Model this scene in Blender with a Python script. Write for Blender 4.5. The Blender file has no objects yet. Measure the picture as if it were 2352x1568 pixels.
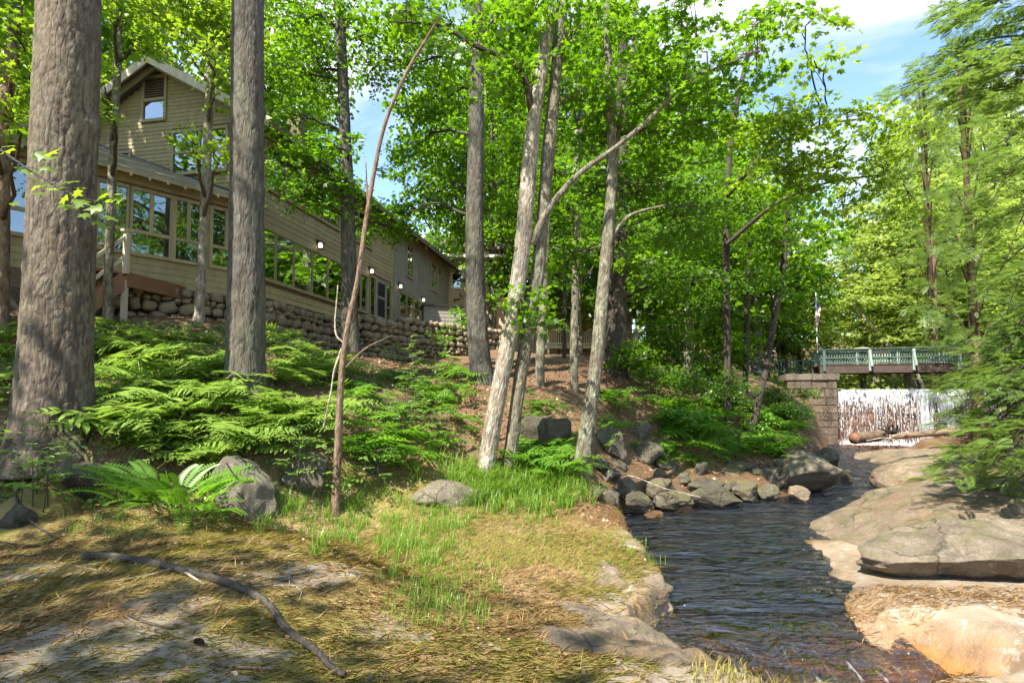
import bpy, bmesh, math, random
import numpy as np
from mathutils import Vector, Matrix

sc = bpy.context.scene
col = sc.collection
R = math.radians
rng = np.random.default_rng(7)
random.seed(7)

# ------------------------------------------------------------------ camera, sky, sun, exposure
EYE = Vector((0.0, 0.0, 1.6))
PITCH = R(3.0)
SHIFT = 0.0264
LENS = 20.0
cam_data = bpy.data.cameras.new('camera')
cam = bpy.data.objects.new('camera', cam_data)
col.objects.link(cam)
cam.location = EYE
cam.rotation_euler = (math.pi / 2 + PITCH, 0, 0)
cam_data.lens = LENS
cam_data.sensor_width = 36.0
cam_data.shift_y = SHIFT
cam_data.clip_start = 0.05
cam_data.clip_end = 2000
sc.camera = cam

SUN_AZ = R(-143.0)      # compass bearing of the sun from +Y towards +X
SUN_EL = R(52.0)
world = bpy.data.worlds.new('World')
sc.world = world
world.use_nodes = True
wn, wl = world.node_tree.nodes, world.node_tree.links
wn.clear()
w_out = wn.new('ShaderNodeOutputWorld')
w_bg = wn.new('ShaderNodeBackground')
w_sky = wn.new('ShaderNodeTexSky')
w_sky.sky_type = 'NISHITA'
w_sky.sun_disc = False
w_sky.sun_elevation = SUN_EL
w_sky.sun_rotation = SUN_AZ
w_sky.air_density = 1.0
w_sky.dust_density = 0.3
w_sky.ozone_density = 3.0
w_tc = wn.new('ShaderNodeTexCoord')
w_map = wn.new('ShaderNodeMapping')
w_map.inputs['Scale'].default_value = (1.0, 1.0, 2.2)
w_map.inputs['Location'].default_value = (3.3, 2.2, 0.2)
w_no = wn.new('ShaderNodeTexNoise')
w_no.inputs['Scale'].default_value = 2.6
w_no.inputs['Detail'].default_value = 7
w_no.inputs['Roughness'].default_value = 0.52
w_no.inputs['Distortion'].default_value = 0.5
w_rp = wn.new('ShaderNodeValToRGB')
w_rp.color_ramp.elements[0].position = 0.445
w_rp.color_ramp.elements[1].position = 0.65
w_mx = wn.new('ShaderNodeMix')
w_mx.data_type = 'RGBA'
w_mx.inputs['B'].default_value = (3.4, 3.55, 3.8, 1)
w_bg.inputs['Strength'].default_value = 0.135
wl.new(w_tc.outputs['Generated'], w_map.inputs['Vector'])
wl.new(w_map.outputs['Vector'], w_no.inputs['Vector'])
wl.new(w_no.outputs['Fac'], w_rp.inputs['Fac'])
wl.new(w_rp.outputs['Color'], w_mx.inputs['Factor'])
wl.new(w_sky.outputs['Color'], w_mx.inputs['A'])
wl.new(w_mx.outputs['Result'], w_bg.inputs['Color'])
wl.new(w_bg.outputs['Background'], w_out.inputs['Surface'])

sun_data = bpy.data.lights.new('sun', 'SUN')
sun_data.energy = 4.7
sun_data.angle = R(0.55)
sun_data.color = (1.0, 0.93, 0.80)
sun = bpy.data.objects.new('sun', sun_data)
col.objects.link(sun)
to_sun = Vector((math.sin(SUN_AZ) * math.cos(SUN_EL), math.cos(SUN_AZ) * math.cos(SUN_EL), math.sin(SUN_EL)))
sun.rotation_euler = to_sun.to_track_quat('Z', 'Y').to_euler()
sun.location = (-20, -20, 40)

sc.view_settings.view_transform = 'Standard'
sc.view_settings.look = 'None'
sc.view_settings.gamma = 1
sc.view_settings.use_curve_mapping = False
sc.view_settings.exposure = 1.65
sc.cycles.max_bounces = 10
sc.cycles.diffuse_bounces = 5
sc.cycles.glossy_bounces = 3
sc.cycles.transmission_bounces = 6
sc.cycles.transparent_max_bounces = 12
sc.cycles.sample_clamp_indirect = 6.0
sc.cycles.caustics_reflective = False
sc.cycles.caustics_refractive = False

# ------------------------------------------------------------------ measuring helpers
# positions were read off a 2352 x 1568 view of the photograph and given a real distance
F = 2352 * LENS / 36.0
CP, SP = math.cos(PITCH), math.sin(PITCH)
PV = 784 + SHIFT * 2352

def ray(u, v):
    a, b = (u - 1176) / F, (PV - v) / F
    return Vector((a, CP - b * SP, SP + b * CP))

def at(u, v, d):
    r = ray(u, v)
    return EYE + r * (d / r.y)

def at_z(u, v, z):
    r = ray(u, v)
    return EYE + r * ((z - EYE.z) / r.z)

# ------------------------------------------------------------------ noise
def _hash(ix, iy, iz):
    h = (ix * 374761393 + iy * 668265263 + iz * 2147483647 + 1013904223) & 0xFFFFFFFF
    h = ((h ^ (h >> 13)) * 1274126177) & 0xFFFFFFFF
    h = ((h ^ (h >> 16)) * 2246822519) & 0xFFFFFFFF
    return ((h ^ (h >> 15)) & 0xFFFFFF) / float(0xFFFFFF)

def vnoise(p):
    p = np.asarray(p, dtype=np.float64)
    i = np.floor(p).astype(np.int64)
    f = p - i
    f = f * f * (3 - 2 * f)
    out = 0
    for dx in (0, 1):
        wx = f[:, 0] if dx else 1 - f[:, 0]
        for dy in (0, 1):
            wy = f[:, 1] if dy else 1 - f[:, 1]
            for dz in (0, 1):
                wz = f[:, 2] if dz else 1 - f[:, 2]
                out = out + wx * wy * wz * _hash(i[:, 0] + dx, i[:, 1] + dy, i[:, 2] + dz)
    return out * 2 - 1

def fbm(p, octaves=4, gain=0.5):
    p = np.asarray(p, dtype=np.float64)
    a, s, t = 1.0, 0, 0.0
    for k in range(octaves):
        s = s + a * vnoise(p * 2 ** k + 17.3 * k)
        t += a
        a *= gain
    return s / t

def cells(x, y, seed=0, wrap=None):
    """distance to the nearest joint of an irregular cell pattern (0 at joints), and the cell's own random number"""
    ix, iy = np.floor(x).astype(np.int64), np.floor(y).astype(np.int64)
    f1 = np.full(x.shape, 9.0); f2 = np.full(x.shape, 9.0); idn = np.zeros(x.shape)
    for dx in (-1, 0, 1):
        for dy in (-1, 0, 1):
            cx, cy = ix + dx, iy + dy
            wx = np.mod(cx, wrap) if wrap else cx
            px = cx + 0.15 + 0.7 * _hash(wx, cy, np.int64(seed))
            py = cy + 0.1 + 0.8 * _hash(wx, cy, np.int64(seed + 5))
            d = np.hypot(px - x, py - y)
            r = _hash(wx, cy, np.int64(seed + 9))
            m = d < f1
            f2 = np.where(m, f1, np.minimum(f2, d))
            idn = np.where(m, r, idn)
            f1 = np.where(m, d, f1)
    return f2 - f1, idn

# ------------------------------------------------------------------ object helpers
def tag(o, label=None, cat=None, group=None, kind=None):
    if label: o['label'] = label
    if cat: o['category'] = cat
    if group: o['group'] = group
    if kind: o['kind'] = kind
    return o

def empty(name, loc=(0, 0, 0), rz=0.0):
    o = bpy.data.objects.new(name, None)
    o.empty_display_size = 0.2
    col.objects.link(o)
    o.location = loc
    o.rotation_euler = (0, 0, rz)
    return o

def link(name, me, mat=None, parent=None, world_space=True):
    o = bpy.data.objects.new(name, me)
    col.objects.link(o)
    if mat is not None and not me.materials:
        me.materials.append(mat)
    if parent is not None:
        o.parent = parent
        if world_space:
            o.matrix_parent_inverse = wmat(parent).inverted()
    return o

def wmat(o):
    m = o.matrix_basis.copy()
    if o.parent is not None:
        m = wmat(o.parent) @ o.matrix_parent_inverse @ m
    return m

def mesh_np(name, V, groups, smooth=False):
    """V (n,3); groups: list of (m,k) index arrays"""
    me = bpy.data.meshes.new(name)
    V = np.ascontiguousarray(V, dtype=np.float32)
    me.vertices.add(len(V))
    me.vertices.foreach_set('co', V.ravel())
    groups = [np.asarray(g, dtype=np.int32) for g in groups if len(g)]
    loops = np.concatenate([g.ravel() for g in groups])
    totals = np.concatenate([np.full(len(g), g.shape[1], dtype=np.int32) for g in groups])
    starts = np.concatenate([[0], np.cumsum(totals)[:-1]]).astype(np.int32)
    me.loops.add(len(loops))
    me.loops.foreach_set('vertex_index', loops)
    me.polygons.add(len(totals))
    me.polygons.foreach_set('loop_start', starts)
    if smooth:
        me.polygons.foreach_set('use_smooth', np.ones(len(totals), dtype=bool))
    me.update(calc_edges=True)
    return me

class MB:
    def __init__(self):
        self.v, self.f = [], []
    def add(self, vs, fs):
        n = len(self.v)
        self.v += [tuple(p) for p in vs]
        self.f += [tuple(i + n for i in f) for f in fs]
        return self
    def hexa(self, p):
        """8 corners: bottom ring 0-3, top ring 4-7"""
        return self.add(p, [(3, 2, 1, 0), (4, 5, 6, 7), (0, 1, 5, 4), (1, 2, 6, 5), (2, 3, 7, 6), (3, 0, 4, 7)])
    def box(self, lo, hi):
        (a, b, c), (d, e, f) = lo, hi
        return self.hexa([(a, b, c), (d, b, c), (d, e, c), (a, e, c), (a, b, f), (d, b, f), (d, e, f), (a, e, f)])
    def bar(self, p, q, w, h, up=(0, 0, 1)):
        p, q = Vector(p), Vector(q)
        t = (q - p).normalized()
        s = t.cross(Vector(up))
        if s.length < 1e-4: s = Vector((1, 0, 0))
        s.normalize()
        n = s.cross(t).normalized()
        s, n = s * w / 2, n * h / 2
        return self.hexa([p - s - n, p + s - n, q + s - n, q - s - n, p - s + n, p + s + n, q + s + n, q - s + n])
    def tube(self, pts, rad, n=8, cap=True):
        pts = [Vector(p) for p in pts]
        base = len(self.v)
        t0 = (pts[1] - pts[0]).normalized()
        ref = Vector((0, 0, 1)) if abs(t0.z) < 0.9 else Vector((1, 0, 0))
        for i, p in enumerate(pts):
            t = (pts[min(i + 1, len(pts) - 1)] - pts[max(i - 1, 0)]).normalized()
            s = t.cross(ref).normalized()
            ref = s.cross(t).normalized()
            r = rad[i] if hasattr(rad, '__len__') else rad
            for k in range(n):
                a = 2 * math.pi * k / n
                self.v.append(tuple(p + s * math.cos(a) * r + ref * math.sin(a) * r))
        for i in range(len(pts) - 1):
            for k in range(n):
                a, b = base + i * n + k, base + i * n + (k + 1) % n
                self.f.append((a, b, b + n, a + n))
        if cap:
            self.f.append(tuple(base + k for k in reversed(range(n))))
            self.f.append(tuple(base + (len(pts) - 1) * n + k for k in range(n)))
        return self
    def mesh(self, name, smooth=False):
        me = bpy.data.meshes.new(name)
        me.from_pydata(self.v, [], self.f)
        if smooth:
            me.polygons.foreach_set('use_smooth', np.ones(len(me.polygons), dtype=bool))
        me.update()
        return me
    def build(self, name, mat, parent=None, smooth=False):
        return link(name, self.mesh(name, smooth), mat, parent)

def catmull(pts, n):
    """resample a list of tuples (any dimension) to n samples along a smooth curve"""
    P = np.array(pts, dtype=float)
    if len(P) == 2:
        t = np.linspace(0, 1, n)[:, None]
        return P[0] * (1 - t) + P[1] * t
    A = np.vstack([2 * P[0] - P[1], P, 2 * P[-1] - P[-2]])
    seg = np.linalg.norm(np.diff(P[:, :3], axis=0), axis=1)
    cum = np.concatenate([[0], np.cumsum(seg)])
    out = []
    for s in np.linspace(0, cum[-1], n):
        i = min(np.searchsorted(cum, s, side='right') - 1, len(seg) - 1)
        t = (s - cum[i]) / max(seg[i], 1e-9)
        p0, p1, p2, p3 = A[i], A[i + 1], A[i + 2], A[i + 3]
        out.append(0.5 * (2 * p1 + (p2 - p0) * t + (2 * p0 - 5 * p1 + 4 * p2 - p3) * t * t + (3 * p1 - p0 - 3 * p2 + p3) * t ** 3))
    return np.array(out)

# ------------------------------------------------------------------ materials
class NT:
    def __init__(self, name):
        self.m = bpy.data.materials.new(name)
        self.m.use_nodes = True
        self.t = self.m.node_tree
        self.t.nodes.clear()
        self.out = self.t.nodes.new('ShaderNodeOutputMaterial')
    def n(self, kind, **kw):
        nd = self.t.nodes.new('ShaderNode' + kind)
        for k, v in kw.items():
            if hasattr(nd, k) and not k.startswith('i_'):
                setattr(nd, k, v)
            else:
                self.set(nd, k[2:].replace('_', ' ') if k.startswith('i_') else k, v)
        return nd
    def set(self, nd, k, v):
        inp = nd.inputs[k]
        if hasattr(v, 'is_linked') or isinstance(v, bpy.types.NodeSocket):
            self.t.links.new(v, inp)
        else:
            if isinstance(v, tuple) and len(v) == 3 and inp.type == 'RGBA':
                v = v + (1,)
            inp.default_value = v
    def coord(self, which='Object', scale=(1, 1, 1), rot=(0, 0, 0)):
        tc = self.n('TexCoord')
        mp = self.n('Mapping')
        mp.inputs['Scale'].default_value = scale
        mp.inputs['Rotation'].default_value = rot
        self.t.links.new(tc.outputs[which], mp.inputs['Vector'])
        return mp.outputs['Vector']
    def pos(self, scale=(1, 1, 1)):
        g = self.n('NewGeometry')
        mp = self.n('Mapping')
        mp.inputs['Scale'].default_value = scale
        self.t.links.new(g.outputs['Position'], mp.inputs['Vector'])
        return mp.outputs['Vector']
    def noise(self, vec, scale, detail=4, rough=0.55, dist=0.0):
        nd = self.n('TexNoise')
        self.set(nd, 'Vector', vec)
        nd.inputs['Scale'].default_value = scale
        nd.inputs['Detail'].default_value = detail
        nd.inputs['Roughness'].default_value = rough
        nd.inputs['Distortion'].default_value = dist
        return nd.outputs['Fac']
    def voro(self, vec, scale, feature='F1'):
        nd = self.n('TexVoronoi', feature=feature)
        self.set(nd, 'Vector', vec)
        nd.inputs['Scale'].default_value = scale
        return nd.outputs['Distance'], (nd.outputs['Color'] if feature == 'F1' else None)
    def ramp(self, fac, stops):
        nd = self.n('ValToRGB')
        e = nd.color_ramp.elements
        while len(e) < len(stops): e.new(0.5)
        for i, (p, c) in enumerate(stops):
            e[i].position = p
            e[i].color = (c, c, c, 1) if not isinstance(c, tuple) else c + (1,)
        self.set(nd, 'Fac', fac)
        return nd.outputs['Color']
    def mix(self, fac, a, b, blend='MIX'):
        nd = self.n('Mix', data_type='RGBA', blend_type=blend)
        for k, v in (('Factor', fac), ('A', a), ('B', b)):
            s = [i for i in nd.inputs if i.name == k and (k == 'Factor' and i.type == 'VALUE' or i.type == 'RGBA')][0]
            if isinstance(v, bpy.types.NodeSocket): self.t.links.new(v, s)
            elif k == 'Factor': s.default_value = v
            else: s.default_value = tuple(v) + (1,) if len(v) == 3 else v
        return [o for o in nd.outputs if o.type == 'RGBA'][0]
    def math(self, op, a, b=0.0):
        nd = self.n('Math', operation=op)
        for i, v in enumerate((a, b)):
            if isinstance(v, bpy.types.NodeSocket): self.t.links.new(v, nd.inputs[i])
            else: nd.inputs[i].default_value = v
        return nd.outputs[0]
    def attr(self, name):
        nd = self.n('Attribute', attribute_name=name)
        return nd
    def bump(self, h, strength=0.5, dist=0.02, normal=None):
        nd = self.n('Bump')
        nd.inputs['Strength'].default_value = strength
        nd.inputs['Distance'].default_value = dist
        self.set(nd, 'Height', h)
        if normal is not None: self.set(nd, 'Normal', normal)
        return nd.outputs['Normal']
    def principled(self, color, rough=0.7, normal=None, **kw):
        p = self.n('BsdfPrincipled')
        self.set(p, 'Base Color', color)
        self.set(p, 'Roughness', rough)
        if normal is not None: self.set(p, 'Normal', normal)
        for k, v in kw.items():
            self.set(p, k.replace('_', ' '), v)
        self.t.links.new(p.outputs[0], self.out.inputs['Surface'])
        return self.m
    def surf(self, sh):
        self.t.links.new(sh, self.out.inputs['Surface'])
        return self.m

M = {}
def plain(key, c, rough=0.6, var=0.25, scale=3.0, bump=0.15, bscale=40.0, stretch=(1, 1, 1), **kw):
    n = NT(key)
    p = n.pos(stretch)
    f = n.noise(p, scale, 5, 0.6)
    lo = tuple(x * (1 - var) for x in c); hi = tuple(min(1, x * (1 + var)) for x in c)
    cc = n.ramp(f, [(0.3, lo), (0.7, hi)])
    nb = n.bump(n.noise(p, bscale, 3, 0.6), bump, 0.01)
    M[key] = n.principled(cc, rough, nb, **kw)
    return M[key]

def wood_paint(key, c, var=0.18, dirt=0.25):
    """weathered painted wood: streaks along and down the boards, each board a little different"""
    n = NT(key)
    p = n.pos((1, 1, 6))
    oi = n.n('ObjectInfo')
    f = n.noise(n.pos((2.5, 2.5, 0.8)), 2.2, 5, 0.65)
    streak = n.noise(n.pos((9, 9, 0.9)), 3.0, 4, 0.6)
    a = n.ramp(f, [(0.28, tuple(x * (1 - var) for x in c)), (0.72, tuple(x * (1 + var) for x in c))])
    b = n.mix(n.ramp(streak, [(0.48, 0.0), (0.75, dirt)]), a, (c[0] * 0.62, c[1] * 0.62, c[2] * 0.6))
    rv = n.ramp(oi.outputs['Random'], [(0.0, 0.9), (1.0, 1.08)])
    cc = n.mix(1.0, b, rv, 'MULTIPLY')
    nb = n.bump(n.noise(n.pos((4, 4, 40)), 6, 3, 0.6), 0.2, 0.004)
    M[key] = n.principled(cc, 0.62, nb)
    return M[key]

wood_paint('siding_olive', (0.3, 0.25, 0.128))
wood_paint('siding_facade', (0.35, 0.285, 0.155))
wood_paint('siding_porch', (0.30, 0.255, 0.13), 0.2, 0.35)
wood_paint('siding_grey', (0.27, 0.255, 0.21), 0.3, 0.5)
wood_paint('trim_tan', (0.31, 0.26, 0.15))
wood_paint('trim_light', (0.48, 0.42, 0.31))
wood_paint('stair_brown', (0.19, 0.092, 0.045))
wood_paint('pink_siding', (0.52, 0.36, 0.25), 0.1, 0.1)
wood_paint('cream_paint', (0.68, 0.64, 0.54), 0.08, 0.1)
wood_paint('bridge_green', (0.065, 0.105, 0.088), 0.25, 0.3)
wood_paint('bridge_pale', (0.24, 0.32, 0.28), 0.2, 0.3)  # paler copy of the green: sun on posts and braces put into colour
wood_paint('grey_box', (0.23, 0.21, 0.17), 0.2, 0.4)
plain('girder_rust', (0.055, 0.035, 0.028), 0.7, 0.4, 4, 0.2)
plain('dark_void', (0.012, 0.011, 0.010), 0.9, 0.2)
plain('soffit', (0.14, 0.10, 0.065), 0.8, 0.2)
plain('metal_black', (0.02, 0.02, 0.02), 0.4, 0.1)
plain('pole_white', (0.55, 0.55, 0.52), 0.4, 0.1)

n = NT('glass_pane')     # house glazing: mirror-like from outside, dark room put into the pane colour
g1 = n.n('BsdfGlossy'); g1.inputs['Roughness'].default_value = 0.02
g1.inputs['Color'].default_value = (0.95, 1.0, 0.97, 1)
d1 = n.n('BsdfDiffuse'); d1.inputs['Color'].default_value = (0.02, 0.02, 0.017, 1)
wob = n.bump(n.noise(n.pos(), 2.2, 1, 0.4), 0.06, 0.05)
n.set(g1, 'Normal', wob)
fr = n.n('Fresnel'); fr.inputs['IOR'].default_value = 2.0
mxs = n.n('MixShader')
n.t.links.new(n.math('ADD', fr.outputs[0], 0.18), mxs.inputs[0])
n.t.links.new(d1.outputs[0], mxs.inputs[1]); n.t.links.new(g1.outputs[0], mxs.inputs[2])
M['glass'] = n.surf(mxs.outputs[0])

n = NT('lamp_glow')
em = n.n('Emission'); em.inputs['Color'].default_value = (1, 0.86, 0.62, 1); em.inputs['Strength'].default_value = 1.4
M['lamp_glow'] = n.surf(em.outputs[0])

def bark(key, c1, c2, lichen, lam=0.25, zs=0.25, scale=22, inner=None):
    n = NT(key)
    inner = inner or tuple(x * k for x, k in zip(c1, (0.42, 0.36, 0.32)))
    p = n.coord('Object', (1, 1, zs))
    big = n.noise(n.coord('Object', (1, 1, 0.35)), 2.2, 5, 0.65)
    fine = n.noise(p, scale, 6, 0.7)
    pl = n.attr('plate')
    sp_ = n.n('SeparateColor'); n.set(sp_, 'Color', pl.outputs['Color'])
    cc = n.ramp(fine, [(0.3, tuple(x * 0.6 for x in c1)), (0.5, c1), (0.72, c2)])
    tint = n.ramp(sp_.outputs['Green'], [(0.0, (0.72, 0.66, 0.60)), (0.5, (1.0, 0.97, 0.93)), (1.0, (1.2, 1.2, 1.2))])
    cc = n.mix(1.0, cc, tint, 'MULTIPLY')
    cc = n.mix(n.ramp(big, [(0.45, 0.0), (0.68, 0.45)]), cc, tuple(0.5 * (a + b) * f for a, b, f in zip(c1, c2, (1.0, 0.82, 0.64))))
    cc = n.mix(n.ramp(n.noise(n.coord('Object', (1, 1, 0.5)), 1.3, 4, 0.6), [(0.5, 0.0), (0.7, 0.45)]), cc, (0.15, 0.155, 0.085))
    lm = n.noise(n.coord('Object', (1, 1, 0.7)), 7.0, 6, 0.72)
    cc = n.mix(n.ramp(lm, [(0.62 - lam * 0.3, 0.0), (0.72, min(1, lam * 3))]), cc, lichen)
    fur = n.ramp(sp_.outputs['Red'], [(0.10, 0.85), (0.34, 0.0)])
    cc = n.mix(fur, cc, inner)
    d, _ = n.voro(p, scale * 0.55, 'DISTANCE_TO_EDGE')
    nb = n.bump(n.ramp(d, [(0.0, 0.0), (0.16, 1.0)]), 0.6, 0.015)
    nb = n.bump(fine, 0.9, 0.02, nb)
    M[key] = n.principled(cc, 0.88, nb)
bark('bark_pine', (0.098, 0.078, 0.059), (0.20, 0.168, 0.132), (0.24, 0.26, 0.19), 0.12, 0.3, 20)
bark('bark_pine_grey', (0.078, 0.074, 0.062), (0.155, 0.147, 0.126), (0.26, 0.27, 0.21), 0.1, 0.2, 26)
bark('bark_maple', (0.125, 0.115, 0.085), (0.25, 0.235, 0.18), (0.36, 0.38, 0.27), 0.4, 0.2, 30)
bark('bark_pale', (0.24, 0.215, 0.175), (0.45, 0.42, 0.35), (0.48, 0.50, 0.42), 0.4, 0.25, 26)
bark('bark_dark', (0.045, 0.036, 0.028), (0.10, 0.082, 0.066), (0.14, 0.15, 0.11), 0.1, 0.25, 26)
bark('bark_dead', (0.17, 0.115, 0.075), (0.30, 0.235, 0.17), (0.35, 0.33, 0.26), 0.15, 0.2, 34)
bark('bark_white', (0.42, 0.38, 0.33), (0.66, 0.62, 0.56), (0.4, 0.4, 0.36), 0.2, 0.6, 20)

def leafmat(key, lo, hi, tlo, thi, tmix=0.5, gloss=0.03):
    n = NT(key)
    g = n.n('NewGeometry')
    oi = n.n('ObjectInfo')
    r = g.outputs['Random Per Island']
    sp = n.noise(n.pos(), 0.6, 3, 0.6)
    rr = n.math('ADD', n.math('MULTIPLY', r, 0.55), n.math('MULTIPLY', sp, 0.5))
    dcol = n.ramp(rr, [(0.1, lo), (0.85, hi)])
    tcol = n.ramp(rr, [(0.1, tlo), (0.85, thi)])
    d = n.n('BsdfDiffuse'); n.set(d, 'Color', dcol)
    t = n.n('BsdfTranslucent'); n.set(t, 'Color', tcol)
    gl = n.n('BsdfGlossy'); gl.inputs['Roughness'].default_value = 0.42; gl.inputs['Color'].default_value = (0.9, 0.95, 0.9, 1)
    m1 = n.n('MixShader'); m1.inputs[0].default_value = tmix
    n.t.links.new(d.outputs[0], m1.inputs[1]); n.t.links.new(t.outputs[0], m1.inputs[2])
    m2 = n.n('MixShader'); m2.inputs[0].default_value = gloss
    n.t.links.new(m1.outputs[0], m2.inputs[1]); n.t.links.new(gl.outputs[0], m2.inputs[2])
    M[key] = n.surf(m2.outputs[0])
leafmat('leaf_maple', (0.028, 0.078, 0.004), (0.092, 0.18, 0.010), (0.085, 0.25, 0.003), (0.27, 0.48, 0.010), 0.55)
leafmat('leaf_yellow', (0.062, 0.125, 0.010), (0.14, 0.225, 0.022), (0.18, 0.36, 0.010), (0.42, 0.58, 0.025), 0.55, 0.03)
leafmat('leaf_far', (0.15, 0.22, 0.045), (0.28, 0.35, 0.085), (0.30, 0.46, 0.04), (0.54, 0.66, 0.10), 0.5)  # paler leaf: haze and sun of the far wood put into its colour
leafmat('leaf_dark', (0.028, 0.078, 0.006), (0.075, 0.155, 0.012), (0.12, 0.30, 0.015), (0.24, 0.44, 0.025), 0.5)
leafmat('leaf_fern', (0.135, 0.225, 0.036), (0.25, 0.365, 0.07), (0.22, 0.40, 0.04), (0.40, 0.58, 0.08), 0.42, 0.02)
leafmat('leaf_fern_bright', (0.075, 0.18, 0.016), (0.14, 0.265, 0.028), (0.18, 0.44, 0.02), (0.3, 0.58, 0.04), 0.45)
leafmat('leaf_ground', (0.06, 0.13, 0.02), (0.13, 0.23, 0.045), (0.10, 0.22, 0.02), (0.2, 0.36, 0.04), 0.4)
leafmat('leaf_shrub', (0.08, 0.16, 0.035), (0.17, 0.27, 0.07), (0.2, 0.38, 0.04), (0.36, 0.52, 0.08), 0.42, 0.03)
leafmat('grass_blade', (0.09, 0.19, 0.02), (0.19, 0.30, 0.04), (0.22, 0.42, 0.02), (0.38, 0.56, 0.05), 0.45)
leafmat('hemlock', (0.045, 0.095, 0.02), (0.15, 0.225, 0.045), (0.12, 0.24, 0.025), (0.30, 0.44, 0.06), 0.42, 0.02)
leafmat('pine_tuft', (0.05, 0.085, 0.028), (0.11, 0.15, 0.05), (0.08, 0.13, 0.02), (0.15, 0.2, 0.04), 0.3)
leafmat('needle_litter', (0.19, 0.10, 0.038), (0.42, 0.27, 0.12), (0.1, 0.05, 0.02), (0.2, 0.1, 0.04), 0.15, 0.04)
leafmat('moss_strand', (0.14, 0.135, 0.022), (0.34, 0.275, 0.07), (0.12, 0.13, 0.02), (0.25, 0.24, 0.04), 0.25, 0.03)
leafmat('dry_leaf', (0.12, 0.055, 0.028), (0.34, 0.20, 0.11), (0.1, 0.05, 0.02), (0.2, 0.12, 0.05), 0.2, 0.05)

def rockmat(key, c1, c2, moss=0.3, lichen=0.3, bscale=9.0, rust=0.0):
    n = NT(key)
    p = n.pos()
    a = n.noise(p, 1.7, 7, 0.62, 0.4)
    f = n.noise(p, 28, 5, 0.7)
    cc = n.ramp(a, [(0.3, c1), (0.68, c2)])
    cc = n.mix(0.45, cc, n.ramp(f, [(0.3, tuple(x * 0.55 for x in c1)), (0.7, tuple(min(1, x * 1.25) for x in c2))]))
    speck = n.noise(p, 70, 3, 0.8)
    cc = n.mix(n.ramp(speck, [(0.3, 0.55), (0.45, 0.0)]), cc, tuple(x * 0.4 for x in c1))
    cc = n.mix(n.ramp(speck, [(0.6, 0.0), (0.7, 0.4)]), cc, tuple(min(1, x * 1.35) for x in c2))
    l = n.noise(p, 5.5, 8, 0.75)
    cc = n.mix(n.ramp(l, [(0.56, 0.0), (0.66, lichen)]), cc, (0.42, 0.43, 0.36))
    if rust:
        cc = n.mix(n.ramp(n.noise(n.pos((1, 1.6, 1)), 1.5, 7, 0.74, 0.7), [(0.47, 0.0), (0.6, rust)]), cc, (0.27, 0.125, 0.05))
    oi = n.n('ObjectInfo')
    cc = n.mix(1.0, cc, n.ramp(oi.outputs['Random'], [(0.0, (0.72, 0.70, 0.66)), (0.5, (1.0, 0.97, 0.93)), (1.0, (1.18, 1.12, 1.04))]), 'MULTIPLY')
    g = n.n('NewGeometry')
    sx = n.n('SeparateXYZ'); n.set(sx, 'Vector', g.outputs['Normal'])
    mm = n.math('MULTIPLY', n.ramp(n.noise(p, 3.1, 6, 0.7), [(0.46, 0.0), (0.6, 1.0)]), n.ramp(sx.outputs['Z'], [(0.1, 0.0), (0.75, moss)]))
    cc = n.mix(mm, cc, (0.13, 0.135, 0.028))
    nd_ = n.n('TexNoise'); n.set(nd_, 'Vector', p); nd_.inputs['Scale'].default_value = 1.6; nd_.inputs['Detail'].default_value = 4
    sc_ = n.n('VectorMath', operation='SCALE'); n.set(sc_, 0, nd_.outputs['Color']); sc_.inputs['Scale'].default_value = 1.1
    wv_ = n.n('VectorMath', operation='ADD'); n.set(wv_, 0, p); n.set(wv_, 1, sc_.outputs[0])
    ck, _ = n.voro(wv_.outputs[0], 0.8, 'DISTANCE_TO_EDGE')
    crack = n.math('MULTIPLY', n.ramp(ck, [(0.0, 1.0), (0.022, 0.0)]), n.ramp(n.noise(p, 1.2, 3, 0.6), [(0.42, 0.0), (0.55, 1.0)]))
    cc = n.mix(n.math('MULTIPLY', crack, 0.75), cc, tuple(x * 0.3 for x in c1))
    stain = n.noise(n.pos((1, 1, 0.4)), 1.1, 7, 0.7, 0.8)
    cc = n.mix(n.ramp(stain, [(0.5, 0.0), (0.62, 0.55)]), cc, tuple(x * 0.5 for x in c1))
    nb = n.bump(n.math('MULTIPLY', crack, -1.0), 0.9, 0.04)
    nb = n.bump(n.noise(p, bscale * 0.35, 9, 0.8, 0.6), 1.0, 0.14, nb)
    nb = n.bump(n.noise(p, bscale * 2.2, 6, 0.75), 0.8, 0.03, nb)
    M[key] = n.principled(cc, 0.85, nb)
rockmat('rock_grey', (0.085, 0.076, 0.058), (0.205, 0.185, 0.145), 0.85, 0.4)
rockmat('rock_dark', (0.068, 0.059, 0.042), (0.175, 0.152, 0.112), 0.85, 0.3)
rockmat('rock_tan', (0.185, 0.142, 0.10), (0.355, 0.29, 0.22), 0.5, 0.55, 9.0, 0.45)
rockmat('rock_slab', (0.13, 0.105, 0.08), (0.34, 0.28, 0.215), 0.5, 0.7)
rockmat('rock_wet', (0.10, 0.05, 0.022), (0.24, 0.12, 0.045), 0.1, 0.0)
rockmat('wall_stone', (0.17, 0.135, 0.085), (0.36, 0.295, 0.19), 0.35, 0.35, 14)
rockmat('pier_stone', (0.06, 0.046, 0.036), (0.20, 0.15, 0.112), 0.25, 0.35, 10)
rockmat('rock_pale', (0.13, 0.115, 0.088), (0.29, 0.255, 0.20), 0.7, 0.55)
rockmat('dam_stone', (0.085, 0.040, 0.026), (0.24, 0.125, 0.085), 0.1, 0.1, 8)

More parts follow.
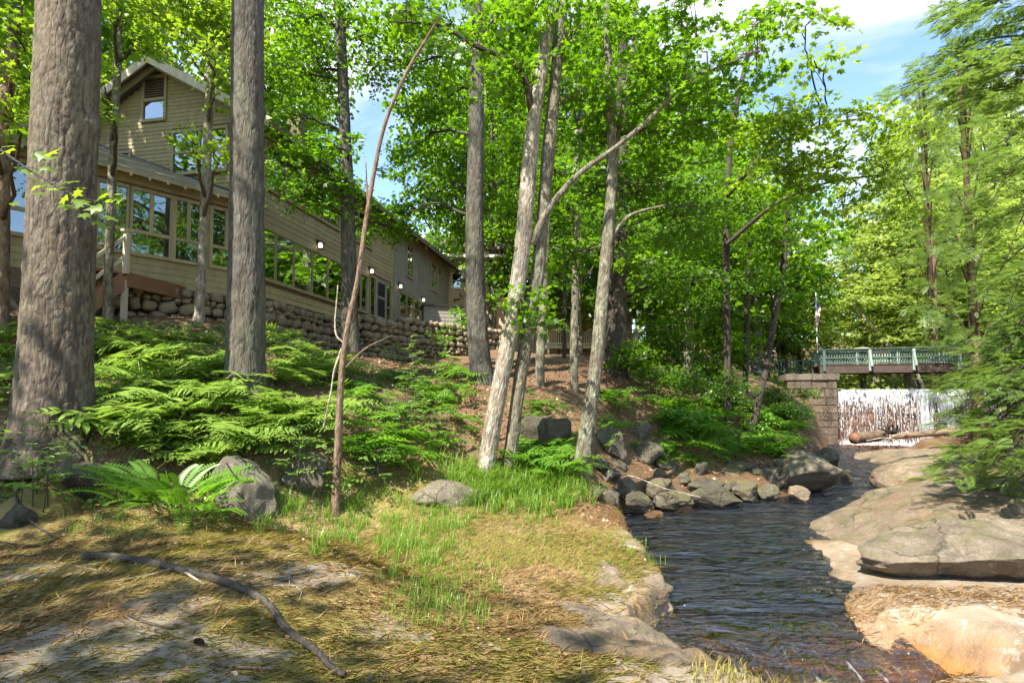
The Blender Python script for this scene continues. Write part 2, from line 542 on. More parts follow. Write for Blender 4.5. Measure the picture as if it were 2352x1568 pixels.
# ------------------------------------------------------------------ the lie of the land
WZ_Y = np.array([-5.0, 4.9, 5.5, 6.3, 7.2, 14.0, 16.0, 18.5, 22.0, 30.0])
WZ_Z = np.array([-1.35, -1.25, -1.05, -0.88, -0.82, -0.80, -0.74, -0.68, -0.62, -0.58])

def water_z(y):
    return np.interp(y, WZ_Y, WZ_Z)

def on_water(u, v):
    z = -0.8
    for _ in range(12):
        p = at_z(u, v, z)
        z = float(water_z(p.y))
    return p

SHORE = [(1990, 1600), (1780, 1566, -.36), (1650, 1520, -.38), (1572, 1478, -.42), (1500, 1430, -.44), (1478, 1392, -.45), (1525, 1348, -.45), (1540, 1318, -.45), (1505, 1262, -.47), (1482, 1225, -.5), (1430, 1182, -.6),
         (1440, 1170), (1560, 1158), (1700, 1150), (1800, 1140), (1930, 1122), (1930, 1085), (1908, 1055), (1895, 1030), (1900, 1014),
         (2080, 1012), (2110, 1030), (2105, 1060), (2090, 1085), (2045, 1118), (1960, 1158), (1915, 1200), (1895, 1232), (1812, 1232), (1822, 1275), (1915, 1335, -.74),
         (1915, 1392, -.72), (1938, 1432, -.74), (2010, 1468, -.78), (2110, 1510), (2230, 1600)]
shore = np.array([tuple(on_water(*q) if len(q) == 2 else at_z(*q))[:2] for q in SHORE])

def poly_dist(x, y, poly):
    """signed distance to a closed outline, negative inside"""
    d = np.full(x.shape, 1e9)
    inside = np.zeros(x.shape, dtype=bool)
    n = len(poly)
    for i in range(n):
        (ax, ay), (bx, by) = poly[i], poly[(i + 1) % n]
        ex, ey = bx - ax, by - ay
        t = np.clip(((x - ax) * ex + (y - ay) * ey) / (ex * ex + ey * ey + 1e-12), 0, 1)
        d = np.minimum(d, np.hypot(x - ax - t * ex, y - ay - t * ey))
        c = (ay > y) != (by > y)
        with np.errstate(divide='ignore', invalid='ignore'):
            xi = ax + (y - ay) * ex / np.where(abs(ey) < 1e-12, 1e-12, ey)
        inside ^= c & (x < xi)
    return np.where(inside, -d, d)

CTRL = []
def cd(u, v, d): CTRL.append(tuple(at(u, v, d)))
def cz(u, v, z): CTRL.append(tuple(at_z(u, v, z)))
def cw(x, y, z): CTRL.append((x, y, z))
# the near rock on the left, with its low crest
for a in [(0, 1560, -.02), (300, 1560, 0), (600, 1560, -.02), (900, 1560, -.08), (1200, 1560, -.16), (1450, 1560, -.22), (1620, 1560, -.3),
          (0, 1420, .02), (300, 1420, .03), (600, 1420, 0), (900, 1440, -.14), (1150, 1440, -.28), (1400, 1440, -.36), (1520, 1470, -.42),
          (0, 1300, .06), (300, 1300, .08), (600, 1290, .06), (830, 1300, .0), (900, 1330, -.1), (960, 1320, -.36), (1100, 1330, -.36), (1300, 1330, -.40), (1500, 1330, -.44),
          (0, 1250, .05), (300, 1235, .06), (600, 1230, .03), (760, 1255, -.06), (880, 1250, -.34), (1050, 1240, -.3), (1250, 1230, -.36), (1440, 1240, -.46),
          (1150, 1180, -.26), (1300, 1170, -.36), (1400, 1180, -.5), (900, 1190, -.3), (1000, 1185, -.26)]: cz(*a)
# toe of the bank and the bank up to the house
for a in [(0, 1222, -.16), (150, 1218, -.16), (300, 1208, -.18), (450, 1205, -.18), (600, 1203, -.2), (770, 1188, -.26), (870, 1172, -.22), (1000, 1165, -.2), (1150, 1150, -.2), (1280, 1140, -.22)]: cz(*a)
for a in [(0, 1175, 7.15), (150, 1150, 7.2), (300, 1150, 7.5), (450, 1140, 7.8), (0, 1000, 8.6), (0, 800, 11), (0, 690, 12.3), (130, 1062, 7.35), (220, 1000, 8.3), (300, 1080, 8.2), (300, 900, 9.9), (300, 745, 12.8), (300, 722, 13.6),
          (430, 735, 13.6), (560, 1050, 8.8), (560, 895, 10.5), (520, 745, 14.6), (600, 782, 15.2), (770, 1080, 9.0), (770, 1000, 9.8), (780, 880, 12.2), (800, 812, 15.2), (720, 815, 17.5), (850, 836, 21.5),
          (1000, 1080, 10.2), (1000, 950, 12.5), (960, 855, 19), (960, 828, 23.0), (1075, 818, 25.2), (1135, 800, 26.5), (1120, 1092, 10.6), (1170, 1085, 10.7), (1105, 868, 14.2),
          (1335, 1085, 11.0), (1330, 960, 13), (1320, 895, 14.8), (1415, 852, 18), (1300, 815, 22), (1240, 885, 14.6),
          (1500, 1065, 14.2), (1500, 960, 16), (1500, 880, 19), (1700, 1062, 15.8), (1700, 1000, 17.6), (1712, 900, 20), (1700, 850, 27), (1850, 1045, 18.5), (1850, 1005, 22.5), (1800, 900, 24)]: cd(*a)
# rocks along the far side of the pool
for a in [(1380, 1140, -.42), (1480, 1130, -.45), (1600, 1125, -.45), (1720, 1115, -.42), (1850, 1100, -.4)]: cz(*a)
# right bank
for a in [(1990, 1345, -.66), (2100, 1420, -.64), (2180, 1362, -.66), (2352, 1366, -.62), (2352, 1480, -.55), (2200, 1500, -.72), (2352, 1568, -.62), (2060, 1455, -.76),
          (1960, 1370, -.68), (1870, 1290, -.76)]: cz(*a)
for a in [(4.6, 7.6, -.80), (5.6, 7.7, -.76), (6.8, 7.8, -.74), (5.6, 8.8, -.80), (6.6, 9.2, -.76)]: CTRL.append(a)
for a in [(8.2, 8.2, -.7), (7.5, 10.5, -.75), (10, 12, -.5), (13, 12, .3), (9.5, 15, -.5), (13, 17, -.1), (16, 18, .1), (17, 22, -0.45), (20, 22, .0), (23, 22, 1.0), (24, 25, .6), (20.5, 24.8, -.45), (14.8, 22, -.5), (15.6, 24.8, -.55), (18, 24.5, -.5), (8, 5, -.5), (11, 8, -.1),
          (16, 10, .9), (9, 2, -.3), (14, 2, .5), (22, 14, 2), (26, 26, 2.0), (30, 12, 3)]: cw(*a)
# behind the camera and far off
for a in [(0, 1.5, .02), (-3, 1.5, .05), (3, 1.5, -.25), (-3, -3, .3), (3, -3, .2), (-9, 2, .5), (-9, 6, .9), (-8, -6, .9), (-14, 4, 2.2), (-16, 10, 3.2), (-14, 12.5, 3.6), (5, 2, -.9), (6.5, 1.0, -.7), (8, -4, .1),
          (-10, 17, 4.3), (-9, 24, 4.5), (-4.5, 27, 4.6), (-20, 22, 4.4), (-7, 34, 4.5), (-30, 12, 5), (-30, -20, 3), (20, -20, 2.5), (0, -20, 1.6),
          (2, 32, 3.4), (8, 30, 2.9), (12, 29, 2.7), (13.5, 30, 2.5), (-2, 38, 4.2), (-20, 45, 5), (0, 55, 4.0), (18, 32, 1.6), (25, 32, 1.7), (20, 45, 1.9), (35, 38, 3), (20, 65, 4), (40, 60, 6), (-30, 70, 7), (0, 90, 8), (40, 95, 10), (-60, 40, 7), (65, 30, 7), (60, 0, 6), (-60, 0, 6), (-70, 100, 12), (80, 100, 14), (0, 150, 16), (-60, -60, 5), (60, -60, 5)]: cw(*a)
C0 = np.array(CTRL)
# drop control points that are nearly on top of one another
keep = []
for i, p in enumerate(C0):
    if all(np.hypot(*(p[:2] - C0[j][:2])) > 0.18 for j in keep): keep.append(i)
C0 = C0[keep]
def _phi(r): return np.sqrt(r * r + 0.04)
_A = _phi(np.hypot(C0[:, None, 0] - C0[None, :, 0], C0[:, None, 1] - C0[None, :, 1])) - 0.0
_A[np.diag_indices(len(C0))] -= 0.05
_n = len(C0)
_B = np.zeros((_n + 3, _n + 3))
_B[:_n, :_n] = _A
_B[:_n, _n] = 1; _B[:_n, _n + 1] = C0[:, 0]; _B[:_n, _n + 2] = C0[:, 1]
_B[_n:, :_n] = _B[:_n, _n:].T
_W = np.linalg.solve(_B, np.concatenate([C0[:, 2], [0, 0, 0]]))

def smooth(a, b, x):
    t = np.clip((x - a) / (b - a), 0, 1)
    return t * t * (3 - 2 * t)

def land(x, y, detail=True):
    x = np.atleast_1d(np.asarray(x, dtype=float)); y = np.atleast_1d(np.asarray(y, dtype=float))
    z = np.empty(x.shape)
    for i in range(0, len(x), 20000):
        s = slice(i, i + 20000)
        r = _phi(np.hypot(x[s, None] - C0[None, :, 0], y[s, None] - C0[None, :, 1]))
        z[s] = r @ _W[:_n] + _W[_n] + _W[_n + 1] * x[s] + _W[_n + 2] * y[s]
    P = np.stack([x, y, np.zeros_like(x)], 1)
    bank = smooth(7.5, 10.5, y)
    z = z + (0.03 + 0.075 * bank) * fbm(P * 0.9, 4)
    if detail:
        z = z + 0.018 * fbm(P * 5.0 + 3.3, 3) + 0.02 * np.abs(fbm(P * np.array([1.6, 2.4, 1]) + 9.1, 3)) * (1 - bank)
    # broken ledges of the near shelf step down towards the water
    led = np.floor((fbm(P * np.array([0.9, 1.5, 1]) + 61, 3) + 1) * 4.2) / 4.2 - 1
    zone = smooth(-0.2, 1.4, x) * smooth(7.4, 6.0, y) * smooth(3.6, 3.0, x)
    z = z + 0.16 * led * zone
    # the upstream pond stays below the land beyond the dam; the stream is cut into the rock
    d = poly_dist(x, y, shore) + 0.20 * fbm(P * 1.25 + 40, 3) + 0.07 * fbm(P * 4.0 + 20, 3)
    wz = water_z(y)
    bed = wz - 0.05 - 0.24 * smooth(0.0, 0.9, -d) * (1 - 0.8 * smooth(6.6, 5.8, y)) + 0.07 * fbm(P * 1.5 + 80, 4)
    shoreline = np.maximum(z, wz + 0.05)
    left = smooth(3.1, 2.0, x - 0.12 * (y - 5))            # undercut steep edge on the near left shelf
    width = 0.10 + 0.5 * (1 - left)
    k = smooth(-0.04, 1.0, d / width)
    out = bed + (shoreline - bed) * np.where(d > -0.04 * width, k, 0)
    return np.where(d > width, shoreline, out)

def axis(parts):
    out = [parts[0][0]]
    for a, b, s in parts:
        n = max(1, int(round((b - a) / s)))
        out += list(np.linspace(a, b, n + 1)[1:])
    return np.array(out)
gx = axis([(-150, -40, 10), (-40, -14, 1.2), (-14, -6.5, .16), (-6.5, 9, .055), (9, 19, .16), (19, 40, 1.2), (40, 150, 10)])
gy = axis([(-80, -10, 8), (-10, 1.5, .7), (1.5, 9.5, .05), (9.5, 14, .075), (14, 27, .16), (27, 40, .8), (40, 200, 8)])
GX, GY = np.meshgrid(gx, gy)
gxf, gyf = GX.ravel(), GY.ravel()
gz = land(gxf, gyf)
nx, ny = len(gx), len(gy)
gz2 = gz.reshape(ny, nx)
idx = np.arange(nx * ny).reshape(ny, nx)
quads = np.stack([idx[:-1, :-1].ravel(), idx[:-1, 1:].ravel(), idx[1:, 1:].ravel(), idx[1:, :-1].ravel()], 1)

def lz_many(x, y):
    """height of the built ground sheet at points, read off its own grid"""
    i = np.clip(np.searchsorted(gx, x) - 1, 0, nx - 2); j = np.clip(np.searchsorted(gy, y) - 1, 0, ny - 2)
    fx = np.clip((x - gx[i]) / (gx[i + 1] - gx[i]), 0, 1); fy = np.clip((y - gy[j]) / (gy[j + 1] - gy[j]), 0, 1)
    Z = gz2
    return (Z[j, i] * (1 - fx) + Z[j, i + 1] * fx) * (1 - fy) + (Z[j + 1, i] * (1 - fx) + Z[j + 1, i + 1] * fx) * fy
def lz(x, y):
    return float(lz_many(np.array([x], float), np.array([y], float))[0])
def hit(u, v, d0=2.6, d1=60, step=0.05):
    """where the line of sight through (u, v) meets the ground"""
    ds = np.arange(d0, d1, step)
    r = ray(u, v)
    k = ds / r.y
    X, Y, Z = EYE.x + r.x * k, EYE.y + r.y * k, EYE.z + r.z * k
    g = lz_many(X, Y)
    below = np.nonzero(Z <= g)[0]
    i = below[0] if len(below) else len(ds) - 1
    return Vector((X[i], Y[i], g[i]))
gme = mesh_np('ground', np.stack([gxf, gyf, gz], 1), [quads], smooth=True)
# what covers the ground where: R bare rock, G moss and grass, B leaf litter
gd = poly_dist(gxf, gyf, shore)
PP = np.stack([gxf, gyf, np.zeros_like(gxf)], 1)
nA = fbm(PP * 0.8 + 5, 4); nB = fbm(PP * 2.2 + 31, 4)
bankw = smooth(0.1, 0.7, gz + 0.25 * nA) * smooth(6.3, 7.6, gyf)
bankw = np.maximum(bankw, smooth(14, 16, gyf))
right = smooth(2.0, 3.4, gxf - 0.13 * (gyf - 5)) * smooth(14, 9, gyf)
rockw = smooth(0.9, 0.1, gd) * (0.45 + 0.9 * nB) + right + smooth(0.12, 0.42, nB) * 0.45 * smooth(-0.6, 2.4, gxf) + smooth(0.0, 0.35, nA - 0.1) * 0.35 * smooth(4.6, 3.2, gyf)
rockw = rockw + 0.62 * smooth(-.1, 1.5, gxf) * smooth(6.8, 5.2, gyf) * (0.65 + 1.1 * nB) + 0.62 * smooth(.0, .25, fbm(PP * 1.15 + 90, 4)) * smooth(7.0, 5.0, gyf)
pool = smooth(1.6, .3, gd) * smooth(9.2, 10.2, gyf) * smooth(9.5, 7.5, gxf)
bankw = np.maximum(bankw * (1 - pool), pool * .9)
rockw = np.clip(rockw, 0, 1) * (1 - bankw) * (1 - pool)
mossw = np.maximum(np.clip(0.5 + 0.9 * nA + 0.5 * nB, 0, 1) * (1 - 0.97 * right), 0)
ROCK2 = rockw.reshape(ny, nx)
def rock_at(x, y):
    i = np.clip(np.searchsorted(gx, x), 0, nx - 1); j = np.clip(np.searchsorted(gy, y), 0, ny - 1)
    return ROCK2[j, i]
wet = smooth(0.42, 0.05, gd + 0.25 * nB) * (0.35 + 0.65 * smooth(2.4, 3.6, gxf))
wet = np.maximum(wet, pool * .75)  # pool ground darkened too: shade in the rock gaps put into colour
wet = np.clip(np.maximum(wet, 0.32 * smooth(2.6, 3.4, gxf) * smooth(9.5, 8.5, gyf) * smooth(-.64, -.74, gz + .06 * nB)), 0, 1)
ca = gme.color_attributes.new('cover', 'FLOAT_COLOR', 'POINT')
ca.data.foreach_set('color', np.stack([rockw, mossw, bankw, wet], 1).astype(np.float32).ravel())

n = NT('ground_cover')
a = n.attr('cover')
sp = n.n('SeparateColor'); n.set(sp, 'Color', a.outputs['Color'])
p = n.pos()
comb = n.noise(n.pos((1.0, 2.6, 1.0)), 17.0, 7, 0.76, 0.5)
mid = n.noise(p, 1.9, 6, 0.65)
fine = n.noise(p, 55, 4, 0.75)
needle = n.ramp(comb, [(0.25, (0.15, 0.092, 0.04)), (0.5, (0.31, 0.215, 0.10)), (0.75, (0.45, 0.335, 0.18))])
moss = n.ramp(comb, [(0.28, (0.10, 0.10, 0.018)), (0.55, (0.22, 0.19, 0.042)), (0.78, (0.36, 0.28, 0.09))])
rock = n.ramp(n.noise(p, 2.4, 8, 0.68, 0.3), [(0.28, (0.22, 0.15, 0.095)), (0.5, (0.37, 0.28, 0.19)), (0.75, (0.50, 0.405, 0.30))])
rock = n.mix(n.ramp(fine, [(0.35, 0.35), (0.6, 0.0)]), rock, (0.13, 0.095, 0.065))
lich = n.ramp(n.noise(p, 4.4, 9, 0.78), [(0.535, 0.0), (0.58, 0.85)])
rock = n.mix(lich, rock, (0.40, 0.41, 0.34))
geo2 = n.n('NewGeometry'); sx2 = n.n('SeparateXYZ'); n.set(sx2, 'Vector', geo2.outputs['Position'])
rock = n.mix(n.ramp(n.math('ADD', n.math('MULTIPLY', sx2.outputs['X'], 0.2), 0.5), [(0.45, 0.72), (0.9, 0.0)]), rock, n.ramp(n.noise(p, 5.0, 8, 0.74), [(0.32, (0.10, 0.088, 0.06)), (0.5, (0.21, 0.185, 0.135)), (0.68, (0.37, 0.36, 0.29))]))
soft = n.mix(n.ramp(n.math('ADD', n.math('MULTIPLY', sp.outputs['Green'], 0.6), n.math('MULTIPLY', mid, 0.5)), [(0.34, 0.0), (0.54, 1.0)]), needle, moss)
litter = n.ramp(n.noise(p, 16, 6, 0.75), [(0.28, (0.05, 0.028, 0.016)), (0.5, (0.145, 0.078, 0.04)), (0.72, (0.30, 0.175, 0.10))])
litter = n.mix(n.ramp(n.noise(p, 1.1, 5, 0.6), [(0.5, 0.0), (0.68, 0.55)]), litter, (0.07, 0.085, 0.022))
rk = n.ramp(n.math('ADD', sp.outputs['Red'], n.math('MULTIPLY', n.math('SUBTRACT', n.noise(p, 6.0, 7, 0.72), 0.5), 1.3)), [(0.42, 0.0), (0.58, 1.0)])
cc = n.mix(rk, soft, rock)
cc = n.mix(sp.outputs['Blue'], cc, litter)
spots = n.ramp(n.noise(p, 11, 5, 0.8), [(0.66, 0.0), (0.72, 0.8)])
cc = n.mix(n.math('MULTIPLY', spots, rk), cc, (0.055, 0.045, 0.022))
wet_dark_c = n.ramp(n.noise(p, 4.0, 6, 0.7), [(0.3, (0.16, 0.07, 0.02)), (0.7, (0.44, 0.22, 0.06))])
geo_ = n.n('NewGeometry'); sy = n.n('SeparateXYZ'); n.set(sy, 'Vector', geo_.outputs['Position'])
wet_dark_c = n.mix(n.ramp(n.math('MULTIPLY', sy.outputs['Y'], 0.1), [(0.60, 0.0), (0.72, 0.8)]), wet_dark_c, (0.055, 0.034, 0.016))
cc = n.mix(a.outputs['Alpha'], cc, wet_dark_c)
hgt = n.math('ADD', n.math('MULTIPLY', comb, 0.6), n.math('MULTIPLY', n.noise(p, 24, 6, 0.75), 0.8))
nb = n.bump(hgt, 0.85, 0.05)
rgh = n.ramp(a.outputs['Alpha'], [(0.0, 0.9), (1.0, 0.3)])
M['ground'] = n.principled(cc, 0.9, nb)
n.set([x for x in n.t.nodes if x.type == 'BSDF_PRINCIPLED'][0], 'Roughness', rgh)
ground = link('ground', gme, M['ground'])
tag(ground, 'mossy needle strewn rock and wooded bank above the stream', 'ground', kind='structure')

# ------------------------------------------------------------------ the stream
def water_sheet():
    xs = np.arange(1.0, 15.5, 0.06); ys = np.concatenate([np.arange(3.6, 13, 0.06), np.arange(13, 28.6, 0.12)])
    X, Y = np.meshgrid(xs, ys)
    x, y = X.ravel(), Y.ravel()
    d = poly_dist(x, y, shore)
    P = np.stack([x, y, 0 * x], 1)
    z = water_z(y)
    fast = smooth(6.9, 5.9, y) + 0.6 * smooth(14, 16, y)
    flow = np.stack([x * 1.0 + 0.35 * y, y * 0.5, 0 * x], 1)
    z = z + 0.034 * fbm(P * np.array([2.0, 4.2, 1]), 4) + 0.05 * smooth(9.0, 6.5, y) * fbm(P * np.array([1.1, 2.3, 1]) + 55, 3) + 0.030 * fast * fbm(flow * np.array([6.0, 3.0, 1]) + 7, 3) + 0.05 * smooth(6.6, 5.6, y) * fbm(flow * np.array([2.4, 1.6, 1]) + 70, 3)
    ok = (d < 0.75).reshape(X.shape)
    ny_, nx_ = X.shape
    ii = np.arange(nx_ * ny_).reshape(ny_, nx_)
    cell = ok[:-1, :-1] & ok[:-1, 1:] & ok[1:, 1:] & ok[1:, :-1]
    q = np.stack([ii[:-1, :-1][cell], ii[:-1, 1:][cell], ii[1:, 1:][cell], ii[1:, :-1][cell]], 1)
    used = np.unique(q)
    remap = np.full(nx_ * ny_, -1); remap[used] = np.arange(len(used))
    return mesh_np('stream_water', np.stack([x, y, z], 1)[used], [remap[q]], smooth=True)
n = NT('stream_water')
pw = n.pos((1.0, 2.6, 1.0))
rip = n.noise(pw, 2.6, 3, 0.5, 0.9)
rip2 = n.noise(n.pos((1.6, 3.2, 1.0)), 5.5, 3, 0.55, 0.8)
calm = n.ramp(n.noise(n.pos((0.6, 1.1, 1.0)), 1.3, 3, 0.6, 0.6), [(0.38, 0.12), (0.62, 1.0)])
swirl = n.noise(n.pos((0.9, 1.8, 1.0)), 1.5, 4, 0.55, 2.2)
hw = n.math('ADD', n.math('MULTIPLY', n.math('ADD', rip, n.math('MULTIPLY', rip2, 0.45)), calm), n.math('MULTIPLY', swirl, 1.1))
nb = n.bump(hw, 1.0, 0.19)
gl = n.n('BsdfGlossy'); gl.inputs['Roughness'].default_value = 0.012; gl.inputs['Color'].default_value = (1, 1, 1, 1); n.set(gl, 'Normal', nb)
tr = n.n('BsdfTransparent')
gt_ = n.n('NewGeometry'); st_ = n.n('SeparateXYZ'); n.set(st_, 'Vector', gt_.outputs['Position'])
n.set(tr, 'Color', n.ramp(n.math('MULTIPLY', st_.outputs['Y'], 0.1), [(0.56, (0.72, 0.53, 0.27)), (0.70, (0.30, 0.27, 0.19))]))
fr = n.n('Fresnel'); fr.inputs['IOR'].default_value = 1.75; n.set(fr, 'Normal', nb)
m1 = n.n('MixShader')
n.t.links.new(n.math('ADD', fr.outputs[0], 0.08), m1.inputs[0]); n.t.links.new(tr.outputs[0], m1.inputs[1]); n.t.links.new(gl.outputs[0], m1.inputs[2])
geo = n.n('NewGeometry'); sx = n.n('SeparateXYZ'); n.set(sx, 'Vector', geo.outputs['Position'])
foam = n.noise(n.pos((9.0, 1.6, 1.0)), 2.2, 6, 0.7, 0.8)
rapid = n.math('ADD', n.ramp(n.math('MULTIPLY', sx.outputs['Y'], 0.1), [(0.5, 1.0), (0.62, 0.0)]), n.ramp(n.math('MULTIPLY', sx.outputs['Y'], 0.05), [(0.74, 0.0), (0.95, 0.8)]))
ff = n.math('MULTIPLY', n.ramp(foam, [(0.60, 0.0), (0.72, 0.7)]), rapid)
wd = n.n('BsdfDiffuse'); wd.inputs['Color'].default_value = (0.8, 0.82, 0.82, 1)
m2 = n.n('MixShader')
n.t.links.new(ff, m2.inputs[0]); n.t.links.new(m1.outputs[0], m2.inputs[1]); n.t.links.new(wd.outputs[0], m2.inputs[2])
M['water'] = n.surf(m2.outputs[0])
water = link('stream_water', water_sheet(), M['water'])
tag(water, 'clear rippled brown stream running from the dam past the rocks', 'stream', kind='structure')
pond = MB().box((12, 29.6, 0.6), (60, 60, 1.98)).build('pond_water', M['water'])
tag(pond, 'still pond held back behind the dam', 'pond', kind='structure')

# ------------------------------------------------------------------ rocks
def ico(sub):
    bm = bmesh.new()
    bmesh.ops.create_icosphere(bm, subdivisions=sub, radius=1.0)
    bm.verts.ensure_lookup_table()
    V = np.array([v.co[:] for v in bm.verts]); Fc = np.array([[v.index for v in f.verts] for f in bm.faces])
    bm.free()
    return V, Fc
ICO = {k: ico(k) for k in (3, 4, 5, 6)}

def rock_mesh(name, dims, seed, sub=4, facets=9, rough=0.10, flat=0.0, cut=(0.55, 0.95), block=1.0):
    V, Fc = ICO[sub]
    V = np.sign(V) * np.abs(V) ** block
    r = np.random.default_rng(seed)
    P = V.copy()
    for _ in range(facets):
        nrm = r.normal(size=3); nrm[2] *= 0.8
        nrm /= np.linalg.norm(nrm)
        dd = r.uniform(*cut)
        over = np.maximum(0, P @ nrm - dd)
        P -= over[:, None] * nrm * 0.92
    P *= (1 + rough * 1.6 * fbm(P * 1.3 + seed * 3.1, 3))[:, None]
    P *= (1 + rough * 0.6 * fbm(P * 4.5 + seed * 7.7, 4))[:, None]
    if flat: P[:, 2] = np.where(P[:, 2] > 0, P[:, 2] * (1 - flat) + 0, P[:, 2])
    P = P / np.abs(P).max(axis=0)[None, :]
    if sub >= 6:
        Q = P * np.array(dims)[None, :] / 2
        P = P + V * (0.11 * np.abs(fbm(Q * np.array([1.2, 1.6, 4.5]) + seed, 4)) + 0.05 * fbm(Q * 5 + seed, 4))[:, None] * np.array([.25, .3, 1.0]) / np.array(dims)[None, :] * 3
    P *= np.array(dims)[None, :] / 2
    return mesh_np(name, P, [Fc], smooth=True)

def boulder(u0, u1, v0, v1, d, label, mat='rock_grey', seed=1, depth=0.8, sink=0.2, rot=0.0, tilt=0.0, sub=5, name='boulder', facets=12, group=None, rough=0.13, cut=(0.52, 0.9), settle=False):
    """a boulder filling the span u0-u1 by v0-v1 when seen from the bank opposite, d metres off"""
    uc, vc = (u0 + u1) / 2, (v0 + v1) / 2
    if settle:
        g = hit(uc, v1 - 0.12 * (v1 - v0)); d = g.y + 0.25 * (u1 - u0) * g.y / F * depth
    w = (u1 - u0) * d / F * 1.08; h = (v1 - v0) * d / F
    H = h * (1 + sink) * 1.06
    c = at(uc, vc, d)
    me = rock_mesh(name, (w, w * depth, H), seed, sub, facets, rough, cut=cut)
    o = link(name, me, M[mat])
    o.location = (c.x, c.y + w * depth * 0.1, c.z - h * sink * 0.5)
    o.rotation_euler = (0, tilt, rot)
    tag(o, label, 'boulder', group)
    return o

boulder(488, 628, 1052, 1208, 7.35, 'large smooth grey boulder beside the bright fern at the foot of the bank', 'rock_pale', 3, 0.75, 0.12, 0.3, facets=10, settle=True)
boulder(655, 762, 1022, 1106, 7.9, 'grey boulder half buried in ferns behind the big smooth boulder', 'rock_pale', 11, 0.8, 0.6, 0.5, settle=True).location.y -= 0.3
boulder(940, 1098, 1106, 1176, 9.0, 'low wedge shaped grey boulder in front of the leaning double trunk', 'rock_pale', 21, 0.6, 0.35, 0.1, 0.12, settle=True)
boulder(800, 905, 1012, 1080, 9.6, 'mossy boulder peeping out of the slope behind the dead sapling', 'rock_dark', 14, 0.8, 0.5, settle=True)
boulder(100, 240, 1066, 1150, 7.0, 'mossy flat ledge of rock under the roots of the biggest pine', 'rock_dark', 5, 0.7, 0.3, 0.2, settle=True)
boulder(0, 70, 1150, 1225, 6.9, 'dark mossy rock at the toe of the bank in the corner', 'rock_dark', 6, 0.8, 0.3, settle=True)
boulder(1195, 1312, 945, 1042, 12.8, 'broad mossy boulder on the slope between the two leaning maples', 'rock_dark', 8, 0.8, 0.4, settle=True)
boulder(1368, 1440, 982, 1058, 13.6, 'rounded dark boulder just right of the leaning maple trunk', 'rock_grey', 9, 0.8, 0.3, settle=True)
boulder(1440, 1522, 1012, 1066, 14.4, 'squarish grey boulder above the pool rocks', 'rock_grey', 10, 0.8, 0.3, settle=True)
boulder(1440, 1498, 968, 1015, 15.0, 'shaded boulder highest on the slope above the pool', 'rock_dark', 12, 0.8, 0.3, settle=True)
boulder(1786, 1932, 1048, 1128, 14.6, 'biggest rounded grey boulder overhanging the head of the pool', 'rock_pale', 31, 0.8, 0.1, 0.2, facets=8, sub=5, cut=(.5, .9))
boulder(1866, 1934, 1030, 1076, 17.2, 'brown grey boulder behind the biggest pool boulder', 'rock_grey', 32, 0.8, 0.3)
boulder(1790, 1880, 1036, 1066, 16.4, 'flat topped rock tucked behind the biggest pool boulder', 'rock_grey', 33, 0.8, 0.3)
boulder(1515, 1572, 1058, 1108, 14.2, 'upright grey rock on the pool edge under the ferns', 'rock_grey', 34, 0.7, 0.3)
boulder(1560, 1645, 1060, 1096, 14.6, 'slanting grey slab on the pool edge', 'rock_grey', 35, 0.8, 0.4)
boulder(1630, 1745, 1062, 1084, 14.9, 'long flat capstone bridging the dark gap by the pool', 'rock_grey', 36, 0.5, 0.3, facets=12)
boulder(1632, 1700, 1082, 1110, 14.3, 'block beneath the long flat capstone by the pool', 'rock_dark', 37, 0.8, 0.3)
boulder(1732, 1800, 1066, 1110, 14.5, 'knobbly rock wedged against the biggest pool boulder', 'rock_grey', 38, 0.8, 0.3)
boulder(1575, 1662, 1100, 1130, 13.4, 'mossy hump of rock above the half drowned pool stone', 'rock_grey', 39, 0.8, 0.4)
boulder(1588, 1716, 1118, 1160, 12.9, 'long mossy stone half drowned at the front of the pool rocks', 'rock_dark', 40, 0.6, 0.4, 0.15, facets=9)
boulder(1684, 1752, 1104, 1140, 13.5, 'dark sloping stone in the pool beside the small round one', 'rock_dark', 41, 0.8, 0.4)
boulder(1744, 1790, 1110, 1142, 13.7, 'small round mottled stone standing in the pool', 'rock_grey', 42, 0.9, 0.3, facets=8)
boulder(1808, 1860, 1116, 1145, 13.6, 'low reddish stone in the pool before the biggest boulder', 'rock_tan', 43, 0.9, 0.5, facets=8)
boulder(1432, 1512, 1068, 1108, 13.6, 'angular block in the row behind the pool edge', 'rock_grey', 44, 0.8, 0.4)
boulder(1370, 1440, 1050, 1095, 13.0, 'mossy rock under the leaning maple beside the pool', 'rock_dark', 45, 0.8, 0.4)
boulder(1402, 1470, 1098, 1134, 12.3, 'squared rock in the low shelf at the near end of the pool', 'rock_grey', 46, 0.8, 0.4)
boulder(1476, 1560, 1098, 1138, 12.7, 'broken mossy rock in the low shelf by the pool', 'rock_dark', 47, 0.8, 0.4)
boulder(1330, 1420, 1112, 1164, 11.3, 'split slab at the near end of the pool rocks', 'rock_grey', 48, 0.8, 0.4, facets=12)
boulder(1372, 1425, 1135, 1168, 11.0, 'small dark block at the waterline below the split slab', 'rock_dark', 49, 0.8, 0.4)
boulder(1440, 1500, 1130, 1160, 11.9, 'dark rock at the waterline in the shaded pool corner', 'rock_dark', 50, 0.8, 0.4)
boulder(1505, 1590, 1128, 1158, 12.4, 'low dark rock awash at the pool edge', 'rock_dark', 51, 0.8, 0.4)
boulder(1905, 1965, 1072, 1104, 16.0, 'flat mossy stone in the rapids below the dam', 'rock_dark', 52, 0.8, 0.4)
boulder(1482, 1522, 1172, 1186, 10.9, 'reddish stone barely breaking the surface of the pool', 'rock_wet', 53, 0.8, 0.5)

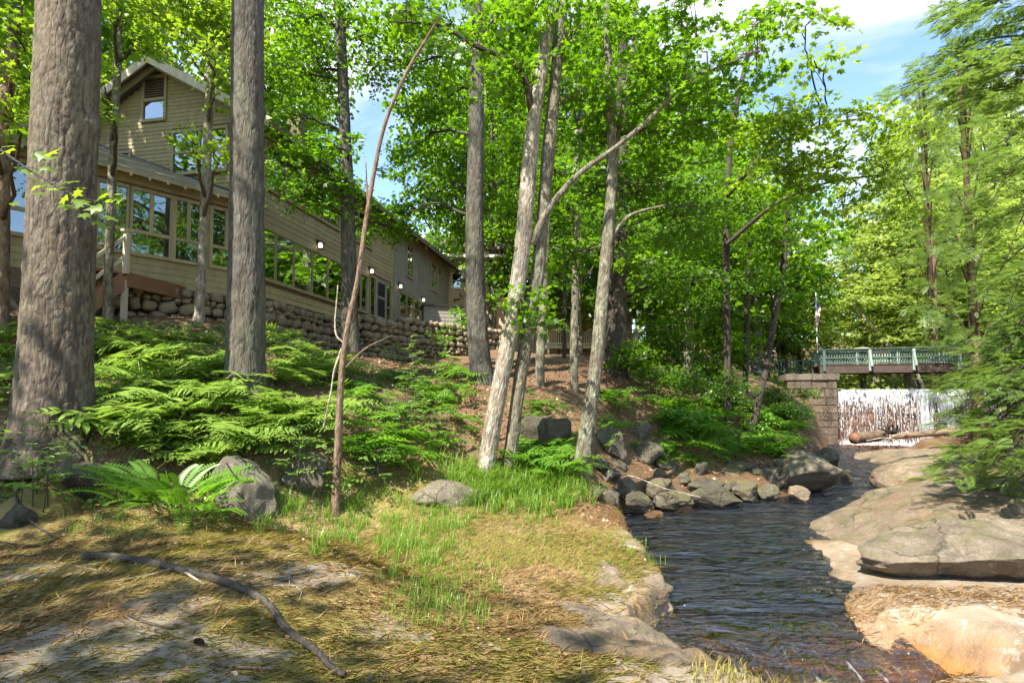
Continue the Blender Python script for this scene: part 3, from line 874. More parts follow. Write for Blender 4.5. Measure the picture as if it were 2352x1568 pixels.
def slab(name, outline_c, dims, seed, mat, label, rot=(0, 0, 0), sub=6, facets=4, rough=0.05, cut=(0.6, 0.95), block=.75):
    o = link(name, rock_mesh(name, dims, seed, sub, facets, rough, cut=cut, block=block), M[mat])
    o.location = outline_c
    o.rotation_euler = rot
    return tag(o, label, 'rock slab')
slab('rock_slab', (9.1, 10.2, -0.52), (7.8, 4.3, 1.0), 61, 'rock_tan', 'broad sunlit tan slab strewn with needles beside the stream', (R(2), R(-3), R(13)), rough=.07)
slab('rock_slab', (6.95, 7.5, -0.42), (4.6, 1.7, 0.74), 62, 'rock_slab', 'thick lichened grey slab jutting out below the tan slab', (R(4), R(-3), R(-3)), facets=6, rough=0.10)
slab('rock_ledge', (1.12, 6.75, -0.58), (1.7, 1.15, 0.30), 71, 'rock_tan', 'overhanging mossy ledge where the near rock meets the stream', (R(2), R(2), R(8)), facets=7, rough=.1)
slab('rock_ledge', (0.7, 4.15, -0.49), (2.6, 1.3, 0.42), 72, 'rock_tan', 'bare tan ledge at the bottom of the near shelf', (R(3), R(4), R(-14)), facets=7, rough=.08)
slab('rock_ledge', (0.85, 5.1, -0.56), (1.9, 0.95, 0.32), 73, 'rock_tan', 'tan ledge in the middle of the near shelf', (R(2), R(3), R(-28)), facets=8, rough=.08)
slab('rock_slab', (12.0, 15.6, -0.55), (4.6, 3.0, 1.1), 64, 'rock_tan', 'pale stepped slab in the stream bed upstream of the sunlit slab', (0, R(-4), R(20)))
slab('rock_slab', (14.6, 20.5, -0.72), (5.0, 4.2, 0.75), 65, 'rock_tan', 'low tan shelf of rock below the waterfall', (0, R(-2), R(10)))

r = np.random.default_rng(91)
fill_meshes = [rock_mesh('pool_stone', (1, 1, 1), 800 + k, 3, 14, .13, cut=(.42, .86)) for k in range(6)]
for k in range(22):
    u, v = r.uniform(1350, 1900), r.uniform(1062, 1150)
    if v > 1150 - (u - 1350) * .05: v -= 20
    g = hit(u, v, 9, 22)
    w = r.uniform(.22, .55)
    o = bpy.data.objects.new('pool_stone', fill_meshes[k % 6]); col.objects.link(o)
    if not fill_meshes[k % 6].materials: fill_meshes[k % 6].materials.append(M['rock_grey'] if k % 3 else M['rock_dark'])
    o.location = (g.x, g.y, g.z + w * .12); o.scale = (w, w * r.uniform(.6, 1), w * r.uniform(.5, .8)); o.rotation_euler = (r.normal() * .2, r.normal() * .2, r.uniform(0, 6.28))
    tag(o, 'small mossy stone filling the gaps among the pool rocks', 'stone', 'stones filling gaps among the pool rocks')

# ------------------------------------------------------------------ buildings
class Plane:
    """an upright wall plane: origin, direction along the wall, outward normal"""
    def __init__(self, o, d, nrm):
        self.o, self.d, self.n = Vector((o[0], o[1], 0)), Vector((d[0], d[1], 0)).normalized(), Vector((nrm[0], nrm[1], 0)).normalized()
    def px(self, u, v):
        r = ray(u, v)
        t = (self.o - EYE).dot(self.n) / r.dot(self.n)
        p = EYE + r * t
        return (p - self.o).dot(self.d), p.z
    def s(self, u):
        return self.px(u, 600)[0]
    def p(self, s, z, off=0.0):
        q = self.o + self.d * s + self.n * off
        return Vector((q.x, q.y, z))
    def box(self, mb, s0, s1, z0, z1, n0, n1):
        P = self.p
        return mb.hexa([P(s0, z0, n0), P(s1, z0, n0), P(s1, z0, n1), P(s0, z0, n1), P(s0, z1, n0), P(s1, z1, n0), P(s1, z1, n1), P(s0, z1, n1)])

def board_rows(pl, parent, mat, s0, s1, z0, z1, step, holes=(), limit=None, name='board', proud=0.022, joined=False, split=None):
    """lapped boards laid course over course, cut out round the openings"""
    z, k = z0, 0
    big = MB() if joined else None
    while z < z1 - 0.02:
        za, zb = z, min(z + step, z1)
        lo, hi = (s0, s1) if limit is None else limit(0.5 * (za + zb), s0, s1)
        spans = [(lo, hi)]
        for (h0, h1, hz0, hz1) in holes:
            if hz0 < zb - 0.02 and hz1 > za + 0.02:
                nxt = []
                for a, b in spans:
                    if h1 <= a or h0 >= b: nxt.append((a, b)); continue
                    if h0 > a: nxt.append((a, h0))
                    if h1 < b: nxt.append((h1, b))
                spans = nxt
        if split:
            nxt = []
            for a, b in spans:
                c = a
                while b - c > split * 1.4:
                    w = split * random.uniform(0.6, 1.3)
                    nxt.append((c, c + w)); c += w
                nxt.append((c, b))
            spans = nxt
        for a, b in spans:
            if b - a < 0.03: continue
            jit = random.uniform(-0.003, 0.003)
            mb = big if joined else MB()
            a2, b2 = a + 0.002, b - 0.002
            mb.hexa([pl.p(a2, za + jit, 0.001), pl.p(b2, za + jit, 0.001), pl.p(b2, za + jit, proud), pl.p(a2, za + jit, proud),
                     pl.p(a2, zb + 0.012, 0.001), pl.p(b2, zb + 0.012, 0.001), pl.p(b2, zb + 0.012, 0.005), pl.p(a2, zb + 0.012, 0.005)])
            if not joined: mb.build(name, mat, parent)
        z += step
        k += 1
    if joined:
        o = big.build('siding', mat, parent); o['kind'] = 'stuff'

def window(pl, parent, s0, s1, z0, z1, cols=1, rows=(1.0,), trim=0.09, mull=0.05, mat='trim_tan', name='window', sill=True, splits=None):
    """frame standing proud of the boards, a recessed pane behind every opening"""
    w = MB()
    n0, n1 = 0.0, 0.055
    pl.box(w, s0 - trim, s1 + trim, z1, z1 + trim, n0, n1 + 0.006)
    pl.box(w, s0 - trim, s1 + trim, z0 - trim, z0, n0, n1 + (0.03 if sill else 0.004))
    pl.box(w, s0 - trim, s0, z0, z1, n0, n1)
    pl.box(w, s1, s1 + trim, z0, z1, n0, n1)
    win = w.build(name, M[mat], parent)
    zs = [z0]
    for r in rows: zs.append(zs[-1] + (z1 - z0) * r)
    for j in range(len(rows)):
        cl = cols[j] if hasattr(cols, '__len__') else cols
        ss = [s0 + (s1 - s0) * i / cl for i in range(cl + 1)] if splits is None else splits
        for i in range(len(ss) - 1):
            a, b, c, d = ss[i], ss[i + 1], zs[j], zs[j + 1]
            if i > 0:
                m = MB(); pl.box(m, a - mull / 2, a + mull / 2, c, d, 0.012, 0.045); m.build('mullion', M[mat], win)
            if j > 0 and i == 0:
                m = MB(); pl.box(m, s0, s1, c - mull / 2, c + mull / 2, 0.010, 0.05); m.build('transom', M[mat], win)
            g = MB(); pl.box(g, a + (mull / 2 if i else 0.0) , b - (mull / 2 if i < len(ss) - 2 else 0.0), c, d, 0.004, 0.014 + random.uniform(0, .003))
            g.build('pane', M['glass'], win)
    return (s0 - trim, s1 + trim, z0 - trim, z1 + trim)

CX, CY = -7.17, 16.0
FAC = Plane((CX, CY), (0.195, 0.981), (0.981, -0.195))
GAB = Plane((CX, CY), (-0.981, 0.195), (-0.195, -0.981))
POR = Plane((CX - 0.25, CY - 0.02), (-0.652, -0.758), (0.758, -0.652))
Z_EAVE, Z_RIDGE, S_RIDGE = 9.5, 11.45, 3.43
FL = 17.5
house = empty('lodge_house', (CX, CY, 4.4))
tag(house, 'long olive brown shingled lodge with steep gable on the bank above the stream', 'house')

# main long wall
wl_ = MB(); FAC.box(wl_, 0.0, FL, 3.4, Z_EAVE, -0.2, -0.005)
long_wall = wl_.build('long_wall', M['soffit'], house)
W1Z, W2Z = (5.06, 6.47), (7.72, 9.0)
holes = []
su = [FAC.s(u) for u in (598, 632, 674, 716, 752, 790)]
holes.append(window(FAC, house, su[0], su[-1], W1Z[0], W1Z[1], splits=su))
su = [FAC.s(u) for u in (606, 650, 697, 738, 775)]
holes.append(window(FAC, house, su[0], su[-1], W2Z[0], W2Z[1], splits=su))
holes.append(window(FAC, house, FAC.s(800), FAC.s(842), 5.06, 6.47, cols=3))
holes.append(window(FAC, house, FAC.s(806), FAC.s(850), 7.72, 8.9, cols=3))
dz0, dz1 = 4.9, 6.55
dd = [FAC.s(u) for u in (850, 863, 886, 897)]
holes.append(window(FAC, house, dd[0], dd[1] - .06, dz0 + .1, dz1, trim=0.07))
holes.append(window(FAC, house, dd[2] + .06, dd[3], dz0 + .1, dz1, trim=0.07))
door = MB(); FAC.box(door, dd[1] + .03, dd[2] - .03, dz0, dz1 + .06, 0.0, 0.045)
door = door.build('door', M['siding_grey'], house)
g = MB(); FAC.box(g, dd[1] + .15, dd[2] - .15, dz0 + .15, dz1 - .75, 0.046, 0.05); g.build('screen', M['dark_void'], door)
g = MB(); FAC.box(g, dd[1] + .15, dd[2] - .15, dz1 - .65, dz1 - .08, 0.046, 0.05); g.build('screen', M['dark_void'], door)
holes.append((dd[1], dd[2], dz0, dz1 + .1))
holes.append(window(FAC, house, FAC.s(918), FAC.s(964), 5.1, 6.45, cols=3, rows=(.3, .35, .35)))
holes.append(window(FAC, house, FAC.s(934), FAC.s(947), 7.45, 8.95, cols=2, rows=(.5, .5), mull=0.03))
holes.append(window(FAC, house, FAC.s(990), FAC.s(1002), 7.45, 8.9, cols=2, rows=(.5, .5), mull=0.03))
sg = FAC.s(904)
board_rows(FAC, long_wall, M['siding_facade'], 0.06, sg, 4.5, Z_EAVE, 0.172, holes)
board_rows(FAC, long_wall, M['siding_grey'], sg + .03, FL - .05, 4.6, Z_EAVE, 0.105, holes, joined=True)
for s in (sg, FL - 0.03):
    m = MB(); FAC.box(m, s, s + 0.06, 4.5, Z_EAVE, 0.001, 0.05); m.build('corner_board', M['trim_tan'], house)

# gable wall
gw = MB()
GB = [(0, 3.4), (2 * S_RIDGE, 3.4), (2 * S_RIDGE, Z_EAVE), (S_RIDGE, Z_RIDGE), (0, Z_EAVE)]
vv = [GAB.p(s, z, -0.2) for s, z in GB] + [GAB.p(s, z, -0.005) for s, z in GB]
gw.add(vv, [(4, 3, 2, 1, 0), (5, 6, 7, 8, 9)] + [(i, (i + 1) % 5, 5 + (i + 1) % 5, 5 + i) for i in range(5)])
gable_wall = gw.build('gable_wall', M['soffit'], house)
gh = []
a, b = GAB.px(333, 235), GAB.px(377, 277)
gh.append(window(GAB, house, b[0], a[0], b[1] + .06, a[1] - .02, cols=1, rows=(1.0,)))
lv0, lv1 = a[1] + 0.05, GAB.px(350, 182)[1]
lou = MB(); GAB.box(lou, b[0] - .09, b[0], lv0, lv1 + .1, 0, .05); GAB.box(lou, a[0], a[0] + .09, lv0, lv1 + .1, 0, .05); GAB.box(lou, b[0], a[0], lv1, lv1 + .1, 0, .052)
lou = lou.build('louvre_vent', M['trim_tan'], house)
m = MB(); GAB.box(m, b[0], a[0], lv0, lv1, 0.0, 0.006); m.build('backing', M['dark_void'], lou)
for k in range(9):
    z = lv0 + (lv1 - lv0) * (k + 0.15) / 9
    m = MB(); P = GAB.p
    m.hexa([P(b[0], z, .045), P(a[0], z, .045), P(a[0], z + .012, .05), P(b[0], z + .012, .05), P(b[0], z + .045, .01), P(a[0], z + .045, .01), P(a[0], z + .057, .015), P(b[0], z + .057, .015)])
    m.build('slat', M['soffit'], lou)
gh.append((b[0] - .09, a[0] + .09, lv0 - .02, lv1 + .1))
a, b = GAB.px(402, 308), GAB.px(518, 384)
gh.append(window(GAB, house, b[0], a[0], b[1] - .06, a[1], cols=2, rows=(.5, .5), mull=0.07))
a, b = GAB.px(218, 325), GAB.px(298, 352)
gh.append(window(GAB, house, b[0], a[0], 8.35, 9.0, cols=2))
def rake(z, s0, s1):
    if z <= Z_EAVE: return s0, s1
    k = (z - Z_EAVE) / (Z_RIDGE - Z_EAVE) * S_RIDGE
    return s0 + k, s1 - k
board_rows(GAB, gable_wall, M['siding_olive'], 0.06, 2 * S_RIDGE - .06, 6.9, Z_RIDGE - .05, 0.118, gh, limit=rake)
for s in (0.0, 2 * S_RIDGE - .1):
    m = MB(); GAB.box(m, s, s + 0.1, 4.5, Z_EAVE, 0.001, 0.05); m.build('corner_board', M['trim_tan'], house)

# roof: two slopes with deep eaves, fascia and rake boards
def roofpt(s, t, dz=0.0):
    """s across the gable (0 at the stream side wall), t back along the long wall"""
    z = Z_EAVE + (S_RIDGE - abs(s - S_RIDGE)) * (Z_RIDGE - Z_EAVE) / S_RIDGE
    p = FAC.p(t, z + 0.12 + dz) - FAC.n * s
    return p
n = NT('roof_shingle')
p = n.pos()
b1 = n.noise(p, 5, 6, 0.7); b2 = n.noise(n.pos((1, 1, 1)), 40, 4, 0.7)
M['roof'] = n.principled(n.mix(0.5, n.ramp(b1, [(0.3, (0.07, 0.06, 0.05)), (0.7, (0.17, 0.15, 0.125))]), n.ramp(b2, [(0.3, (0.06, 0.055, 0.045)), (0.7, (0.2, 0.18, 0.15))])), 0.9, n.bump(b2, 0.6, 0.02))
n = NT('porch_shingle')
p = n.pos(); oi = n.n('ObjectInfo')
b1 = n.noise(p, 3.5, 6, 0.7); b2 = n.noise(p, 36, 4, 0.7)
cc = n.mix(0.45, n.ramp(b1, [(0.3, (0.22, 0.205, 0.16)), (0.7, (0.42, 0.39, 0.315))]), n.ramp(b2, [(0.3, (0.11, 0.10, 0.07)), (0.7, (0.34, 0.32, 0.26))]))
cc = n.mix(n.ramp(n.noise(p, 1.8, 5, 0.7), [(0.5, 0.0), (0.7, 0.5)]), cc, (0.12, 0.125, 0.05))
M['porch_roof'] = n.principled(cc, 0.9, n.bump(b2, 0.5, 0.02))
OV, T0, T1 = 0.62, -0.55, FL + 0.4
rf = MB()
for (s0, s1) in ((-OV, S_RIDGE), (S_RIDGE, 2 * S_RIDGE + OV)):
    A, B, C_, D = roofpt(s0, T0), roofpt(s1, T0), roofpt(s1, T1), roofpt(s0, T1)
    up = Vector((0, 0, 0.09))
    rf.hexa([A, B, C_, D, A + up, B + up, C_ + up, D + up])
roof = rf.build('roof', M['roof'], house)
for (s0, s1) in ((-OV - .01, S_RIDGE), (2 * S_RIDGE + OV + .01, S_RIDGE)):
    m = MB(); m.bar(roofpt(s0, T0 - .02, -.06), roofpt(s1, T0 - .02, -.06), 0.045, 0.24); m.build('rake_board', M['trim_light'], roof)
    m = MB(); m.bar(roofpt(s0, T0 + .25, -.13), roofpt(s1, T0 + .25, -.13), 0.06, 0.16); m.build('rake_board', M['trim_tan'], roof)
m = MB(); m.bar(roofpt(-OV - .02, T0, -.05), roofpt(-OV - .02, T1, -.05), 0.04, 0.2); m.build('fascia', M['soffit'], roof)
for k in range(30):
    t = T0 + 0.3 + k * 0.6
    m = MB(); m.bar(roofpt(-OV + .03, t, -.08), roofpt(0.0, t, -.08), 0.07, 0.13); m.build('rafter_tail', M['soffit'], roof)
ch = MB()
cq = roofpt(0.55, 2.5)
ch.box((cq.x - .22, cq.y - .22, 9.3), (cq.x + .22, cq.y + .22, 10.95)); ch.box((cq.x - .26, cq.y - .26, 10.95), (cq.x + .26, cq.y + .26, 11.03))
ch.build('chimney', M['wall_stone'], roof)

# porch wing set at an angle
pw_ = MB(); PL = 6.6
POR.box(pw_, -.1, PL, 4.0, 7.12, -0.2, -0.005)
porch_wall = pw_.build('porch_wall', M['soffit'], house)
ph = []
pz0, pz1 = 5.18, 6.72
for (u0, u1, vs) in ((300, 386, 2), (401, 458, 2), (486, 548, 2), (222, 285, 2)):
    s1_, s0_ = POR.s(u0), POR.s(u1)
    ph.append(window(POR, house, s0_, s1_, pz0, pz1, cols=(1, 2), rows=(0.34, 0.66), trim=0.085, mull=0.09))
for (s0_, s1_) in ((4.45, 5.2),):
    ph.append(window(POR, house, s0_, s1_, pz0, pz1, cols=(1, 2), rows=(0.34, 0.66), trim=0.085, mull=0.09))
board_rows(POR, porch_wall, M['siding_porch'], -.05, PL, 4.42, 6.86, 0.165, ph)
m = MB(); POR.box(m, -.05, PL, 6.87, 7.12, 0.0, 0.03); m.build('frieze_board', M['trim_tan'], house)
for s in (5.32, PL - .05):
    m = MB(); POR.box(m, s, s + .13, 4.2, 6.86, 0.0, 0.06); m.build('corner_board', M['trim_tan'], house)
m = MB(); POR.box(m, 3.4, PL, 3.2, 4.41, -0.15, -0.01); m.build('foundation', M['rock_dark'], house)
# lean-to roof in shingle courses from the eave up to the gable
def porchpt(s, r, dz=0.0):
    p = POR.p(s, 0, 0.42 - r)
    p.z = 7.08 + r * 0.44 + dz
    return p
def reach(s):
    """how far the lean-to runs back before it meets the gable wall"""
    o, d, nn = GAB.o, GAB.d, GAB.n
    base = POR.p(s, 0, 0.42)
    den = (-POR.n).dot(GAB.n)
    return (GAB.o - base).dot(GAB.n) / den if abs(den) > 1e-6 else 0
rows = 34
deck = MB()
s_pts = np.linspace(-0.25, PL + .3, 9)
top = [max(0.15, min(6.2, reach(s))) for s in s_pts]
for i in range(8):
    a, b = s_pts[i], s_pts[i + 1]
    deck.hexa([porchpt(a, 0, -.05), porchpt(b, 0, -.05), porchpt(b, top[i + 1], -.05), porchpt(a, top[i], -.05), porchpt(a, 0, -.005), porchpt(b, 0, -.005), porchpt(b, top[i + 1], -.005), porchpt(a, top[i], -.005)])
porch_roof = deck.build('porch_roof', M['soffit'], house)
step = 0.145
for k in range(rows):
    r0 = k * step
    m = MB()
    s = -0.25 + random.uniform(0, .2)
    while s < PL + .3:
        w = random.uniform(.16, .34)
        e = min(s + w - .006, PL + .3)
        if reach(s) > r0 + step and reach(e) > r0 + step:
            j = random.uniform(-.012, .012)
            m.hexa([porchpt(s, r0 - .02 + j, .0), porchpt(e, r0 - .02 + j, .0), porchpt(e, r0 + step, -.004), porchpt(s, r0 + step, -.004),
                    porchpt(s, r0 - .02 + j, .02), porchpt(e, r0 - .02 + j, .02), porchpt(e, r0 + step + .02, .006), porchpt(s, r0 + step + .02, .006)])
        s += w
    if m.v: m.build('shingle_course', M['porch_roof'], porch_roof)
m = MB(); m.bar(porchpt(-.25, 0.0, -.05), porchpt(PL + .3, 0.0, -.05), 0.03, 0.11); m.build('fascia', M['trim_tan'], porch_roof)
for k in range(17):
    s = -0.1 + k * 0.4
    m = MB(); m.bar(porchpt(s, -.03, -.11), porchpt(s, .45, -.11), 0.05, 0.08); m.build('rafter_tail', M['trim_light'], porch_roof)
# flashing where the lean-to meets the gable
m = MB(); m.bar(porchpt(-.1, max(.15, reach(-.1)), .02), porchpt(PL - .6, reach(PL - .6), .02), 0.05, 0.06); m.build('flashing', M['metal_black'], porch_roof)

# landing and stair at the porch
stair = empty('porch_stair', POR.p(3.0, 4.0, .8))
tag(stair, 'brown boarded stair and landing with pale handrails under the porch windows', 'stairs')
A = at(288, 640, 12.9); A.z = 4.5
Bp = POR.p(1.7, 4.5, 0.03)
L2 = at(206, 640, 12.1)
m = MB(); m.bar((A.x, A.y, 4.33), (Bp.x, Bp.y, 4.33), 0.05, 0.34); m.build('skirt_board', M['stair_brown'], stair)
Dk = POR.p(3.7, 4.5, 0.03)
dk = MB(); dk.hexa([(A.x, A.y, 4.44), (Bp.x, Bp.y, 4.44), (Dk.x, Dk.y, 4.44), (A.x - .55, A.y - .55, 4.44), (A.x, A.y, 4.5), (Bp.x, Bp.y, 4.5), (Dk.x, Dk.y, 4.5), (A.x - .55, A.y - .55, 4.5)]); dk.build('landing', M['stair_brown'], stair)
q0 = Vector((A.x, A.y, 4.33)); q1 = at(206, 700, 12.2)
for off in (Vector((0, 0, 0)), Vector((-.75, .62, 0))):
    m = MB(); m.bar(q0 + off, q1 + off, 0.05, 0.34); m.build('stringer', M['stair_brown'], stair)
for k in range(6):
    t = (k + .6) / 6
    c = q0.lerp(q1, t) + Vector((0, 0, .1))
    m = MB(); m.bar(c, c + Vector((-.75, .62, 0)), 0.24, 0.04); m.build('tread', M['stair_brown'], stair)
m = MB(); m.bar((A.x - .02, A.y + .02, 3.05), (A.x - .02, A.y + .02, 4.3), 0.1, 0.1, (0, 1, 0)); m.build('support_post', M['trim_light'], stair)
m = MB(); m.bar((A.x, A.y, 4.45), (A.x, A.y, 5.42), 0.1, 0.1, (0, 1, 0)); m.box((A.x - .09, A.y - .09, 5.42), (A.x + .09, A.y + .09, 5.47)); m.build('newel_post', M['trim_light'], stair)
for h in (0.82, 0.35):
    m = MB(); m.bar((A.x, A.y, 4.5 + h), q1 + Vector((0, 0, .17 + h)), 0.04, 0.07); m.build('handrail', M['trim_light'], stair)
m = MB(); e = q1 + Vector((0, 0, .2)); m.bar((e.x, e.y, e.z - 1), (e.x, e.y, e.z + .95), 0.09, 0.09, (0, 1, 0)); m.build('newel_post', M['trim_light'], stair)

def lantern(pl, u, v, label):
    s, z = pl.px(u, v)
    o = empty('wall_lantern', pl.p(s, z, 0.02))
    tag(o, label, 'lantern', 'lanterns along the lodge wall')
    m = MB(); pl.box(m, s - .05, s + .05, z - .02, z + .2, 0.024, 0.05); m.build('bracket', M['metal_black'], o)
    m = MB(); pl.box(m, s - .042, s + .042, z - .09, z + .045, 0.10, 0.19); m.build('glass_body', M['lamp_glow'], o)
    m = MB()
    pl.box(m, s - .11, s + .11, z + .06, z + .085, 0.05, 0.27); pl.box(m, s - .06, s + .06, z + .085, z + .13, 0.10, 0.22); pl.box(m, s - .08, s + .08, z - .155, z - .13, 0.08, 0.24)
    for a in (-.078, .07):
        for b in (.082, .23): pl.box(m, s + a, s + a + .008, z - .13, z + .06, b, b + .008)
    m.build('cage', M['metal_black'], o)
lantern(FAC, 727, 563, 'lit black lantern above the ribbon of big windows')
lantern(FAC, 847, 622, 'lit lantern just left of the lodge side door')
lantern(FAC, 914, 657, 'lit lantern between the side door and the far windows')
lantern(FAC, 967, 688, 'lit lantern farthest along the lodge wall')

# annex beyond the lodge, and the tan house with the white deck
annex = empty('annex_building', at(1050, 760, 34))
tag(annex, 'small pinkish annex with a pale window beyond the far end of the lodge', 'building')
AX = Plane(tuple(at(1020, 700, 34))[:2], (1, 0.05), (0.05, -1))
m = MB(); AX.box(m, 0, 3.6, 3.8, AX.px(1050, 575)[1], -2.5, -.01); aw = m.build('wall', M['pink_siding'], annex)
za, zb = AX.px(1040, 700)[1], AX.px(1040, 612)[1]
awh = [window(AX, annex, AX.s(1040), AX.s(1062), AX.px(1050, 660)[1], AX.px(1050, 630)[1], rows=(.5, .5), mat='cream_paint', trim=.12)]
board_rows(AX, aw, M['pink_siding'], 0, 3.6, 3.9, AX.px(1050, 575)[1], 0.16, awh, joined=True)
m = MB(); z = AX.px(1050, 600)[1]; AX.box(m, -.3, 3.8, z, z + .16, 0.0, 1.1); m.build('awning', M['cream_paint'], annex)
for k in range(6):
    m = MB(); m.bar(AX.p(.1 + k * .6, z - .5, .03), AX.p(.1 + k * .6, z, .95), .05, .05); m.build('brace', M['cream_paint'], annex)
m = MB(); z = AX.px(1050, 575)[1]; m.hexa([AX.p(-.4, z, .4), AX.p(4, z, .4), AX.p(4, z + 1.2, -1.3), AX.p(-.4, z + 1.2, -1.3), AX.p(-.4, z + .1, .4), AX.p(4, z + .1, .4), AX.p(4, z + 1.3, -1.3), AX.p(-.4, z + 1.3, -1.3)]); m.build('roof', M['roof'], annex)

box_ = empty('wooden_enclosure', at(1015, 742, 25.5))
tag(box_, 'low grey boarded enclosure with overhanging lid behind the stone wall', 'enclosure')
BX = Plane(tuple(at(968, 742, 25.2))[:2], (1, 0.25), (0.25, -1))
zt, zb = BX.px(1000, 703)[1], BX.px(1000, 752)[1]
m = MB(); BX.box(m, 0.1, 1.75, zb - .5, zt, -1.2, -.01); bb = m.build('wall', M['grey_box'], box_)
board_rows(BX, bb, M['grey_box'], 0.1, 1.75, zb - .2, zt, 0.17)
m = MB(); BX.box(m, 0.0, 1.9, zt, zt + .07, -1.3, .12); m.build('lid', M['metal_black'], box_)

tan = empty('tan_house', at(1300, 830, 36))
tag(tan, 'salmon tan house with white railed deck seen between the trunks', 'house')
TH = Plane(tuple(at(1110, 760, 36))[:2], (1, 0.08), (0.08, -1))
sW = TH.s(1420)
zt = TH.px(1250, 700)[1]
m = MB(); TH.box(m, -1.0, sW, 3.0, zt, -5, -.01); tw = m.build('wall', M['pink_siding'], tan)
th = [window(TH, tan, TH.s(1135), TH.s(1152), TH.px(1140, 755)[1], TH.px(1140, 722)[1], mat='cream_paint'), window(TH, tan, TH.s(1225), TH.s(1252), TH.px(1240, 752)[1], TH.px(1240, 718)[1], mat='cream_paint', cols=2), window(TH, tan, TH.s(1365), TH.s(1385), TH.px(1370, 760)[1], TH.px(1370, 715)[1], mat='cream_paint')]
board_rows(TH, tw, M['pink_siding'], -1, sW, 3.0, zt, 0.2, th, joined=True)
m = MB(); m.hexa([TH.p(-1.6, zt, .7), TH.p(sW + .6, zt, .7), TH.p(sW + .6, zt + 1.5, -2.5), TH.p(-1.6, zt + 1.5, -2.5), TH.p(-1.6, zt + .1, .7), TH.p(sW + .6, zt + .1, .7), TH.p(sW + .6, zt + 1.6, -2.5), TH.p(-1.6, zt + 1.6, -2.5)]); m.build('roof', M['roof'], tan)
m = MB(); TH.box(m, -1.6, sW + .6, zt - .12, zt + .12, .7, .74); m.build('fascia', M['cream_paint'], tan)
zd = TH.px(1350, 795)[1]
DK = Plane(tuple(at(1255, 795, 33.5))[:2], (1, 0.05), (0.05, -1))
zd = DK.px(1350, 793)[1]; zr = DK.px(1350, 757)[1]; s1 = DK.s(1462)
m = MB(); DK.box(m, 0, s1, zd - .18, zd, -2.4, 0); deck_ = m.build('deck', M['cream_paint'], tan)
for h in (zr, zd + .1):
    m = MB(); DK.box(m, 0, s1, h - .05, h + .04, -.06, .0); m.build('rail', M['cream_paint'], deck_)
nb_ = 42
for k in range(nb_):
    m = MB(); s = (k + .5) * s1 / nb_; DK.box(m, s - .02, s + .02, zd + .14, zr - .05, -.05, -.01); m.build('baluster', M['cream_paint'], deck_)
for u in (1258, 1330, 1400, 1460):
    s = DK.s(u); m = MB(); DK.box(m, s - .06, s + .06, 2.4, zr + .1, -.08, .04); m.build('post', M['cream_paint'], deck_)
for h in (zr, zd + .1):
    m = MB(); m.bar(DK.p(s1, h, 0), DK.p(s1 + .3, h, -2.4), .05, .09); m.build('rail', M['cream_paint'], deck_)
for k in range(12):
    p = DK.p(s1 + .3 * k / 12, 0, -2.4 * k / 12); m = MB(); m.bar((p.x, p.y, zd + .14), (p.x, p.y, zr - .04), .04, .04, (0, 1, 0)); m.build('baluster', M['cream_paint'], deck_)

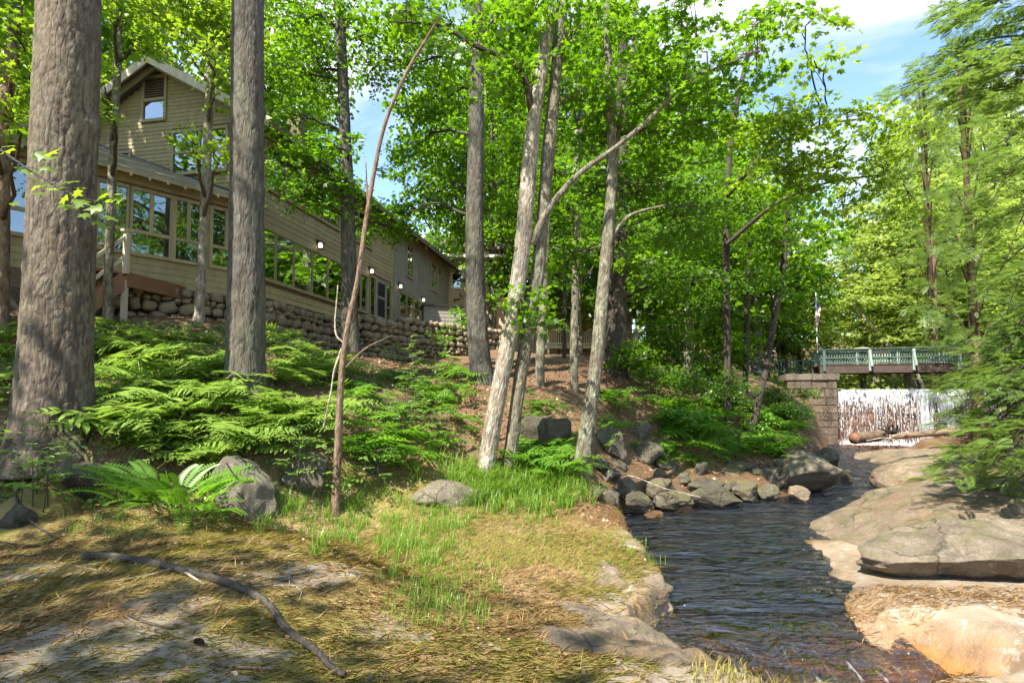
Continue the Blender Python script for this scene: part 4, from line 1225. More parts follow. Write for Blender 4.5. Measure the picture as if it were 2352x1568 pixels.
# ------------------------------------------------------------------ fieldstone wall
stone_meshes = []
for k in range(14):
    bm = bmesh.new(); bmesh.ops.create_cube(bm, size=2.0)
    bmesh.ops.subdivide_edges(bm, edges=bm.edges[:], cuts=2, use_grid_fill=True)
    V = np.array([v.co[:] for v in bm.verts]); bm.faces.ensure_lookup_table(); bm.verts.index_update(); Fc = [[v.index for v in f.verts] for f in bm.faces]; bm.free()
    r = np.linalg.norm(V, axis=1, keepdims=True)
    V = V * (0.36 + 0.64 / r * 1.15)
    V = V * (1 + 0.16 * fbm(V * 0.9 + k * 11.3, 2))[:, None] + 0.10 * np.random.default_rng(k).normal(size=V.shape)
    V = V / np.abs(V).max(axis=0)
    stone_meshes.append(mesh_np('stone', V, [np.array(Fc)], smooth=True))
def stone_wall(label, pts, top, bottom, thick, seed, count_big):
    """dry fieldstones of mixed size laid up along a line"""
    r = np.random.default_rng(seed)
    pts = [Vector((p[0], p[1], 0)) for p in pts]
    seg = [(pts[i + 1] - pts[i]).length for i in range(len(pts) - 1)]
    Ltot = sum(seg)
    def along(s):
        i = 0
        while i < len(seg) - 1 and s > seg[i]: s -= seg[i]; i += 1
        t = s / seg[i]; d = (pts[i + 1] - pts[i]).normalized()
        return pts[i] + d * s, d
    mid = along(Ltot / 2)[0]
    root = empty('stone_wall', (mid.x, mid.y, 3.3))
    tag(root, label, 'stone wall')
    core = MB()
    N = 24
    for i in range(N):
        a, d = along(Ltot * i / N + 1e-4); b, _ = along(Ltot * (i + 1) / N - 1e-4)
        nn = Vector((d.y, -d.x, 0))
        ta, tb = top(i / N) - .1, top((i + 1) / N) - .1
        ba, bb2 = bottom(i / N) - .4, bottom((i + 1) / N) - .4
        A0, B0 = a + nn * (-.08), b + nn * (-.08)
        A1, B1 = a - nn * thick, b - nn * thick
        core.hexa([(A0.x, A0.y, ba), (B0.x, B0.y, bb2), (B1.x, B1.y, bb2), (A1.x, A1.y, ba), (A0.x, A0.y, ta), (B0.x, B0.y, tb), (B1.x, B1.y, tb), (A1.x, A1.y, ta)])
    core.build('rubble_core', M['dark_void'], root)
    z_lo = min(bottom(t) for t in np.linspace(0, 1, 12)) - .15
    z_hi = max(top(t) for t in np.linspace(0, 1, 12))
    items = []
    z = z_lo
    while z < z_hi:
        h = r.uniform(.15, .32)
        s = r.uniform(0, .2)
        while s < Ltot:
            w = h * r.uniform(.7, 2.0)
            t = min(1, (s + w / 2) / Ltot)
            zc = z + h / 2 + r.uniform(-.03, .03)
            if bottom(t) - .2 < zc < top(t) + .02:
                p, d = along(min(s + w / 2, Ltot - 1e-3))
                items.append((p, d, w, h * r.uniform(.9, 1.15), zc))
            s += w * 0.96
        z += h * .9
    items.sort(key=lambda q: -(q[2] * q[3]) / (q[0].y ** 2))
    rest_v, rest_f, nv = [], [], 0
    for k, (p, d, w, h, zc) in enumerate(items):
        me = stone_meshes[int(r.integers(len(stone_meshes)))]
        ang = math.atan2(d.y, d.x)
        nn = Vector((d.y, -d.x, 0))
        mtx = Matrix.Translation((p.x + nn.x * (j_ := r.uniform(-.05, .06)), p.y + nn.y * j_, zc)) @ Matrix.Rotation(ang, 4, 'Z') @ Matrix.Rotation(r.uniform(-.35, .35), 4, 'Y') @ Matrix.Rotation(r.choice([0, math.pi]), 4, 'Z') @ Matrix.Diagonal((w / 2 * .95, .2, h / 2 * .98, 1))
        if k < count_big:
            o = bpy.data.objects.new('stone', me); col.objects.link(o)
            if not me.materials: me.materials.append(M['wall_stone_each'])
            o.parent = root; o.matrix_parent_inverse = wmat(root).inverted(); o.matrix_basis = mtx
        else:
            V = np.array([v.co[:] for v in me.vertices]); Q = np.array(mtx)
            rest_v.append(V @ Q[:3, :3].T + Q[:3, 3]); rest_f.append(np.array([list(f.vertices) for f in me.polygons]) + nv); nv += len(V)
    if rest_v:
        o = link('stone', mesh_np('stones', np.vstack(rest_v), [np.vstack(rest_f)], True), M['wall_stone_each'], root); o['kind'] = 'stuff'
n = NT('wall_stone_each')
p = n.pos(); oi = n.n('ObjectInfo'); gg = n.n('NewGeometry')
c0 = n.ramp(gg.outputs['Random Per Island'], [(0.0, (0.15, 0.105, 0.060)), (0.3, (0.25, 0.19, 0.11)), (0.55, (0.20, 0.175, 0.135)), (0.8, (0.33, 0.265, 0.165)), (1.0, (0.17, 0.12, 0.075))])
c1 = n.ramp(oi.outputs['Random'], [(0.0, (0.16, 0.115, 0.065)), (0.3, (0.27, 0.205, 0.115)), (0.55, (0.21, 0.18, 0.135)), (0.8, (0.35, 0.28, 0.175)), (1.0, (0.18, 0.13, 0.08))])
f = n.noise(p, 22, 6, 0.7)
cc = n.mix(0.4, n.mix(0.6, c0, c1), n.ramp(f, [(0.3, (0.08, 0.06, 0.035)), (0.7, (0.42, 0.35, 0.24))]))
cc = n.mix(n.ramp(n.noise(p, 6, 6, 0.75), [(0.56, 0.0), (0.68, 0.7)]), cc, (0.13, 0.14, 0.05))
M['wall_stone_each'] = n.principled(cc, 0.9, n.bump(n.noise(p, 18, 6, 0.7), 0.6, 0.03))
# foundation below the porch and long wall, then the retaining wall of the terrace
fa = [tuple(POR.p(3.6, 0, .05))[:2], tuple(POR.p(0.2, 0, .06))[:2], tuple(FAC.p(0.0, 0, .12))[:2], tuple(FAC.p(4.9, 0, .25))[:2]]
def ftop(t): return 4.42
def fbot(t):
    return 3.35 if t < .4 else 3.35 - .45 * (t - .4)
stone_wall('fieldstone foundation wall under the porch and the ribbon windows', fa, ftop, fbot, 0.1, 3, 300)
W2_, W3_ = at(838, 800, 20.6), at(1145, 780, 26.6)
fb = [tuple(FAC.p(4.3, 0, .4))[:2], tuple(W2_)[:2], tuple(at(960, 800, 23.4))[:2], tuple(W3_)[:2]]
def rtop(t): return 4.4 + .42 * min(1, t * 3) + .1 * math.sin(t * 17)
def rbot(t): return 2.95 + .3 * t
stone_wall('tall fieldstone retaining wall below the lodge terrace', fb, rtop, rbot, 0.9, 5, 300)

# ------------------------------------------------------------------ pier, bridge, dam, falls
DL, DR = at(1912, 900, 28.0), at(2330, 900, 25.8)
dam_dir = (Vector((DR.x, DR.y, 0)) - Vector((DL.x, DL.y, 0))).normalized()
DAM = Plane(tuple(DL)[:2], dam_dir[:2], (dam_dir.y, -dam_dir.x))
Z_DAM = DAM.px(1915, 895)[1]
dlen = (DR - DL).length
dam = empty('dam', DAM.p(dlen / 2, -.6))
tag(dam, 'reddish stone dam behind the curtain of falling water', 'dam')
m = MB(); DAM.box(m, -1.5, dlen + 3, -1.2, Z_DAM - .02, -1.6, -.1); dbody = m.build('dam_body', M['dam_stone'], dam)
r = np.random.default_rng(12)
z = -.9
while z < Z_DAM - .15:
    h = min(r.uniform(.22, .36), Z_DAM - .03 - z)
    s = -.4
    while s < dlen + 2:
        w = r.uniform(.4, 1.0); off = r.uniform(-.02, .05) + (0.08 if z < .3 else 0)
        m = MB(); DAM.box(m, s + .012, s + w - .012, z + .012, z + h - .012, -.1, off); m.build('block', M['dam_stone'], dam)
        s += w
    z += h
m = MB(); DAM.box(m, -.6, dlen + 3, Z_DAM - .03, Z_DAM + .0, -.5, .1); m.build('crest', M['girder_rust'], dam)

n = NT('falling_water')
d_ = n.n('BsdfDiffuse'); d_.inputs['Color'].default_value = (0.86, 0.88, 0.9, 1)
t_ = n.n('BsdfTranslucent'); t_.inputs['Color'].default_value = (0.8, 0.84, 0.88, 1)
g_ = n.n('BsdfGlossy'); g_.inputs['Roughness'].default_value = 0.12
x_ = n.n('BsdfTransparent')
a1 = n.n('MixShader'); a1.inputs[0].default_value = .4; n.t.links.new(d_.outputs[0], a1.inputs[1]); n.t.links.new(t_.outputs[0], a1.inputs[2])
a2 = n.n('MixShader'); a2.inputs[0].default_value = .25; n.t.links.new(a1.outputs[0], a2.inputs[1]); n.t.links.new(g_.outputs[0], a2.inputs[2])
a3 = n.n('MixShader'); n.t.links.new(n.ramp(n.noise(n.pos((14, 14, 1.2)), 3, 4, .6), [(0.35, 0.0), (0.6, 0.55)]), a3.inputs[0]); n.t.links.new(a2.outputs[0], a3.inputs[1]); n.t.links.new(x_.outputs[0], a3.inputs[2])
M['fall'] = n.surf(a3.outputs[0])
fall = MB()
r = np.random.default_rng(4)
def strand(s, w, z_top, z_end, throw):
    pts, rad = [], []
    K = 9
    for k in range(K):
        t = k / (K - 1)
        zz = z_top + (z_end - z_top) * t
        pts.append(DAM.p(s + .02 * math.sin(7 * t + s * 31), zz, .08 + throw * math.sqrt(t)))
        rad.append(w * (1.0 - .5 * t) * r.uniform(.6, 1.35))
    rad[0] *= 1.5
    fall.tube(pts, rad, 5)
def drops(s, n_, w):
    for _ in range(n_):
        zz = r.uniform(-.55, Z_DAM * .75); c = DAM.p(s + r.normal() * .05, zz, .12 + r.uniform(.05, .35)); q = w * r.uniform(.5, 1.6)
        fall.add([c + Vector(v) * q for v in ((1, 0, 0), (0, 0, 2.4), (-1, 0, 0), (0, 0, -2.2), (0, 1, 0), (0, -1, 0))], [(0, 1, 5), (1, 2, 5), (2, 3, 5), (3, 0, 5), (1, 0, 4), (2, 1, 4), (3, 2, 4), (0, 3, 4)])
s = 0.02
while s < dlen + 1.5:
    dens = .5 + .5 * vnoise(np.array([[s * 1.7, 3.1, 0]]))[0]
    w = r.uniform(.004, .013) * (1 + .9 * dens)
    full = r.random() < .3
    strand(s, w, Z_DAM + .015, -.6 if full else r.uniform(.1, 1.5), r.uniform(.12, .34))
    drops(s, int(r.integers(6, 18)), r.uniform(.008, .022))
    s += r.uniform(.03, .10) * (1.5 - .6 * dens)
for u in (2108, 2156):
    s0 = DAM.s(u)
    for k in range(46):
        strand(s0 + r.normal() * .15, r.uniform(.010, .026), Z_DAM + .01, -.6, r.uniform(.1, .45))
# splash along the foot
for k in range(900):
    s0 = r.uniform(0, dlen + 1); c = DAM.p(s0, -.62 + abs(r.normal()) * .12, .25 + abs(r.normal()) * .25); q = r.uniform(.008, .03)
    fall.add([c + Vector(v) * q for v in ((1, 0, 0), (0, 0, 1.3), (-1, 0, 0), (0, 0, -1), (0, 1, 0), (0, -1, 0))], [(0, 1, 5), (1, 2, 5), (2, 3, 5), (3, 0, 5), (1, 0, 4), (2, 1, 4), (3, 2, 4), (0, 3, 4)])
n = NT('water_veil')
vn = n.noise(n.pos((9.0, 9.0, 0.55)), 2.4, 6, 0.68, 0.3)
vn2 = n.noise(n.pos((2.2, 2.2, 1.6)), 3.0, 6, 0.75, 0.5)
geo = n.n('NewGeometry'); sx = n.n('SeparateXYZ'); n.set(sx, 'Vector', geo.outputs['Position'])
hgt_ = n.ramp(n.math('MULTIPLY', n.math('ADD', sx.outputs['Z'], 0.8), 0.34), [(0.0, 0.16), (0.2, 0.0), (0.6, 0.0), (0.95, 0.12)])
al = n.ramp(n.math('ADD', n.math('ADD', n.math('MULTIPLY', vn, 0.65), n.math('MULTIPLY', vn2, 0.35)), hgt_), [(0.535, 0.0), (0.62, 0.72), (0.72, 0.93)])
d_ = n.n('BsdfDiffuse'); d_.inputs['Color'].default_value = (0.85, 0.87, 0.9, 1)
g_ = n.n('BsdfGlossy'); g_.inputs['Roughness'].default_value = 0.25
x_ = n.n('BsdfTransparent')
a1 = n.n('MixShader'); a1.inputs[0].default_value = .2; n.t.links.new(d_.outputs[0], a1.inputs[1]); n.t.links.new(g_.outputs[0], a1.inputs[2])
a2 = n.n('MixShader'); n.t.links.new(al, a2.inputs[0]); n.t.links.new(x_.outputs[0], a2.inputs[1]); n.t.links.new(a1.outputs[0], a2.inputs[2])
M['veil'] = n.surf(a2.outputs[0])
ss_ = np.linspace(0, dlen + 1.5, 160); tt_ = np.linspace(0, 1, 20)
VV = []
for t in tt_:
    for s0 in ss_:
        nzv = vnoise(np.array([[s0 * 3.1, t * 1.4, 4.0]]))[0]
        VV.append(tuple(DAM.p(s0, Z_DAM + .012 - (Z_DAM + .64) * t, .085 + .24 * math.sqrt(t) + .05 * nzv * t)))
qq = [(j * 160 + i, j * 160 + i + 1, (j + 1) * 160 + i + 1, (j + 1) * 160 + i) for j in range(19) for i in range(159)]
wf = fall.build('waterfall', M['fall'], None, True)
veil = link('water_veil', mesh_np('water_veil', np.array(VV), [np.array(qq)], True), M['veil'], wf)
tag(wf, 'thin white curtain of water falling over the stone dam', 'waterfall', kind='stuff')

pier = empty('stone_pier', at(1870, 1000, 27))
tag(pier, 'square stone block pier carrying the left end of the bridge', 'pier')
PR = Plane(tuple(at(1808, 900, 28.2))[:2], dam_dir[:2], (dam_dir.y, -dam_dir.x))
ps1 = PR.s(1914); zt = PR.px(1870, 858)[1]
m = MB(); PR.box(m, 0.05, ps1 - .04, -.9, zt - .3, -2.4, -.04); m.build('rubble_core', M['pier_stone'], pier)
z = -.15
r = np.random.default_rng(8)
blk = [0]
while z < zt - .34:
    h = min(r.uniform(.26, .55), zt - .3 - z)
    for face in (0, 1):
        s = 0.0; L_ = ps1 if face == 0 else 2.4
        while s < L_ - .05:
            w = min(r.uniform(.5, 1.4), L_ - s)
            if L_ - s - w < .25: w = L_ - s
            m = MB(); q = r.uniform(0, .07)
            if face == 0: PR.box(m, s + .018, s + w - .018, z + .018, z + h - .018, -.1, q)
            else:
                P = PR.p; e = ps1
                m.hexa([P(e - .1, z + .008, -s - .1), P(e + q, z + .008, -s - .1), P(e + q, z + .008, -s - w), P(e - .1, z + .008, -s - w), P(e - .1, z + h - .008, -s - .1), P(e + q, z + h - .008, -s - .1), P(e + q, z + h - .008, -s - w), P(e - .1, z + h - .008, -s - w)])
            m.build('block', M['pier_stone'], pier); s += w
    z += h
for k, (a, b) in enumerate(((-.08, ps1 * .52), (ps1 * .52 + .015, ps1 + .1))):
    m = MB(); PR.box(m, a, b, zt - .3, zt, -2.5, .1); m.build('capstone', M['rock_grey'], pier)
m = MB(); PR.box(m, ps1 * .1, ps1 * .98, -.6, -.16, -1.2, .12); m.build('footing_block', M['pier_stone'], pier)
m = MB(); PR.box(m, ps1 * .3, ps1 * .75, -.95, -.6, -1.2, -.02); m.build('culvert', M['dark_void'], pier)

bridge = empty('footbridge', at(2050, 850, 27))
tag(bridge, 'dark green wooden footbridge with slatted rails above the dam', 'bridge')
BR = Plane(tuple(at(1884, 850, 28.3))[:2], dam_dir[:2], (dam_dir.y, -dam_dir.x))
bl = BR.s(2420)
zg0 = BR.px(1890, 857)[1]; zg1 = BR.px(1890, 838)[1]; zr = BR.px(1890, 804)[1]
m = MB(); BR.box(m, 0, bl, zg0, zg1 - .03, -.25, 0); m.build('girder', M['girder_rust'], bridge)
m = MB(); BR.box(m, 0, bl, zg0, zg1 - .03, -2.2, -1.95); m.build('girder', M['girder_rust'], bridge)
for k in range(int(bl / .26)):
    m = MB(); BR.box(m, k * .26 + .01, k * .26 + .25, zg1 - .03, zg1 + .02, -2.25, .03); m.build('deck_plank', M['girder_rust'], bridge)
for off in (0.0, -2.15):
    for z, h in ((zr, .09), (zg1 + .36, .05), (zg1 + .12, .06)):
        m = MB(); BR.box(m, 0, bl, z - h, z, off - .05, off + (.06 if z == zr else .02)); m.build('rail', M['bridge_green'], bridge)
    m = MB(); BR.box(m, -.06, bl, zr + .003, zr + .04, off - .1, off + .12); m.build('cap_rail', M['bridge_green'], bridge)
    nb2 = int(bl / .115)
    for k in range(nb2):
        s = k * .115 + .05
        m = MB(); BR.box(m, s, s + .05, zg1 + .08, zr - .06, off - .075, off - .052); m.build('slat', M['bridge_pale'] if (k // 9) % 3 == 2 else M['bridge_green'], bridge)
    for u in (1886, 1990, 2090, 2192, 2290, 2390):
        s = max(.05, BR.s(u)); m = MB(); BR.box(m, s - .06, s + .06, zg0 + .1, zr - .01, off + .021, off + .1); m.build('post', M['bridge_green'] if u < 1900 else M['bridge_pale'], bridge)
        if off == 0 and u > 1900:
            m = MB(); m.bar(BR.p(s + .02, zg1 - .1, off + .3), BR.p(s - .02, zr - .1, off + .1), .06, .09, (1, 0, 0)); m.build('brace', M['bridge_pale'], bridge)
bench = MB(); BR.box(bench, BR.s(2005), BR.s(2060), zg1 + .38, zg1 + .44, -1.4, -.9); BR.box(bench, BR.s(2007), BR.s(2012), zg1 + .02, zg1 + .38, -1.35, -.95); BR.box(bench, BR.s(2052), BR.s(2057), zg1 + .02, zg1 + .38, -1.35, -.95); BR.box(bench, BR.s(2005), BR.s(2060), zg1 + .6, zg1 + .8, -1.44, -1.4)
b_ = bench.build('bench', M['girder_rust']); tag(b_, 'dark bench standing on the footbridge deck', 'bench')

fence = empty('approach_fence', at(1810, 850, 31))
tag(fence, 'dark weathered slatted railing leading to the left end of the footbridge', 'fence')
AF = Plane(tuple(at(1725, 850, 31.5))[:2], (1, -.1), (-.1, -1))
al = AF.s(1884); az0, az1 = AF.px(1800, 853)[1], AF.px(1800, 827)[1]
for z in (az1, az0 + .02):
    m = MB(); AF.box(m, 0, al, z - .07, z, -.03, .03); m.build('rail', M['bridge_green'], fence)
k = 0
while k * .16 < al:
    m = MB(); AF.box(m, k * .16, k * .16 + .045, az0 - .02, az1 - .07, -.055, -.031); m.build('slat', M['bridge_green'], fence); k += 1
for s in (0.05, al * .5, al - .05):
    m = MB(); AF.box(m, s - .05, s + .05, az0 - .7, az1 + .05, .031, .12); m.build('post', M['girder_rust'], fence)

# flag and pole
fp = at(1878, 830, 31)
fpole = MB(); fpole.tube([(fp.x, fp.y, 2.0), (fp.x, fp.y, at(1878, 672, 31).z)], [.035, .025], 8)
o = fpole.build('flagpole', M['pole_white'], None, True); tag(o, 'slim pale flagpole standing behind the footbridge', 'flagpole')
n = NT('flag_cloth')
uvn = n.n('UVMap'); sx = n.n('SeparateXYZ'); n.set(sx, 'Vector', uvn.outputs['UV'])
st = n.math('GREATER_THAN', n.math('FRACT', n.math('MULTIPLY', sx.outputs['X'], 6.5)), 0.5)
cc = n.mix(st, (0.50, 0.03, 0.045), (0.75, 0.72, 0.70))
canton = n.math('MULTIPLY', n.math('GREATER_THAN', sx.outputs['Y'], 0.6), n.math('LESS_THAN', sx.outputs['X'], 0.54))
star = n.math('LESS_THAN', n.voro(n.n('UVMap').outputs['UV'], 18)[0], 0.2)
cc = n.mix(canton, cc, n.mix(star, (0.03, 0.045, 0.16), (0.7, 0.7, 0.7)))
M['flag'] = n.principled(cc, 0.8)
zt, zb = at(1878, 690, 31).z, at(1878, 752, 31).z
NU, NV = 40, 26
fv, ff, fu = [], [], []
for j in range(NV + 1):
    for i in range(NU + 1):
        a, b = i / NU, 1 - j / NV
        spread = .10 + .20 * math.sin(math.pi * min(1, (1 - b) * .9 + .15))
        x = fp.x + .045 + spread * a * .9 + .02 * math.sin(9 * b)
        y = fp.y + .05 * math.sin(a * 13 + b * 2) * (0.4 + a)
        z = zb + (zt - zb) * (b * (1 - .0 * a)) - .28 * a * b
        fv.append((x - .36 * (1 - b) * .4, y, z)); fu.append((a, b))
for j in range(NV):
    for i in range(NU):
        q = j * (NU + 1) + i; ff.append((q, q + 1, q + NU + 2, q + NU + 1))
me = bpy.data.meshes.new('flag'); me.from_pydata(fv, [], ff); uvl = me.uv_layers.new(name='UVMap')
for lp in me.loops: uvl.data[lp.index].uv = fu[lp.vertex_index]
me.polygons.foreach_set('use_smooth', np.ones(len(ff), dtype=bool))
o = link('flag', me, M['flag']); tag(o, 'red white and blue striped flag hanging limp on its pole', 'flag')

# ------------------------------------------------------------------ trees
def frames(P):
    T = np.gradient(P, axis=0)
    T /= np.linalg.norm(T, axis=1, keepdims=True)
    ref = np.array([1.0, 0.0, 0.0])
    S, N = [], []
    for t in T:
        n_ = np.cross(t, ref); n_ /= np.linalg.norm(n_)
        s_ = np.cross(n_, t)
        S.append(s_); N.append(n_)
        ref = s_
    return np.array(S), np.array(N)

def trunk_mesh(name, path, seg=20, ring=0.12, amp=0.02, cw_=0.09, ch_=0.22, flare=0.25, seed=0, knobs=()):
    """path: rows of x, y, z, radius from the ground up; the bark is raised in plates with furrows between"""
    path = np.array(path, dtype=float)
    L = np.sum(np.linalg.norm(np.diff(path[:, :3], axis=0), axis=1))
    nr = max(8, int(L / ring))
    C = catmull([tuple(p) for p in path], nr)
    P, rad = C[:, :3], np.maximum(C[:, 3], 0.004)
    S, N = frames(P)
    th = np.linspace(0, 2 * np.pi, seg, endpoint=False)
    h = np.concatenate([[0], np.cumsum(np.linalg.norm(np.diff(P, axis=0), axis=1))])
    H, TH = np.meshgrid(h, th, indexing='ij')
    Rr = np.repeat(rad[:, None], seg, 1)
    r0 = rad[min(3, nr - 1)]
    wrap = max(5, int(round(2 * np.pi * r0 / cw_)))
    q0 = np.stack([np.cos(TH).ravel() * 3.1, np.sin(TH).ravel() * 3.1, (H * 2.2).ravel() + seed], 1)
    wx = 0.38 * fbm(q0, 3); wy = 0.75 * fbm(q0 * 1.1 + 9.7, 3)
    e, idn = cells((TH / (2 * np.pi) * wrap).ravel() + wx, (H / ch_ + 0.35 * np.sin(TH * 2)).ravel() + wy, seed, wrap)
    e = e.reshape(H.shape); idn = idn.reshape(H.shape)
    qq_ = np.stack([np.cos(TH).ravel(), np.sin(TH).ravel(), H.ravel()], 1)
    kf = 0.62 * wrap / (2 * np.pi)
    f1_ = np.abs(fbm(qq_ * np.array([kf, kf, 0.42 / ch_]) + seed * 5.1 + 0.25 * wx[:, None], 3)).reshape(H.shape)
    f2_ = np.abs(fbm(qq_ * np.array([kf * 1.9, kf * 1.9, 1.1 / ch_]) + seed * 2.3 + 3.0, 2)).reshape(H.shape)
    e = np.minimum(np.minimum(f1_ * 2.6, f2_ * 2.2 + .10), e * .8 + .12)
    ridge = np.clip(e / 0.34, 0, 1) ** 0.8
    disp = amp * (ridge - 0.6) + amp * 0.5 * (idn - 0.5)
    q = np.stack([np.cos(TH).ravel() * 1.3, np.sin(TH).ravel() * 1.3, (H * 0.55).ravel() + seed * 3.7], 1)
    disp = disp + (Rr * 0.07) * fbm(q, 3).reshape(H.shape) + amp * 0.6 * fbm(q * np.array([5, 5, 2.2]), 3).reshape(H.shape)
    if flare:
        lob = 1 + 0.45 * np.sin(TH * 4 + seed) + 0.3 * np.sin(TH * 7 + 2 * seed)
        disp = disp + flare * rad[0] * np.exp(-H / max(0.12, 0.9 * rad[0])) * np.clip(lob, 0.2, 2)
    for (kz, ka, kamp, ksz) in knobs:
        dth = np.angle(np.exp(1j * (TH - ka)))
        disp = disp + kamp * np.exp(-((H - kz) / ksz) ** 2 - (dth * Rr / ksz) ** 2)
    rr = (Rr + disp * np.clip(Rr / r0, 0.25, 1.0))[:, :, None]
    V = P[:, None, :] + rr * (np.cos(TH)[:, :, None] * S[:, None, :] + np.sin(TH)[:, :, None] * N[:, None, :])
    ii = np.arange(nr * seg).reshape(nr, seg)
    nx_ = np.roll(ii, -1, axis=1)
    q = np.stack([ii[:-1].ravel(), nx_[:-1].ravel(), nx_[1:].ravel(), ii[1:].ravel()], 1)
    V = V.reshape(-1, 3)
    tip = len(V)
    V = np.vstack([V, P[-1:]])
    cap = np.stack([ii[-1], nx_[-1], np.full(seg, tip)], 1)
    me = mesh_np(name, V, [q, cap], smooth=True)
    at_ = me.color_attributes.new('plate', 'FLOAT_COLOR', 'POINT')
    e1 = np.append(e.ravel(), .5); i1 = np.append(idn.ravel(), .5)
    at_.data.foreach_set('color', np.stack([np.clip(e1 * 1.4, 0, 1), i1, 0 * e1, 0 * e1 + 1], 1).astype(np.float32).ravel())
    return me

# leaf outlines (x across, y from stalk to tip), with a slight fold
def tmpl(pts, faces):
    return np.array(pts, dtype=float), [np.array(f) for f in faces]
_ml = [(0, -.05), (.46, .10), (.26, .34), (.54, .62), (.17, .60), (0, 1.0), (-.17, .60), (-.54, .62), (-.26, .34), (-.46, .10)]
LEAF = {
    'maple': tmpl([(x, y, -.22 * abs(x) - .08 * y * y) for x, y in _ml], [[0, 1, 2], [0, 2, 3, 4], [0, 4, 5], [0, 5, 6], [0, 6, 7, 8], [0, 8, 9]]),
    'mid': tmpl([(0, 0, 0), (.5, .3, -.1), (.2, .58, -.06), (0, 1, -.1), (-.2, .58, -.06), (-.5, .3, -.1)], [[0, 1, 2, 3], [0, 3, 4, 5]]),
    'quad': tmpl([(0, 0, 0), (.42, .45, -.1), (0, 1, -.05), (-.42, .45, -.1)], [[0, 1, 2, 3]]),
    'oval': tmpl([(0, 0, 0), (.24, .3, -.05), (.22, .65, -.06), (0, 1, -.12), (-.22, .65, -.06), (-.24, .3, -.05)], [[0, 1, 2, 3], [0, 3, 4, 5]]),
}
def frond_tmpl(pairs, ln, wd, droop=0.25, taper=0.5, ang=0.9):
    V, Fc = [], []
    for k in range(pairs):
        t = (k + .6) / pairs
        l = ln * (1 - taper * t) * (0.55 + 0.45 * min(1, t * 4))
        z = -droop * t * t
        for sgn in (1, -1):
            a = ang
            dx, dy = math.sin(a) * sgn, math.cos(a)
            b = len(V)
            px_, py_ = 0.0, t * .9
            nxp, nyp = -dy * wd, dx * wd
            mx, my = px_ + dx * l * .45, py_ + dy * l * .45
            V += [(px_, py_, z), (mx + nxp, my + nyp, z - .03), (px_ + dx * l, py_ + dy * l, z - .10 * l), (mx - nxp, my - nyp, z - .03)]
            Fc.append([b, b + 1, b + 2, b + 3])
    b = len(V)
    V += [(-.012, 0, 0), (.012, 0, 0), (.004, 1.0, -droop), (-.004, 1.0, -droop)]
    Fc.append([b, b + 1, b + 2, b + 3])
    return tmpl(V, Fc)
LEAF['hemlock'] = frond_tmpl(9, .46, .045, .22, .55, .95)
LEAF['tuft'] = frond_tmpl(5, .7, .03, .1, .3, .6)

def scatter(template, pos, nrm, head, size):
    """one mesh of many leaves: (verts, face groups)"""
    T, Fs = LEAF[template] if isinstance(template, str) else template
    nrm = nrm / np.linalg.norm(nrm, axis=1, keepdims=True)
    head = head - np.sum(head * nrm, 1, keepdims=True) * nrm
    head /= np.linalg.norm(head, axis=1, keepdims=True) + 1e-9
    side = np.cross(head, nrm)
    n_, k = len(pos), len(T)
    V = pos[:, None, :] + size[:, None, None] * (T[None, :, 0, None] * side[:, None, :] + T[None, :, 1, None] * head[:, None, :] + T[None, :, 2, None] * nrm[:, None, :])
    base = (np.arange(n_) * k)[:, None]
    groups = {}
    for f in Fs:
        groups.setdefault(len(f), []).append(base + f[None, :])
    return V.reshape(-1, 3), [np.vstack(g) for g in groups.values()]

def foliage_points(r, c, rad, leaf_size, cover, spray_r, per=42, droop=0.35, flat=0.42):
    rx, ry, rz = rad
    area = math.pi * rx * rz
    N = int(cover * area / (0.33 * leaf_size ** 2))
    ns = max(3, int(N / per))
    d = r.normal(size=(ns, 3)); d /= np.linalg.norm(d, axis=1, keepdims=True)
    sc_ = d * (r.random(ns) ** (1 / 2.4))[:, None]
    cen = np.array(c)[None, :] + sc_ * np.array([rx, ry, rz])[None, :]
    sn = np.array([0, 0, 1.0])[None, :] + 0.28 * r.normal(size=(ns, 3)) + 0.30 * sc_ * np.array([1, 1, .2])
    sn /= np.linalg.norm(sn, axis=1, keepdims=True)
    out = sc_ * np.array([1, 1, .15]) + 0.4 * r.normal(size=(ns, 3)) * np.array([1, 1, .2])
    k = np.repeat(np.arange(ns), per)
    sz = spray_r * r.uniform(.65, 1.3, ns)
    rr = np.sqrt(r.random(len(k))) * sz[k]
    a = r.random(len(k)) * 2 * np.pi
    t1 = np.cross(sn, np.array([.31, .95, .05])); t1 /= np.linalg.norm(t1, axis=1, keepdims=True)
    t2 = np.cross(sn, t1)
    loc = rr[:, None] * (np.cos(a)[:, None] * t1[k] + np.sin(a)[:, None] * t2[k] * .75)
    pos = cen[k] + loc + 0.05 * r.normal(size=(len(k), 3))
    pos[:, 2] -= droop * rr ** 2
    nrm = sn[k] + flat * r.normal(size=(len(k), 3))
    head = loc + 0.35 * r.normal(size=(len(k), 3)) * spray_r + np.array([0, 0, -.12])
    size = leaf_size * r.uniform(.5, 1.3, len(k)) * r.uniform(.8, 1.2, ns)[k]
    return pos, nrm, head, size, cen

def to_world(b):
    """blob in view terms (u, v, d, ru, rv, depth radius) or ('w', x, y, z, rx, ry, rz)"""
    if b[0] == 'w': return np.array(b[1:4], float), (b[4], b[5], b[6])
    u, v, d, ru, rv, rd = b[:6]
    return np.array(at(u, v, d)), (ru * d / F, rd, rv * d / F)

